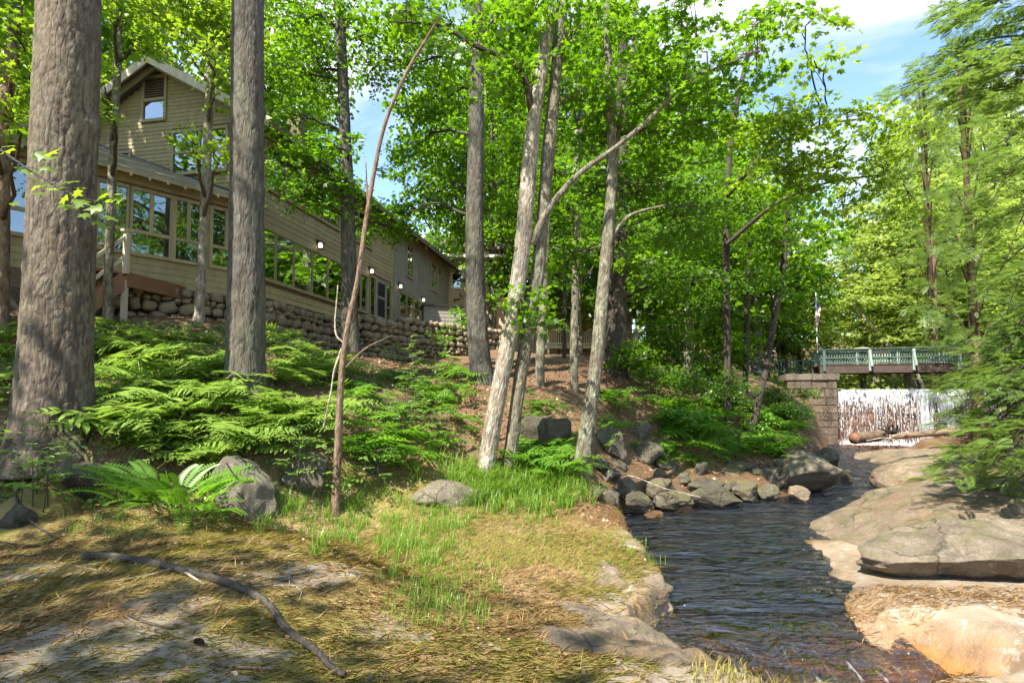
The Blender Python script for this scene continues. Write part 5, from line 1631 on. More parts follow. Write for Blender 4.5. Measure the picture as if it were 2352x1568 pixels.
def grow(root, trunkP, blobs, leaf, template, size, cover, spray, seed, wood, limb_r=0.05, per=42, part='crown', droop=.35, flat=.42, limbs=True, twigs=True):
    """leaves in layered sprays, carried on limbs that leave the trunk below them"""
    r = np.random.default_rng(seed)
    VV, GG, nv = [], {}, 0
    br = MB()
    for b in blobs:
        c, rad = to_world(b)
        cv = cover * (b[6] if b[0] != 'w' and len(b) > 6 else 1.0)
        pos, nrm, head, sz, cen = foliage_points(r, c, rad, size, cv, spray, per, droop, flat)
        V, G = scatter(template, pos, nrm, head, sz)
        VV.append(V)
        for g in G: GG.setdefault(g.shape[1], []).append(g + nv)
        nv += len(V)
        if limbs and trunkP is not None:
            tp = trunkP[:, :3]
            hd = np.hypot(tp[:, 0] - c[0], tp[:, 1] - c[1])
            want = c[2] - 0.45 * hd - 0.2
            dist_ = np.linalg.norm(tp - c[None, :], axis=1)
            i = int(np.argmin(dist_ + 0.5 * np.maximum(0, tp[:, 2] - c[2] + .1) + .25 * np.abs(tp[:, 2] - want)))
            p0 = tp[i]; r0 = min(limb_r, trunkP[i, 3] * .6)
            mid = p0 * .5 + c * .5 + np.array([r.normal() * .12, r.normal() * .12, 0.10 * np.linalg.norm(c - p0)])
            pts = catmull([tuple(p0), tuple(mid), tuple(c)], 9)
            pts[1:-1] += r.normal(size=(7, 3)) * .035
            br.tube([tuple(p) for p in pts], list(np.linspace(r0, .012, 9)), 6)
            if twigs:
                for s_ in cen[:: max(1, len(cen) // 14)]:
                    j = int(r.integers(4, 9)); a = pts[j]
                    m_ = (a + s_) / 2 + np.array([0, 0, .06])
                    br.tube([tuple(a), tuple(m_), tuple(s_)], [.012, .008, .004], 4, cap=False)
    me = mesh_np(part, np.vstack(VV), [np.vstack(g) for g in GG.values()])
    o = link(part, me, M[leaf], root)
    if br.v: br.build('branches', M[wood], root, True)
    return o

def view_path(rows, d, ext=0.3):
    """rows of u, v, width in view terms; d one distance or one per row"""
    out = []
    for i, (u, v, w) in enumerate(rows):
        dd = d[i] if hasattr(d, '__len__') else d
        p = at(u, v, dd)
        out.append((p.x, p.y, p.z, w * dd / F / 2 * .87))
    b = out[0]
    g = lz(b[0], b[1])
    if b[2] > g - .1:
        nxt = out[1]
        k = (b[2] - (g - ext)) / max(.2, nxt[2] - b[2]); k = min(k, 1.5)
        out.insert(0, (b[0] - (nxt[0] - b[0]) * k * .5, b[1], g - ext, b[3] * 1.03))
    return out

def tree(name, label, rows, d, wood, group=None, seg=14, ring=.12, amp=.012, cells_=(.06, .16), flare=.25, seed=1, blobs=(), leaf='leaf_maple', template='mid', size=.11, cover=2.0, spray=.5, more=(), knobs=(), cat='tree', limb_r=.05, top=None, extra=(), per=42, settle=True):
    if settle and not hasattr(d, '__len__'):
        d = hit(rows[0][0], min(rows[0][1], 1240)).y + .02
    path = view_path(rows, d)
    if top:
        x, y, z, rr = path[-1]; path.append((x + top[0], y + top[1], z + top[2], top[3]))
    root = empty(name, path[1][:3])
    tag(root, label, cat, group)
    link('trunk', trunk_mesh('trunk', path, seg, ring, amp, cells_[0], cells_[1], flare, seed, knobs), M[wood], root)
    P = catmull(path, 60)
    PT = [P]
    for rows2, d2, w2 in more:
        if d2 is None:
            d2 = path[1][1]
        p2 = [(*at(u, v, (d2[i] if hasattr(d2, '__len__') else d2)), w * (d2[i] if hasattr(d2, '__len__') else d2) / F / 2 * .87) for i, (u, v, w) in enumerate(rows2)]
        PT.append(catmull(p2, 30))
        link('limb', trunk_mesh('limb', p2, max(8, seg - 4), ring, amp * .7, cells_[0], cells_[1], 0, seed + 3), M[w2], root)
    if blobs:
        grow(root, np.vstack(PT), blobs, leaf, template, size, cover, spray, seed + 50, wood, limb_r, per)
    return root, P

# --- the big pines and the trunks in front
tree('pine_tree', 'massive pine with plated brown grey bark, the thickest trunk of all', [(122, 1046, 190), (124, 1000, 176), (128, 850, 160), (138, 600, 150), (150, 300, 147), (160, 0, 142), (166, -300, 132)], 7.35, 'bark_pine', seg=110, ring=.028, amp=.024, cells_=(.075, .24), flare=.32, seed=2, top=(.2, .1, 8, .12), knobs=((5.2, 0.1, .10, .16), (3.55, -.1, .07, .14)),
     blobs=[('w', -5.5, 7, 13.5, 2.6, 2.6, 1.2), ('w', -8, 6, 12.5, 1.8, 2.0, .8), ('w', -4, 5.5, 15.5, 2.2, 2.2, 1.0)], leaf='pine_tuft', template='tuft', size=.3, cover=.5, spray=.6)
tree('pine_tree', 'second big straight pine with dark grey bark before the lodge corner', [(562, 905, 110), (563, 860, 97), (566, 700, 93), (567, 500, 86), (568, 250, 82), (570, 0, 79), (572, -300, 72)], 10.5, 'bark_pine_grey', seg=84, ring=.04, amp=.017, cells_=(.05, .24), flare=.25, seed=3, top=(.2, .1, 9, .08), knobs=((4.0, 0.0, .05, .12), (5.6, .3, .05, .1)),
     blobs=[('w', -4.5, 10.5, 15.5, 2.4, 2.4, 1.0), ('w', -6.5, 9.5, 14.0, 2.0, 1.8, .8)], leaf='pine_tuft', template='tuft', size=.3, cover=.5, spray=.6)
tree('pine_tree', 'grey trunk with smooth upper bole standing before the far end of the lodge', [(1108, 872, 62), (1100, 800, 56), (1092, 650, 51), (1090, 500, 47), (1094, 300, 42), (1096, 120, 36), (1098, -100, 30)], 14, 'bark_pine_grey', seg=40, ring=.07, amp=.014, cells_=(.05, .16), seed=4,
     blobs=[(1000, 60, 14.5, 150, 60, 1.6), (930, 150, 15, 110, 60, 1.5), (1010, 230, 15.5, 110, 70, 1.5), (960, 330, 16.5, 100, 60, 1.5), (1060, 380, 16.5, 60, 70, 1.2), (1000, 450, 17, 90, 60, 1.4), (1040, 525, 18, 70, 40, 1.2), (930, 500, 17, 50, 30, 1.0, .7), (900, 90, 15, 90, 50, 1.2)], template='mid', size=.12)
tree('maple_tree', 'dark trunked maple rising just behind the dead leaning sapling', [(808, 815, 48), (802, 700, 44), (800, 550, 38), (796, 400, 34), (788, 200, 29), (780, 0, 26)], 15, 'bark_pine_grey', seg=30, ring=.08, amp=.012, cells_=(.05, .15), seed=5,
     blobs=[(690, 50, 15, 110, 70, 1.5), (650, 160, 14.6, 55, 60, 1.1), (730, 150, 15, 75, 70, 1.3), (800, 60, 15, 90, 60, 1.3), (720, 375, 13.9, 70, 42, .8), (665, 380, 13.6, 45, 45, .7), (745, 440, 13.9, 45, 40, .7), (690, 440, 13.7, 60, 30, .7), (770, 270, 15, 30, 50, .7, .6), (655, 260, 14.2, 45, 40, .7), (790, 420, 14.6, 60, 45, .9), (850, 470, 15.6, 60, 40, .9), (905, 525, 16.4, 55, 35, .9), (745, 330, 14, 60, 35, .8), (635, 330, 13.6, 32, 34, .6)], template='mid', size=.115)

# --- leaning double maple in the middle, its long limb to the right
tree('maple_tree', 'leaning double trunked maple, sunlit pale bark along its foot', [(1114, 1092, 46), (1128, 1000, 44), (1155, 850, 42), (1180, 720, 42), (1202, 550, 42), (1214, 400, 42), (1232, 230, 36), (1254, 100, 34), (1264, -60, 30), (1275, -300, 22)], 10.6, 'bark_pale', seg=44, ring=.05, amp=.014, cells_=(.045, .15), seed=6, flare=.2,
     more=[([(1166, 1095, 36), (1180, 980, 34), (1196, 860, 34), (1214, 760, 36), (1236, 620, 36), (1248, 480, 34), (1262, 330, 36), (1276, 180, 30), (1290, 0, 28), (1300, -200, 22)], 10.85, 'bark_maple'),
           ([(1222, 560, 22), (1262, 478, 17), (1330, 400, 15), (1410, 342, 13), (1480, 285, 12), (1545, 222, 10), (1620, 168, 7), (1700, 135, 4)], [10.7, 10.6, 10.5, 10.4, 10.3, 10.2, 10.1, 10.0], 'bark_maple'),
           ([(1228, 300, 20), (1205, 180, 16), (1160, 135, 14), (1090, 105, 11), (1010, 60, 8), (900, 50, 4)], [10.7, 10.5, 10.3, 10.1, 10.0, 9.9], 'bark_dark')],
     blobs=[(1130, 50, 10.2, 140, 55, 1.1), (1040, 130, 10.0, 100, 35, .9), (1180, 160, 10.4, 90, 60, 1.0), (1330, 70, 10.4, 120, 75, 1.2), (1470, 160, 10.2, 110, 70, 1.1), (1600, 170, 10, 120, 60, 1.1), (1720, 120, 10.2, 110, 70, 1.1), (1560, 50, 10.3, 130, 60, 1.2), (1340, 230, 11, 90, 50, 1.0), (940, 30, 10, 90, 40, .8), (1760, 40, 10.6, 90, 50, 1.0), (1190, 690, 10.2, 40, 32, .35, .6), (1245, 720, 10.3, 30, 26, .35, .6)],
     template='maple', size=.125, cover=2.0)
tree('maple_tree', 'slender leaning maple with lichened bark beside the pool', [(1334, 1088, 46), (1346, 1000, 40), (1368, 850, 36), (1382, 700, 33), (1396, 540, 30), (1406, 400, 27), (1402, 250, 24), (1396, 100, 20), (1392, -100, 16)], 11.2, 'bark_maple', seg=34, ring=.05, amp=.012, cells_=(.045, .14), seed=7, flare=.3,
     more=[([(1404, 420, 16), (1430, 250, 14), (1455, 100, 11), (1460, -60, 8)], [11.3, 11.4, 11.6, 11.8], 'bark_maple'), ([(1392, 575, 12), (1440, 500, 9), (1530, 470, 6)], [11.2, 11, 10.8], 'bark_maple')],
     blobs=[(1420, 60, 11.6, 120, 75, 1.3), (1500, 310, 11.5, 110, 65, 1.2), (1380, 330, 12, 85, 60, 1.1), (1610, 320, 11.8, 110, 60, 1.2), (1470, 450, 12.3, 120, 60, 1.2), (1340, 460, 12.6, 70, 55, 1.1), (1570, 520, 12.6, 110, 55, 1.2), (1300, 610, 12.5, 70, 45, .9), (1440, 600, 12.2, 70, 40, .9)],
     template='maple', size=.125, cover=1.9)
dead_rows = [(771, 1186, 26), (772, 1130, 22), (778, 1000, 20), (783, 880, 17), (797, 760, 15), (822, 640, 13), (845, 480, 12), (880, 300, 10), (930, 175, 9), (985, 80, 7), (1010, 40, 5)]
tree('dead_sapling', 'thin dead leaning tree with peeling brown upper stem and grey foot', dead_rows, 8.0, 'bark_dead', seg=18, ring=.05, amp=.006, cells_=(.03, .12), flare=.35, seed=8,
     more=[([(785, 800, 6), (768, 850, 5), (760, 900, 4), (742, 985, 4)], None, 'bark_white'), ([(792, 790, 4), (770, 760, 4), (776, 655, 3)], None, 'bark_white'), ([(788, 850, 6), (840, 800, 4), (900, 770, 2)], None, 'bark_dead'), ([(846, 470, 7), (842, 420, 5), (840, 370, 3)], None, 'bark_dead')])

# --- slim trees near the lodge on the left
tree('slim_maple', 'slim maple with mottled white bark in front of the porch windows', [(456, 738, 30), (459, 700, 24), (465, 560, 22), (474, 400, 22), (480, 250, 22), (486, 100, 20), (490, -80, 16)], 12.8, 'bark_pale', seg=22, ring=.07, amp=.01, cells_=(.04, .12), seed=9,
     blobs=[(430, 10, 12.4, 150, 55, 1.4), (340, 25, 12.8, 100, 50, 1.3), (470, 120, 12, 60, 30, .9), (540, 60, 12.8, 70, 60, 1.0), (432, 310, 11.6, 34, 26, .4, .8), (490, 345, 11.5, 35, 12, .4, .8), (505, 180, 12.5, 35, 28, .7, .7)], leaf='leaf_yellow', template='mid', size=.115)
tree('slim_maple', 'slim grey sapling trunk close beside the massive pine', [(248, 752, 24), (248, 650, 23), (254, 500, 21), (262, 300, 19), (270, 150, 18), (275, 0, 16), (280, -150, 12)], 11.3, 'bark_maple', seg=20, ring=.07, amp=.008, cells_=(.04, .12), seed=10,
     blobs=[(280, 20, 11.2, 70, 50, 1.0), (240, 200, 11, 26, 36, .5, .8), (245, 265, 10.8, 22, 22, .4, .7), (320, 100, 12.2, 50, 22, .7)], leaf='leaf_yellow', template='mid', size=.11)
tree('slim_maple', 'leaning bare reddish stem at the edge beside the massive pine', [(0, 760, 40), (4, 500, 36), (8, 300, 32), (24, 150, 30), (38, 20, 28), (50, -150, 22)], 8.0, 'bark_dead', seg=18, ring=.07, amp=.008, seed=11,
     blobs=[(40, 60, 9.5, 60, 60, .9), (30, 260, 9, 40, 50, .6), (-30, 150, 9, 70, 120, 1.0)], leaf='leaf_yellow', template='maple', size=.11)
# a low leafy branch of that stem reaching across in front of the pine
near = MB()
br_pts = [at(-20, 330, 4.6), at(60, 385, 4.3), at(130, 430, 4.1), at(200, 458, 4.0), at(262, 470, 3.9)]
near.tube(br_pts, [.009, .007, .006, .004, .002], 6)
for k in range(7):
    a = br_pts[0].lerp(br_pts[2], k / 7); near.tube([a, a + Vector((.05 + .05 * random.random(), -.05, random.uniform(-.12, .2)))], [.003, .0015], 4)
nb_root = empty('maple_branch', br_pts[0]); tag(nb_root, 'leafy maple branch hanging in front of the massive pine trunk', 'branch')
near.build('stem', M['bark_dark'], nb_root, True)
r = np.random.default_rng(77)
for k in range(46):
    t = r.random() ** .8
    c = np.array(catmull([tuple(p) for p in br_pts], 30)[int(t * 29)]) + r.normal(size=3) * np.array([.07, .10, .06 + .10 * (1 - t)])
    V, G = scatter('maple', c[None, :], np.array([[r.normal() * .35, -.45 + r.normal() * .3, .8]]), np.array([[r.normal() * .6 + .5, r.normal() * .4 - .2, -.35]]), np.array([r.uniform(.075, .125)]))
    link('leaf', mesh_np('leaf', V, G), M['leaf_yellow'], nb_root)

# --- middle distance
mids = [
    ('dark forked trunk between the grey pine and the leaning double maple', [(1150, 790, 34), (1146, 650, 32), (1142, 500, 30), (1138, 350, 28), (1136, 150, 22)], 17.5, 'bark_dark', [(1180, 330, 17.5, 70, 90, 1.3), (1120, 220, 17.5, 60, 70, 1.3), (1150, 470, 17.5, 60, 50, 1.2)], 'leaf_maple'),
    ('thin dark trunk hidden close behind the double maple', [(1178, 800, 22), (1176, 600, 20), (1180, 400, 18), (1186, 200, 15)], 19, 'bark_dark', [(1200, 480, 19, 60, 70, 1.2), (1210, 200, 19, 80, 80, 1.4)], 'leaf_maple'),
    ('thick near black trunk standing right of the slender leaning maple', [(1414, 856, 58), (1416, 760, 52), (1420, 650, 48), (1424, 500, 42), (1428, 300, 34), (1430, 100, 26)], 18, 'bark_dark', [(1420, 520, 17.5, 110, 60, 1.4), (1510, 620, 17.5, 100, 45, 1.3), (1620, 640, 17.5, 110, 50, 1.3), (1540, 420, 18, 120, 70, 1.5), (1400, 380, 18, 110, 80, 1.5), (1660, 480, 18, 110, 70, 1.5)], 'leaf_dark'),
    ('pair member trunk with pale foot on the leaf littered slope', [(1320, 898, 22), (1318, 800, 20), (1322, 650, 20), (1324, 480, 17), (1326, 300, 14)], 14.8, 'bark_maple', [(1310, 560, 14.8, 70, 50, 1.0), (1270, 480, 15, 70, 60, 1.1)], 'leaf_maple'),
    ('mossy foot trunk just behind the double maple on the slope', [(1240, 888, 26), (1242, 800, 24), (1250, 650, 22), (1256, 480, 20), (1262, 250, 16)], 14.6, 'bark_maple', [(1290, 400, 15, 70, 60, 1.1)], 'leaf_maple'),
    ('thinnest dark stem before the white railed deck', [(1296, 822, 11), (1297, 700, 10), (1298, 560, 9), (1300, 400, 7)], 20, 'bark_dark', [(1300, 480, 20, 70, 70, 1.2)], 'leaf_dark'),
    ('straight dark pole like trunk above the shrubs left of the footbridge', [(1712, 902, 15), (1714, 800, 14), (1716, 690, 13), (1722, 560, 12), (1726, 400, 9)], 20, 'bark_dark', [(1700, 640, 20, 90, 45, 1.3), (1620, 560, 20, 100, 60, 1.4), (1740, 500, 20, 100, 70, 1.4), (1660, 720, 20.5, 80, 30, 1.1)], 'leaf_dark'),
    ('leaning dark trunk nearest the footbridge, foot in the ferns', [(1724, 1012, 20), (1736, 950, 18), (1758, 850, 17), (1780, 720, 16), (1798, 620, 15), (1808, 480, 13), (1816, 330, 10)], 16.5, 'bark_dark', [(1770, 540, 15.8, 90, 55, 1.2), (1830, 440, 15.8, 90, 50, 1.2), (1700, 470, 16, 90, 60, 1.2), (1770, 640, 15.6, 80, 35, 1.0)], 'leaf_maple'),
    ('mossy trunk lost in leaves left of the straight pole like trunk', [(1578, 842, 22), (1578, 700, 20), (1576, 560, 18), (1572, 400, 15)], 22, 'bark_maple', [(1560, 640, 22, 90, 50, 1.4), (1520, 520, 22, 110, 60, 1.5), (1600, 420, 22, 110, 80, 1.6)], 'leaf_dark'),
]
for i, (lb, rows, d, wood, bl_, lf) in enumerate(mids):
    tree('forest_tree', lb, rows, d, wood, seg=18, ring=.1, amp=.01, cells_=(.05, .15), seed=100 + i, blobs=bl_, leaf=lf, template='mid', size=.12, cover=1.9)

# --- the maple reaching out to the right under the open sky
tree('maple_tree', 'tall maple whose sunlit boughs reach right towards the open sky', [(1672, 980, 20), (1670, 800, 19), (1668, 600, 18), (1672, 400, 16), (1690, 250, 14), (1720, 120, 10)], 15.5, 'bark_dark', seg=16, ring=.1, amp=.01, seed=40,
     more=[([(1670, 450, 14), (1760, 350, 11), (1880, 290, 8), (2010, 270, 4)], [15.5, 14, 13, 12.6], 'bark_dark'), ([(1670, 560, 12), (1780, 470, 9), (1900, 420, 6), (2040, 400, 3)], [15.5, 14.5, 13.6, 13], 'bark_dark')],
     blobs=[(1740, 290, 12.5, 110, 65, 1.2), (1850, 270, 12.3, 90, 55, 1.1), (1960, 262, 12.2, 85, 42, 1.0), (2060, 292, 12.3, 60, 42, .9), (1800, 390, 13, 110, 60, 1.2), (1920, 375, 12.8, 95, 50, 1.1), (2030, 385, 12.8, 70, 45, 1.0), (1870, 140, 11.5, 45, 40, .8, .6), (1850, 60, 11, 40, 35, .7, .6), (1960, 470, 13.4, 60, 35, .9, .7), (2090, 460, 13.2, 50, 40, .9, .7)], leaf='leaf_yellow', template='maple', size=.125, cover=1.9)

# --- shared crowns for the woods behind
def wood_crown(seed, height=12.0, width=3.4, leaf=.22, n_blob=16, low=.22, conifer=False):
    r = np.random.default_rng(seed)
    VV, GG, nv = [], {}, 0
    br = MB()
    br.tube([(0, 0, height * .25), (r.normal() * .15, r.normal() * .15, height * .6), (r.normal() * .3, r.normal() * .3, height * .97)], [.14, .09, .02], 8)
    for k in range(n_blob):
        t = low + (1 - low) * ((k + r.random()) / n_blob)
        prof = math.sin(math.pi * min(1, (t - low) / (1 - low) * .86 + .12)) ** .7 if not conifer else (1.04 - t) ** .8
        a = k * 2.4 + r.random()
        rad = width * prof * r.uniform(.35, .72)
        c = (math.cos(a) * rad, math.sin(a) * rad, t * height)
        bl = width * r.uniform(.24, .42) * (0.7 + .5 * prof)
        if conifer:
            pos, nrm, head, sz, cen = foliage_points(r, c, (bl * 1.1, bl * 1.1, bl * .3), leaf, 1.2, bl * .6, 30, .3, .3)
            V, G = scatter('tuft', pos, nrm, head, sz * 1.3)
        else:
            pos, nrm, head, sz, cen = foliage_points(r, c, (bl * 1.15, bl * 1.15, bl * .62), leaf, 1.5, bl * .5, 36, .12, .5)
            V, G = scatter('quad', pos, nrm, head, sz)
        VV.append(V)
        for g in G: GG.setdefault(g.shape[1], []).append(g + nv)
        nv += len(V)
        br.tube([(0, 0, max(.2, t - .1) * height), (c[0] * .5, c[1] * .5, t * height - .1), c], [.05, .03, .01], 5)
    return mesh_np('crown', np.vstack(VV), [np.vstack(g) for g in GG.values()]), br.mesh('branches', True)
crowns = [wood_crown(500 + k, n_blob=22, low=.14 if k % 2 else .22) for k in range(6)]
conifers = [wood_crown(600 + k, width=2.4, leaf=.24, n_blob=26, low=.12, conifer=True) for k in range(2)]
def wtrunk(seed, h=12.0):
    r = np.random.default_rng(seed)
    return trunk_mesh('trunk', [(0, 0, -.5, .19), (r.normal() * .05, r.normal() * .05, h * .2, .16), (r.normal() * .15, r.normal() * .15, h * .5, .11), (r.normal() * .3, r.normal() * .3, h * .9, .03)], 10, .3, .01, .08, .2, .2, seed)
wtrunks = [wtrunk(700 + k) for k in range(3)]
mat_variants = {}
def with_mat(me, mat):
    key = (me.name, mat)
    if key not in mat_variants:
        m2 = me.copy(); m2.materials.clear(); m2.materials.append(M[mat]); mat_variants[key] = m2
    return mat_variants[key]
def far_tree(u, d, v_top, label, group, leaf, k, name='woodland_tree', conifer=False, wood='bark_maple', widen=1.0):
    p = at(u, 800, d); g = lz(p.x, p.y)
    h = at(u, v_top, d).z - g
    s = h / 12.0
    root = empty(name, (p.x, p.y, g), (k * 1.7) % 6.28)
    tag(root, label, 'tree', group)
    cm, bm_ = conifers[k % 2] if conifer else crowns[k % len(crowns)]
    wv = max(.75, min(1.5, 1.35 / max(.4, s))) * widen
    for nm, me, mt in (('crown', cm, leaf), ('branches', bm_, wood), ('trunk', wtrunks[k % 3], wood)):
        o = bpy.data.objects.new(nm, with_mat(me, mt)); col.objects.link(o)
        o.parent = root
        o.scale = (s * wv, s * wv, s)
    return root
r = np.random.default_rng(31)
gA = 'sunlit woodland trees beyond the pond and bridge'
for k, (u, d, vt) in enumerate([(1490, 44, 420), (1560, 52, 380), (1640, 40, 500), (1700, 55, 430), (1760, 46, 520), (1830, 60, 540), (1900, 44, 610), (1950, 52, 420), (2010, 40, 470), (2060, 50, 300), (2110, 38, 420), (2150, 46, 250), (2200, 36, 400), (2250, 52, 180), (2290, 40, 300), (2340, 46, 220), (2400, 36, 330), (2440, 50, 150), (1600, 34, 640), (1980, 34, 640), (2080, 32.5, 600), (2180, 33, 560), (2290, 33, 520), (2380, 33, 450), (1790, 36, 690), (1520, 66, 330), (1680, 70, 420), (2130, 64, 220), (2300, 66, 120)]):
    row = 'front row' if d <= 36 else 'middle rows' if d <= 50 else 'back row'
    side = 'left of the flagpole' if u < 1878 else 'above the footbridge' if u < 2210 else 'behind the hemlock boughs'
    far_tree(u, d, vt, 'yellow green leafy tree in the %s of the far wood %s' % (row, side), 'far wood %s, %s' % (side, row), 'leaf_far', k)
gB = 'leafy trees behind the lodge roofs'
for k, (u, d, vt, lf) in enumerate([(-60, 20, -250, 'leaf_yellow'), (40, 24, -100, 'leaf_yellow'), (130, 30, -80, 'leaf_yellow'), (230, 28, -150, 'leaf_yellow'), (350, 34, -60, 'leaf_yellow'), (470, 32, -120, 'leaf_yellow'), (600, 36, -40, 'leaf_maple'), (700, 44, 60, 'leaf_maple'), (1000, 44, 120, 'leaf_maple'), (1080, 38, 60, 'leaf_maple')]):
    far_tree(u, d, vt, 'bright leafy tree behind the lodge, ' + ('seen beside the massive pine' if u < 150 else 'above the gable' if u < 500 else 'above the long roof' if u < 900 else 'beyond the far end of the roof'), gB, lf, k + 3)
gC = 'shady trees filling in behind the trunks'
for k, (u, d, vt) in enumerate([(1130, 34, 0), (1220, 40, -60), (1290, 34, 60), (1370, 42, 0), (1440, 32, 120), (1500, 36, 40), (1580, 30, 160), (1650, 34, 200), (1740, 32, 280), (1240, 46, 40), (1330, 30, 200), (1800, 38, 420)]):
    far_tree(u, d, vt, 'deep green tree filling in ' + ('behind the leaning double maple' if u < 1300 else 'behind the slender leaning maple' if u < 1480 else 'behind the pole like trunk'), gC, 'leaf_maple', k + 1)
far_tree(1836, 37, 555, 'narrow dark spruce beside the flagpole', None, 'pine_tuft', 0, 'spruce_tree', True, 'bark_dark', .55)
far_tree(2145, 30, 150, 'tall ragged pine on the skyline behind the right hand hemlock', None, 'hemlock', 1, 'pine_tree', True, 'bark_dead', .8)
far_tree(2240, 24, 60, 'big pine rising behind the hemlock boughs', None, 'hemlock', 0, 'pine_tree', True, 'bark_dead', .9)
# unseen trees added for shade on rock and lodge; two mirrored in windows
patchy = [wood_crown(520 + k, n_blob=6, low=.5, width=4.2) for k in range(3)]  # sparse crowns shaped to let sun dapples through
for k, (x, y, s_, lb) in enumerate([(-9.0, -4.5, 1.0, 'unseen maple added for shade left behind the viewer'), (-14, -1.0, 1.1, 'unseen thin crowned maple added for shade beside the massive pine'), (-13.2, 10.6, 1.35, 'maple added to shade the lodge left of the porch beyond the frame'), (24, -3, 1.4, 'maple on the far bank beside the viewer'), (25, 6, 1.4, 'maple on the far bank beyond the right hand hemlock')]):
    root = empty('woodland_tree', (x, y, lz(x, y)), k * 2.1); tag(root, lb, 'tree')
    cr = patchy[k % 3] if k < 2 else crowns[(k + 2) % 6]
    for nm, me, mt in (('crown', cr[0], 'leaf_maple'), ('branches', cr[1], 'bark_maple'), ('trunk', wtrunks[k % 3], 'bark_maple')):
        o = bpy.data.objects.new(nm, with_mat(me, mt)); col.objects.link(o); o.parent = root; o.scale = (s_ * 1.2, s_ * 1.2, s_)
# low leafy growth under the far trees
r = np.random.default_rng(62)
ux = r.uniform(-8, 45, 26000); uy = r.uniform(30, 70, 26000)
k_ = (fbm(np.stack([ux * .3, uy * .3, 0 * ux], 1), 3) > -.35) & ~((ux > 12) & (ux < 60) & (uy < 31.5)) & ~((ux > -8) & (ux < 9) & (uy < 38))
ux, uy = ux[k_], uy[k_]
uz = lz_many(ux, uy) + np.abs(r.normal(size=len(ux))) * .8 * (.5 + .5 * fbm(np.stack([ux * .5, uy * .5, 0 * ux + 7], 1), 2))
uz = np.maximum(uz, 2.05)
V, G = scatter('quad', np.stack([ux, uy, uz], 1), np.array([0, -.3, 1.0])[None, :] + .5 * r.normal(size=(len(ux), 3)), r.normal(size=(len(ux), 3)), r.uniform(.2, .42, len(ux)))
o = link('undergrowth', mesh_np('undergrowth', V, G), M['leaf_far']); tag(o, 'sunlit leafy undergrowth beneath the far trees', 'undergrowth', kind='stuff')
# white fallen birch stems leaning behind the bridge
for k, (pts, lb) in enumerate([([(2108, 905, 14), (2060, 820, 12), (2010, 760, 10), (1958, 700, 7)], 'fallen white birch leaning across the wood behind the footbridge'), ([(2050, 822, 6), (1990, 800, 5), (1930, 808, 3)], 'thin fallen white stem low behind the footbridge rail'), ([(2130, 915, 8), (2112, 870, 7), (2090, 820, 5)], 'short pale dead stem under the footbridge')]):
    dd = 33 - k
    p2 = [(*at(u, v, dd), w * dd / F / 2) for u, v, w in pts]
    o = link('fallen_birch', trunk_mesh('fallen_birch', p2, 10, .2, .006, .06, .2, 0, k), M['bark_white']); tag(o, lb, 'fallen tree')

# --- hemlock at the right: layered drooping boughs
def hemlock(base, height, label, boughs, seed, leaf='hemlock', size=.25, trunk_r=.2):
    r = np.random.default_rng(seed)
    root = empty('hemlock_tree', base); tag(root, label, 'tree')
    b = Vector(base)
    link('trunk', trunk_mesh('trunk', [(b.x, b.y, b.z - .4, trunk_r), (b.x + .05, b.y, b.z + height * .5, trunk_r * .7), (b.x, b.y, b.z + height, .03)], 18, .15, .012, .06, .16, .2, seed), M['bark_dark'], root)
    VV, GG, nv = [], {}, 0
    br = MB()
    for (tip, z0) in boughs:
        a = np.array([b.x, b.y, z0]); t = np.array(tip)
        L = np.linalg.norm(t - a)
        mid = a * .45 + t * .55 + np.array([0, 0, .10 * L])
        pts = catmull([tuple(a), tuple(mid), tuple(t)], 24)
        br.tube([tuple(p) for p in pts], list(np.linspace(.035, .006, 24)), 5)
        d = (t - a) / L
        side = np.cross(d, [0, 0, 1.0]); side /= np.linalg.norm(side)
        n_ = int(L * 30)
        k = np.clip((r.random(n_) ** .75 * 24).astype(int), 4, 23)
        sg = np.where(r.random(n_) < .5, 1, -1)
        reach_ = (1.0 - (k / 23.0) * .72) * .24 * L * r.random(n_) ** .8
        fwd = .45 * reach_
        pos = pts[k] + side[None, :] * (sg * reach_)[:, None] + d[None, :] * fwd[:, None]
        pos[:, 2] += -.16 * reach_ - .10 * reach_ ** 2 + r.normal(size=n_) * .05
        nrm = np.array([0, 0, 1.0])[None, :] + .28 * r.normal(size=(n_, 3))
        head = d[None, :] * .9 + side[None, :] * (sg * .75)[:, None] + np.array([0, 0, -.32])[None, :] + .3 * r.normal(size=(n_, 3))
        V, G = scatter('hemlock', pos, nrm, head, size * r.uniform(.6, 1.2, n_))
        VV.append(V)
        for g in G: GG.setdefault(g.shape[1], []).append(g + nv)
        nv += len(V)
        for j in range(0, n_, 7):
            br.tube([tuple(pts[k[j]]), tuple(pos[j])], [.008, .003], 3, cap=False)
    link('boughs', mesh_np('boughs', np.vstack(VV), [np.vstack(g) for g in GG.values()]), M[leaf], root)
    br.build('branches', M['bark_dark'], root, True)
    return root
r = np.random.default_rng(5)
def bough_list(specs, jitter=.25, copies=2):
    out = []
    for (u, v, d, z0) in specs:
        for c in range(copies):
            t = at(u + r.normal() * 12 * c, v + r.normal() * 14 * c, d + r.normal() * .5 * c)
            out.append((tuple(t), z0 + r.normal() * .3))
    return out
hb = at(2620, 1000, 10.5); hb.z = lz(hb.x, hb.y)
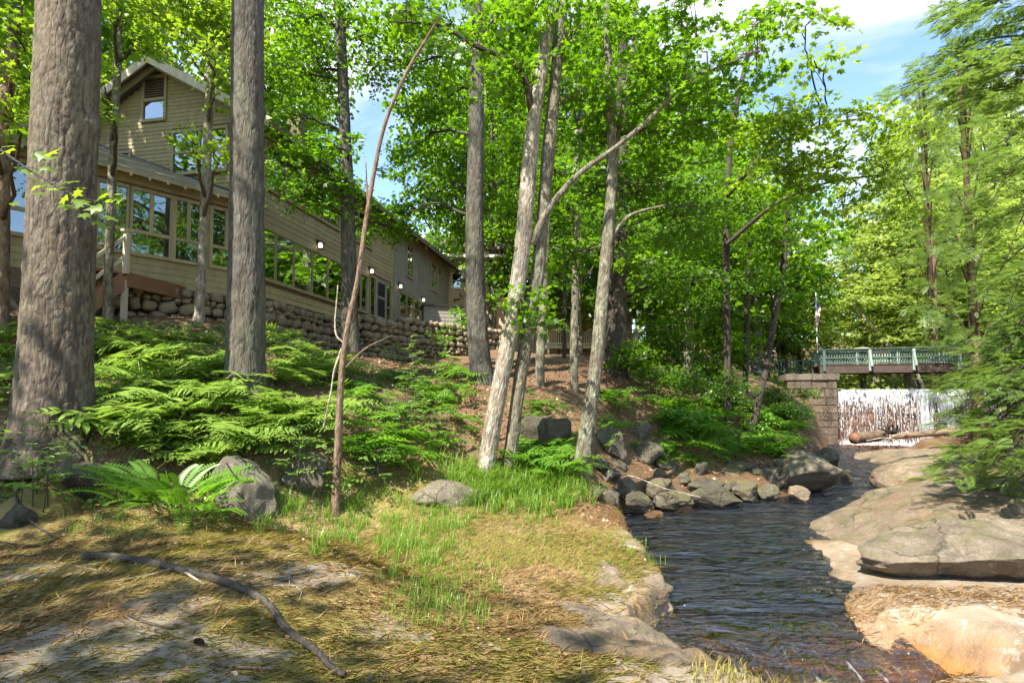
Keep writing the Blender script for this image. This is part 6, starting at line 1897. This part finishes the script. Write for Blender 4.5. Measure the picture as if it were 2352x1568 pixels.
near_specs = [(2075, 195, 9.5, 7.6), (2140, 130, 9.8, 8.4), (2200, 40, 9.5, 9.2), (2260, 170, 9.0, 7.8), (2180, 235, 10.5, 7.2), (2300, 60, 10, 9.0), (2320, 230, 8.6, 7.0), (2150, 20, 11, 9.6), (2330, -40, 9, 10.0),
              (2310, 400, 9.4, 6.2), (2280, 520, 10, 5.4), (2330, 640, 9.2, 4.6), (2320, 760, 9.6, 3.8),
              (2230, 830, 11.2, 3.4), (2300, 820, 9.8, 3.4), (2165, 895, 10.6, 3.0), (2230, 890, 9.6, 2.8), (2310, 900, 9.0, 2.6), (2190, 960, 10.0, 2.4), (2260, 980, 9.2, 2.2), (2205, 1050, 9.6, 1.9), (2290, 1060, 8.8, 1.7), (2190, 1092, 9.4, 1.5), (2330, 1000, 8.6, 2.0), (2300, 1110, 9.0, 1.3)]
near_b = bough_list(near_specs[:9], copies=2) + bough_list(near_specs[9:13], copies=1) + bough_list(near_specs[13:], copies=2)
hemlock(tuple(hb), 15, 'big hemlock leaning in from the edge with drooping sunlit boughs', near_b, 81)
hb2 = at(2420, 960, 17); hb2.z = lz(hb2.x, hb2.y)
far_specs = [(2230, 290, 16.5, 11), (2290, 360, 15.5, 10), (2200, 440, 16, 9.4), (2260, 500, 15.5, 8.8), (2220, 600, 15.6, 7.6), (2310, 600, 15, 7.4), (2240, 720, 15.5, 6.0), (2310, 720, 15, 6.0), (2310, 820, 15.4, 4.8)]
hemlock(tuple(hb2), 15, 'second hemlock behind, pale green layered boughs beside the waterfall', bough_list(far_specs, copies=1), 82, size=.30)

# ------------------------------------------------------------------ plants of the bank
def in_poly(x, y, poly):
    return poly_dist(np.array([x], float), np.array([y], float), np.array(poly, float))[0] < 0
def spots(poly, n_, seed, jit=10):
    r = np.random.default_rng(seed)
    us = [p[0] for p in poly]; vs = [p[1] for p in poly]
    out = []
    while len(out) < n_:
        u, v = r.uniform(min(us), max(us)), r.uniform(min(vs), max(vs))
        if in_poly(u, v, poly): out.append(hit(u + r.normal() * jit, v + r.normal() * jit * .5, 3, 40, .04))
    return out

PINNA = tmpl([(0, 0, 0), (.10, .14, -.01), (.085, .32, -.02), (.105, .40, -.02), (.075, .62, -.04), (.085, .68, -.05), (0, 1, -.12), (-.085, .68, -.05), (-.075, .62, -.04), (-.105, .40, -.02), (-.085, .32, -.02), (-.10, .14, -.01)], [[0, 1, 2, 3, 4, 5, 6], [0, 6, 7, 8, 9, 10, 11]])
def fern_plant(seed, fronds=5, length=.6, rise=.3, pairs=12):
    """lacy twice divided fronds held out level on thin stalks"""
    r = np.random.default_rng(seed)
    VV, GG, nv = [], {}, 0
    def put(V, G):
        nonlocal nv
        VV.append(V)
        for g in G: GG.setdefault(g.shape[1], []).append(g + nv)
        nv += len(V)
    for f in range(fronds):
        a = f * 6.283 / fronds + r.normal() * .35
        out = np.array([math.cos(a), math.sin(a), 0])
        L = length * r.uniform(.75, 1.2); h = rise * r.uniform(.7, 1.3)
        P = catmull([(0, 0, 0), tuple(out * L * .18 + [0, 0, h * .75]), tuple(out * L * .5 + [0, 0, h]), tuple(out * L * .9 + [0, 0, h * .97]), tuple(out * L * 1.2 + [0, 0, h * .8])], 30)
        side = np.array([-out[1], out[0], 0])
        tilt = r.normal() * .15
        for k in range(pairs):
            t = .34 + .63 * k / (pairs - 1)
            i = int(t * 29); p = P[i]; fwd = P[min(29, i + 1)] - P[i - 1]; fwd /= np.linalg.norm(fwd)
            pl_ = L * .44 * (1 - .92 * ((t - .34) / .66) ** 1.1) + .015
            for sg in (1, -1):
                hd = side * sg * .95 + fwd * .42
                nr = np.array([0, 0, 1.0]) + side * tilt + r.normal(size=3) * .12
                put(*scatter(PINNA, p[None, :], nr[None, :], hd[None, :], np.array([pl_])))
        w = side * .004
        V = np.vstack([P - w, P + w]); n_ = len(P)
        q = np.array([[i, i + 1, n_ + i + 1, n_ + i] for i in range(n_ - 1)])
        put(V, [q])
    return mesh_np('fern', np.vstack(VV), [np.vstack(g) for g in GG.values()])
fern_meshes = [fern_plant(900 + k, 4 + k % 3, .58 + .04 * (k % 3), .22 + .04 * (k % 4)) for k in range(6)]
def ferns(poly, n_, label, group, seed, mat='leaf_fern', lo=.75, hi=1.25):
    r = np.random.default_rng(seed)
    for k, p in enumerate(spots(poly, n_, seed)):
        o = bpy.data.objects.new('fern', with_mat(fern_meshes[int(r.integers(6))], mat)); col.objects.link(o)
        o.location = (p.x, p.y, p.z - .02); s = r.uniform(lo, hi)
        o.scale = (s, s, s * r.uniform(.8, 1.3)); o.rotation_euler = (r.normal() * .12 - .08, r.normal() * .12, r.uniform(0, 6.28))
        tag(o, label, 'fern', group)
ferns([(215, 800), (480, 830), (620, 930), (760, 955), (740, 1000), (640, 1005), (630, 1050), (500, 1095), (320, 1075), (215, 1000)], 96, 'lacy pale green fern in the fern bed between the two big pines', 'fern bed between the two big pines', 1)
ferns([(612, 775), (760, 800), (785, 880), (640, 905)], 20, 'fern right of the second big pine below the stone wall', 'ferns below the stone wall', 2)
ferns([(790, 860), (1070, 900), (1090, 1000), (1000, 1060), (800, 1060)], 24, 'fern on the shaded slope between the dead sapling and the double maple', 'ferns on the middle slope', 3, 'leaf_fern_bright', .6, 1.0)
ferns([(800, 1030), (930, 1020), (960, 1090), (820, 1100)], 9, 'bright arching fern beside the dead sapling foot', 'arching ferns by the sapling', 4, 'leaf_fern_bright', .9, 1.2)
ferns([(1165, 1010), (1330, 1040), (1320, 1090), (1190, 1095)], 14, 'bright fern at the foot of the double maple', 'ferns at the double maple', 5, 'leaf_fern_bright', .7, 1.1)
ferns([(1490, 930), (1700, 920), (1840, 960), (1850, 1040), (1560, 1052)], 52, 'green fern under the shrubs above the pool rocks', 'ferns above the pool', 6, 'leaf_fern_bright', .9, 1.5)
ferns([(210, 745), (430, 760), (480, 820), (215, 830)], 12, 'fern in the dark ground cover below the porch stair', 'ferns below the stair', 7, 'leaf_fern', .6, .9)
ferns([(0, 730), (40, 730), (40, 900), (0, 950)], 8, 'fern left of the massive pine', 'ferns left of the massive pine', 8, 'leaf_fern', .7, 1.0)
ferns([(930, 770), (1060, 850), (1060, 880), (930, 850)], 8, 'fern on bare needles below the retaining wall', 'ferns below the retaining wall', 9, 'leaf_fern_bright', .6, .9)

ferns([(1345, 900), (1480, 900), (1480, 1030), (1400, 1040)], 10, 'fern on the slope right of the slender leaning maple', 'ferns right of the slender maple', 10, 'leaf_fern_bright', .7, 1.1)
ferns([(1190, 900), (1310, 900), (1300, 990), (1210, 990)], 7, 'fern on the leaf littered slope between the leaning maples', 'ferns between the leaning maples', 11, 'leaf_fern_bright', .5, .8)
ferns([(1450, 1030), (1620, 1045), (1800, 1035), (1790, 1062), (1600, 1072), (1460, 1065)], 22, 'low fern tucked among the pool rocks', 'ferns among the pool rocks', 12, 'leaf_fern_bright', .45, .8)
# the big shuttlecock fern in front, every frond a part
bf = hit(375, 1185); bf_root = empty('shuttlecock_fern', bf); tag(bf_root, 'big bright green fern clump left of the large smooth boulder', 'fern')
r = np.random.default_rng(66)
SP_ = frond_tmpl(14, .30, .030, .5, .5, 1.15)
for k in range(58):
    a = r.uniform(0, 6.28); rad = r.uniform(.0, .42)
    base = np.array([bf.x + math.cos(a) * rad * 1.5, bf.y + .2 + math.sin(a) * rad * .6, bf.z + .02])
    base[2] = lz(base[0], base[1])
    L = r.uniform(.38, .62); lift = r.uniform(.35, 1.9)
    hd = np.array([math.cos(a) * .9, math.sin(a) * .6 - .3, lift])
    nr = np.array([-math.cos(a) * lift, -math.sin(a) * lift, 1.0]) + r.normal(size=3) * .15
    V, G = scatter(SP_, (base + hd / np.linalg.norm(hd) * .25)[None, :], nr[None, :], hd[None, :], np.array([L]))
    o = link('frond', mesh_np('frond', V, G), M['leaf_fern_bright'], bf_root)
    m = MB(); m.tube([tuple(base), tuple(base + hd / np.linalg.norm(hd) * .26)], [.006, .004], 4); m.build('stalk', M['leaf_ground'], o)

# seedlings with pale leaves
def seedling_mesh(seed):
    r = np.random.default_rng(seed)
    h = r.uniform(.45, .8); m = MB(); pos, nr, hd = [], [], []
    m.tube([(0, 0, -.05), (.03, 0, h * .5), (.05, .02, h)], [.007, .005, .002], 5)
    for k in range(7):
        a = r.uniform(0, 6.28); z = h * r.uniform(.35, 1.0); d = np.array([math.cos(a), math.sin(a), .12]); L = r.uniform(.2, .42)
        e = np.array([.04, .01, z]) + d * L
        m.tube([(.03, 0, z), tuple(e)], [.003, .001], 4)
        for j in range(9):
            t = .2 + .8 * j / 8; pos.append(np.array([.03, 0, z]) + d * L * t); sg = 1 if j % 2 else -1
            hd.append(np.array([-d[1] * sg, d[0] * sg, -.15]) + d * .7); nr.append(np.array([0, 0, 1]) + r.normal(size=3) * .25)
    V, G = scatter('oval', np.array(pos), np.array(nr), np.array(hd), np.full(len(pos), .085) * r.uniform(.7, 1.2, len(pos)))
    return mesh_np('leaves', V, G), m.mesh('stem', True)
seeds = [seedling_mesh(40 + k) for k in range(4)]
r = np.random.default_rng(17)
def seedlings(poly, n_, label, group, seed):
    for k, p in enumerate(spots(poly, n_, seed)):
        root = empty('seedling', p, r.uniform(0, 6.28)); tag(root, label, 'seedling', group)
        a, b = seeds[k % 4]
        for nm, me, mt in (('leaves', a, 'leaf_shrub'), ('stem', b, 'bark_maple')):
            o = bpy.data.objects.new(nm, with_mat(me, mt)); col.objects.link(o); o.parent = root; s = r.uniform(.8, 1.3); o.scale = (s, s, s)
seedlings([(880, 870), (1080, 900), (1110, 990), (1020, 1040), (870, 1000)], 17, 'pale leaved beech seedling on the slope left of the double maple', 'seedlings left of the double maple', 71)
seedlings([(830, 850), (960, 850), (940, 900), (830, 880)], 4, 'pale leaved seedling close under the retaining wall', 'seedlings under the retaining wall', 72)
seedlings([(840, 1110), (920, 1100), (920, 1150), (850, 1160)], 5, 'leafy seedling left of the low wedge shaped boulder', 'seedlings by the wedge boulder', 73)
seedlings([(1450, 930), (1560, 920), (1560, 990), (1450, 990)], 6, 'leafy seedling above the squarish boulder on the right slope', 'seedlings above the boulders', 74)
seedlings([(640, 1080), (740, 1090), (740, 1170), (640, 1170)], 6, 'leafy seedling right of the large smooth boulder', 'seedlings by the smooth boulder', 75)
seedlings([(20, 1000), (110, 1080), (100, 1180), (0, 1180)], 9, 'small leafy plant below the massive pine roots', 'plants below the massive pine', 76)

# shrubs over the pool
def shrub(u, v, label, ru, rv, leaf, seed, size=.09, template='mid', cover=1.7):
    g = hit(u, v, 8, 40)
    root = empty('shrub', g); tag(root, label, 'shrub', 'shrubs above the pool')
    k = g.y / F
    rr = np.random.default_rng(seed)
    blobs = []
    for j in range(4):
        blobs.append(('w', g.x + rr.normal() * ru * k * .5, g.y + rr.normal() * .35, g.z + rv * k * rr.uniform(.6, 1.5), ru * k * rr.uniform(.5, .8), .7, rv * k * rr.uniform(.4, .65)))
    P = np.array([[g.x, g.y, g.z + t * rv * k, .03] for t in np.linspace(0, 1.2, 12)])
    grow(root, P, blobs, leaf, template, size, cover, .32, seed, 'bark_dark', .02, 36, part='foliage')
for k, (u, v, ru, rv, lf, lb) in enumerate([
    (1470, 900, 70, 60, 'leaf_maple', 'green shrub right of the thick near black trunk'), (1540, 880, 80, 80, 'leaf_maple', 'tall green shrub left of the pole like trunk'), (1630, 880, 90, 85, 'leaf_maple', 'broad bright shrub directly below the pole like trunk'),
    (1600, 960, 90, 60, 'leaf_dark', 'dark low shrub above the mossy pool rocks'), (1690, 960, 80, 55, 'leaf_dark', 'dark shrub beside the leaning trunk nearest the bridge'), (1790, 960, 60, 50, 'leaf_maple', 'bright shrub against the bridge pier'),
    (1820, 1000, 50, 55, 'leaf_fern_bright', 'leafy bush at the foot of the bridge pier'), (1660, 900, 60, 40, 'leaf_maple', 'shrub below the approach railing'), (1540, 1000, 60, 35, 'leaf_fern_bright', 'low bush behind the upright pool rock'), (1500, 820, 80, 60, 'leaf_maple', 'shrub beside the corner of the white railed deck'),
    (1660, 820, 80, 50, 'leaf_far', 'sunlit shrub behind the pole like trunk'), (1740, 1015, 50, 40, 'leaf_fern_bright', 'fern green bush at the foot of the leaning trunk'), (1580, 800, 70, 45, 'leaf_far', 'sunlit bush in the gap right of the deck')]):
    shrub(u, v, lb, ru, rv, lf, 300 + k)
for k, (u, v, lb) in enumerate([(1065, 730, 'broad leaved bush growing over the retaining wall end'), (1000, 770, 'small bush sprouting from the retaining wall face')]):
    p = at(u, v, 22.0); root = empty('shrub', p); tag(root, lb, 'shrub')
    grow(root, np.array([[p.x, p.y + .6, p.z - .8 + t, .02] for t in np.linspace(0, 1, 8)]), [('w', p.x, p.y, p.z, .7 - .2 * k, .5, .6 - .2 * k)], 'leaf_fern_bright', 'oval', .14, 1.7, .4, 340 + k, 'bark_dark', .02, part='foliage')

# ------------------------------------------------------------------ ground litter, grass
def cover_points(n_, xr, yr, dens, seed):
    r = np.random.default_rng(seed)
    x = r.uniform(*xr, n_ * 3); y = r.uniform(*yr, n_ * 3)
    z = lz_many(x, y); k = np.nonzero(r.random(len(x)) < dens(x, y, z))[0][:n_]
    return np.stack([x[k], y[k], z[k]], 1), r
def slope_normals(P):
    e = .08
    zx = lz_many(P[:, 0] + e, P[:, 1]) - lz_many(P[:, 0] - e, P[:, 1]); zy = lz_many(P[:, 0], P[:, 1] + e) - lz_many(P[:, 0], P[:, 1] - e)
    n_ = np.stack([-zx / (2 * e), -zy / (2 * e), np.ones(len(P))], 1)
    return n_ / np.linalg.norm(n_, axis=1, keepdims=True)
def nz(P, s, o): return fbm(np.stack([P[0] * s + o, P[1] * s, 0 * P[0]], 1), 3)

# fallen leaves on the bank
P, r = cover_points(28000, (-10, 10), (7.3, 20), lambda x, y, z: np.where(((z > .05) | (y > 9.8)) & (poly_dist(x, y, shore) > .25), .35 + .6 * (nz((x, y), .7, 3) > -.1), 0) * np.clip(14 / y, .3, 1), 21)
N_ = slope_normals(P)
V, G = scatter('quad', P + N_ * .012, N_ + .35 * r.normal(size=P.shape), r.normal(size=P.shape), r.uniform(.035, .085, len(P)))
o = link('fallen_leaves', mesh_np('fallen_leaves', V, G), M['dry_leaf']); tag(o, 'brown fallen leaves littering the wooded bank', 'leaf litter', kind='stuff')
# low green ground cover on the left of the bank
P, r = cover_points(21000, (-11, 1.5), (7.0, 14), lambda x, y, z: np.where((z > .0) & (z < 3.3), .15 + 1.0 * smooth(-.15, .25, nz((x, y), .8, 11)) * smooth(-.5, -2.5, x), 0), 22)
N_ = slope_normals(P)
V, G = scatter('oval', P + np.array([0, 0, 1.0]) * r.uniform(.01, .13, len(P))[:, None], N_ + .45 * r.normal(size=P.shape), r.normal(size=P.shape), r.uniform(.035, .085, len(P)))
o = link('ground_cover', mesh_np('ground_cover', V, G), M['leaf_ground']); tag(o, 'dark green low leafy ground cover over the left bank', 'ground cover', kind='stuff')

STRAND = tmpl([(-.022, 0, 0), (.022, 0, 0), (.018, .5, .04), (.003, 1, 0), (-.018, .5, .04)], [[0, 1, 2, 3, 4]])
def strands(n_, dens, lo, hi, mat, name, label, cat, seed, xr=(-5.5, 4.4), yr=(2.5, 9.2), lift=.004, tilt=.10, wild=.5):
    P, r = cover_points(n_, xr, yr, dens, seed)
    N_ = slope_normals(P)
    a = .35 + 1.6 * nz((P[:, 0], P[:, 1]), .55, 8) + wild * r.normal(size=len(P))
    hd = np.stack([np.cos(a), np.sin(a), 0 * a], 1) + N_ * (tilt * r.random(len(P)))[:, None]
    V, G = scatter(STRAND, P + N_ * lift, N_ + .25 * r.normal(size=P.shape), hd, r.uniform(lo, hi, len(P)))
    o = link(name, mesh_np(name, V, G), M[mat]); tag(o, label, cat, kind='stuff')
def near_rock(x, y, z): return (z < .45) & (poly_dist(x, y, shore) > .03) & (x < 3.6) & (rock_at(x, y) < .3 + .8 * np.random.default_rng(3).random(len(x)))
strands(52000, lambda x, y, z: np.where(near_rock(x, y, z), .25 + .75 * smooth(.15, -.25, nz((x, y), .8, 5)), 0) * np.clip(5 / y, .35, 1) * smooth(2.8, .8, x - .15 * np.maximum(0, y - 6)) , .07, .16, 'needle_litter', 'pine_needles', 'rust brown pine needles strewn over the near rock', 'pine needles', 31, yr=(2.5, 12.5), wild=.9)
strands(50000, lambda x, y, z: np.where(near_rock(x, y, z), smooth(-.25, .2, nz((x, y), .8, 5)), 0) * np.clip(5.5 / y, .35, 1) * smooth(3.2 + .0 * y, 1.4, x - .12 * np.maximum(0, y - 6)), .06, .15, 'moss_strand', 'combed_moss', 'olive strands of moss and old grass combed over the near rock', 'moss', 32, yr=(2.5, 12.0), tilt=.3, wild=.45)
strands(9000, lambda x, y, z: np.where((x > 3.2) & (poly_dist(x, y, shore) > .12), smooth(.0, .3, nz((x, y), .9, 25)), 0), .07, .15, 'needle_litter', 'pine_needles', 'pine needles gathered on the pale rock by the stream', 'pine needles', 33, (3, 8), (4, 8), wild=1.6)

# scraps of bark, leaf and twig on the near rock
P, r = cover_points(2600, (-5.5, 3.4), (2.6, 8), lambda x, y, z: np.where(near_rock(x, y, z), .3 + .5 * (nz((x, y), 1.3, 44) > .05), 0) * np.clip(4.5 / y, .3, 1), 41)
N_ = slope_normals(P)
V, G = scatter('quad', P + N_ * .012, N_ + .5 * r.normal(size=P.shape), r.normal(size=P.shape), r.uniform(.012, .05, len(P)))
o = link('leaf_scraps', mesh_np('leaf_scraps', V, G), M['dry_leaf']); tag(o, 'brown scraps of bark and dead leaf scattered over the near rock', 'leaf litter', kind='stuff')
tw = MB(); r = np.random.default_rng(43)
P, r = cover_points(260, (-5.0, 3.0), (2.8, 8), lambda x, y, z: np.where(near_rock(x, y, z), .6, 0), 42)
for q in P:
    a = r.uniform(0, 3.14); L = r.uniform(.05, .22); d = Vector((math.cos(a), math.sin(a), 0)) * L; c = Vector(q) + Vector((0, 0, .012)); e = c + d; e.z = lz(e.x, e.y) + .014
    tw.tube([c, c.lerp(e, .5) + Vector((r.normal() * .01, r.normal() * .01, .012)), e], [.0035, .003, .0015], 4)
o = tw.build('twig_scraps', M['bark_dead']); tag(o, 'tiny broken twigs scattered over the near rock', 'twigs', kind='stuff')
def grass(n_per, polys, lo, hi, mat, name, label, seed, lean=.35, width=.006):
    r = np.random.default_rng(seed)
    VV, FF, nv = [], [], 0
    for poly, cnt in polys:
        for p in spots(poly, cnt, seed + len(VV), 32):
            for k in range(n_per):
                h = r.uniform(lo, hi); a = r.uniform(0, 6.28); l = lean * r.uniform(.2, 1.4) * h
                b = np.array([p.x + r.normal() * .05, p.y + r.normal() * .05, p.z - .01])
                d = np.array([math.cos(a), math.sin(a), 0]); s = np.array([-d[1], d[0], 0]) * width
                q1 = b + d * l * .3 + [0, 0, h * .6]; q2 = b + d * l + [0, 0, h * .95]
                VV += [b - s, b + s, q1 + s * .8, q1 - s * .8, q2]
                FF += [(nv, nv + 1, nv + 2, nv + 3), (nv + 3, nv + 2, nv + 4)]; nv += 5
    me = bpy.data.meshes.new(name); me.from_pydata([tuple(v) for v in VV], [], FF); me.update()
    o = link(name, me, M[mat]); tag(o, label, 'grass', kind='stuff')
grass(14, [([(1010, 1090), (1120, 1095), (1330, 1090), (1340, 1130), (1300, 1165), (1110, 1165), (1020, 1130)], 260)], .16, .42, 'grass_blade', 'tall_grass', 'tall bright grass round the feet of the leaning maples', 51, lean=.8, width=.007)
grass(12, [([(880, 1170), (1090, 1165), (1080, 1230), (1000, 1300), (900, 1290)], 120), ([(590, 1120), (900, 1110), (880, 1170), (770, 1200), (600, 1205)], 110), ([(720, 1210), (860, 1200), (830, 1260), (740, 1255)], 40)], .10, .26, 'grass_blade', 'damp_grass', 'fine green grass in the damp gully below the bank', 52, lean=.7, width=.005)
grass(7, [([(880, 1290), (1140, 1290), (1140, 1440), (950, 1440)], 150), ([(1340, 1230), (1500, 1230), (1490, 1300), (1400, 1300)], 30), ([(1130, 1180), (1290, 1175), (1250, 1230), (1140, 1230)], 30), ([(150, 1190), (420, 1190), (400, 1215), (160, 1220)], 30)], .05, .16, 'grass_blade', 'sparse_grass', 'sparse short grass on the near rock', 53, width=.004)
grass(9, [([(1600, 1520), (1860, 1540), (1860, 1568), (1600, 1568)], 60)], .04, .11, 'moss_strand', 'dry_grass', 'dry yellow grass on the lip of the near ledge', 54, .8, .004)

# ------------------------------------------------------------------ branches, sticks, cone, logs
def stick(name, label, pts, w0, w1, mat, lift=.5, cat='stick', side=(), seg=12, grounded=True, n_=40):
    P = []
    for (u, v) in pts:
        g = hit(u, v, 2.4, 20, .02) if grounded else None
        P.append(g)
    base = catmull([tuple(p) for p in P], n_)
    rad = np.linspace(w0, w1, n_)
    for i in range(n_): base[i, 2] = max(base[i, 2], lz(base[i, 0], base[i, 1]) - .01) + rad[i] * lift + .008
    rows = [(*base[i], rad[i]) for i in range(n_)]
    root = empty(name, P[0]); tag(root, label, cat)
    link('stem', trunk_mesh('stem', rows, seg, .03, .10 * w0, .02, .06, 0, len(label)), M[mat], root)
    for pts2, a, b, mt in side:
        Q = [tuple(hit(u, v, 2.4, 20, .02) + Vector((0, 0, dz))) for u, v, dz in pts2]
        c = catmull(Q, 14); m = [(*c[i], a + (b - a) * i / 13) for i in range(14)]
        link('side_branch', trunk_mesh('side_branch', m, 9, .03, .1 * a, .02, .06, 0, 4), M[mt], root)
stick('fallen_branch', 'long dark crooked branch lying across the near rock', [(192, 1284), (260, 1287), (330, 1297), (400, 1312), (470, 1330), (535, 1352), (590, 1378), (622, 1402), (645, 1440), (680, 1472), (725, 1503), (758, 1538), (790, 1560)], .040, .021, 'bark_dark', .7, 'branch', [([(405, 1310, .03), (350, 1328, .03), (280, 1338, .02), (240, 1340, .01)], .015, .006, 'bark_dead'), ([(420, 1322, .04), (450, 1335, .02), (470, 1345, .01)], .012, .008, 'bark_white')], 16, n_=70)
stick('fallen_stick', 'dark stick propped against the bank in the corner', [(0, 1150), (50, 1185), (90, 1215), (130, 1240)], .020, .012, 'bark_dark', .8)
stick('fallen_stick', 'grey twig lying flat in the corner behind the long branch', [(0, 1248), (60, 1255), (130, 1256)], .010, .006, 'bark_dark')
stick('fallen_stick', 'straight brown stick just above the long branch', [(140, 1296), (200, 1308), (262, 1320)], .009, .007, 'bark_dead')
stick('fallen_stick', 'short stick with a dark knob below the long branch', [(296, 1415), (330, 1432), (396, 1448)], .012, .007, 'bark_dark')
stick('fallen_stick', 'pale broken piece of wood beside the pine cone', [(484, 1526), (540, 1538), (632, 1540)], .013, .008, 'bark_dead')
stick('fallen_twig', 'pale forked twig standing up right of the long branch', [(554, 1354), (620, 1348), (690, 1350)], .006, .004, 'bark_white', 1.0, 'twig', [([(665, 1348, .0), (664, 1325, .06), (662, 1330, .14)], .004, .002, 'bark_white'), ([(680, 1350, .01), (692, 1365, .02), (686, 1380, .0)], .004, .003, 'bark_white')])
stick('fallen_twig', 'tiny dark twig above the pale forked twig', [(508, 1334), (530, 1342), (548, 1350)], .006, .004, 'bark_dark', .6, 'twig')
stick('fallen_twig', 'thin dark twig on the crest of the near rock', [(555, 1300), (600, 1302), (636, 1304)], .006, .003, 'bark_dead', .6, 'twig')
# twigs resting on the large boulder, a pole across the pool rocks
for pts, dd, w0, lb, mt, nm, ct in [([(494, 1140), (520, 1120), (540, 1104)], 7.0, .007, 'white twig leaning on the large smooth boulder', 'bark_white', 'fallen_twig', 'twig'), ([(520, 1062), (532, 1082), (545, 1098)], 7.05, .012, 'dark forked stick on top of the large smooth boulder', 'bark_dark', 'fallen_stick', 'stick'),
                         ([(1395, 1082), (1460, 1096), (1530, 1122), (1610, 1142)], 12.0, .012, 'slender pale pole fallen across the pool rocks', 'bark_white', 'fallen_pole', 'pole')]:
    Q = [(*at(u, v, dd), w0 * (1 - .4 * i / len(pts))) for i, (u, v) in enumerate(pts)]
    o = link(nm, trunk_mesh(nm, Q, 8, .04, .001, .02, .06, 0, 2), M[mt]); tag(o, lb, ct)
# pine cone with its scales
pc = hit(457, 1482, 2.4, 8, .01); cone = empty('pine_cone', pc); tag(cone, 'dark pine cone lying on orange needles', 'pine cone')
m = MB()
ax = Vector((.75, -.55, .05)).normalized(); sd = ax.cross(Vector((0, 0, 1))).normalized(); up = sd.cross(ax)
c0 = Vector((pc.x - .05, pc.y + .035, pc.z + .022))
m.tube([c0 + ax * (.12 * t) for t in np.linspace(0, 1, 6)], [.006, .012, .014, .013, .009, .003], 8); m.build('core', M['bark_dark'], cone, True)
for k in range(60):
    t = (k + .5) / 60; a = k * 2.4; rr = .021 * math.sin(math.pi * (t * .8 + .15)); d = sd * math.cos(a) + up * math.sin(a); c = c0 + ax * (.12 * t)
    w = d.cross(ax).normalized() * .009
    m = MB(); e = c + d * rr + ax * .010
    m.add([c + w * .5, c - w * .5, e - w, e + w, e + ax * .004 + d * .003], [(0, 1, 2, 3), (3, 2, 4), (0, 3, 4), (1, 4, 2)]); m.build('scale', M['bark_dead'], cone)
# logs at the foot of the falls
lg = empty('cut_log', at(1990, 1008, 25.0)); tag(lg, 'stout cut log with red brown sawn end below the waterfall', 'log')
a, b = at(1962, 1006, 24.4), at(2030, 1000, 25.6)
link('bole', trunk_mesh('bole', [(*a, .25), (*a.lerp(b, .5), .245), (*b, .23)], 20, .1, .012, .08, .2, 0, 5), M['bark_dead'], lg)
m = MB(); ax = (b - a).normalized(); m.tube([a - ax * .012, a + ax * .01], [.235, .235], 24); plain('sawn_end', (0.17, 0.075, 0.038), .8, .3, 12); m.build('sawn_end', M['sawn_end'], lg, True)
rt = MB(); r = np.random.default_rng(3)
rc = at(2045, 990, 25)
for k in range(22):
    d = Vector((r.normal(), r.normal() * .5, abs(r.normal()) * .5 - .1)).normalized() * r.uniform(.25, .6); mid = rc + d * .5 + Vector((r.normal() * .08, 0, r.normal() * .08)); rt.tube([rc + Vector((r.normal() * .15, 0, -.1)), mid, rc + d], [.04, .025, .008], 6)
o = rt.build('driftwood_root', M['bark_dark'], None, True); tag(o, 'tangled dark driftwood root beside the cut log', 'driftwood')
a, b = at(2048, 1003, 24.6), at(2245, 985, 23.5)
o = link('drift_log', trunk_mesh('drift_log', [(*a, .10), (*a.lerp(b, .35), .13), (*a.lerp(b, .7), .15), (*b, .16)], 14, .12, .012, .08, .25, 0, 9), M['bark_dead']); tag(o, 'long weathered drift log lying along the foot of the falls', 'log')
for i, (pts, lb) in enumerate([([(2025, 1012), (2060, 998), (2085, 990)], 'thin pale stick leaning on the cut log'), ([(1990, 1012), (2030, 1005), (2060, 1010)], 'thin grey stick lying before the cut log')]):
    Q = [(*at(u, v, 24.2), .018) for u, v in pts]; o = link('fallen_stick', trunk_mesh('fallen_stick', Q, 6, .1, .001, .02, .06, 0, 2), M['bark_white']); tag(o, lb, 'stick')
for ob in bpy.data.objects:
    if ob.name.startswith('branches'): ob['kind'] = 'stuff'
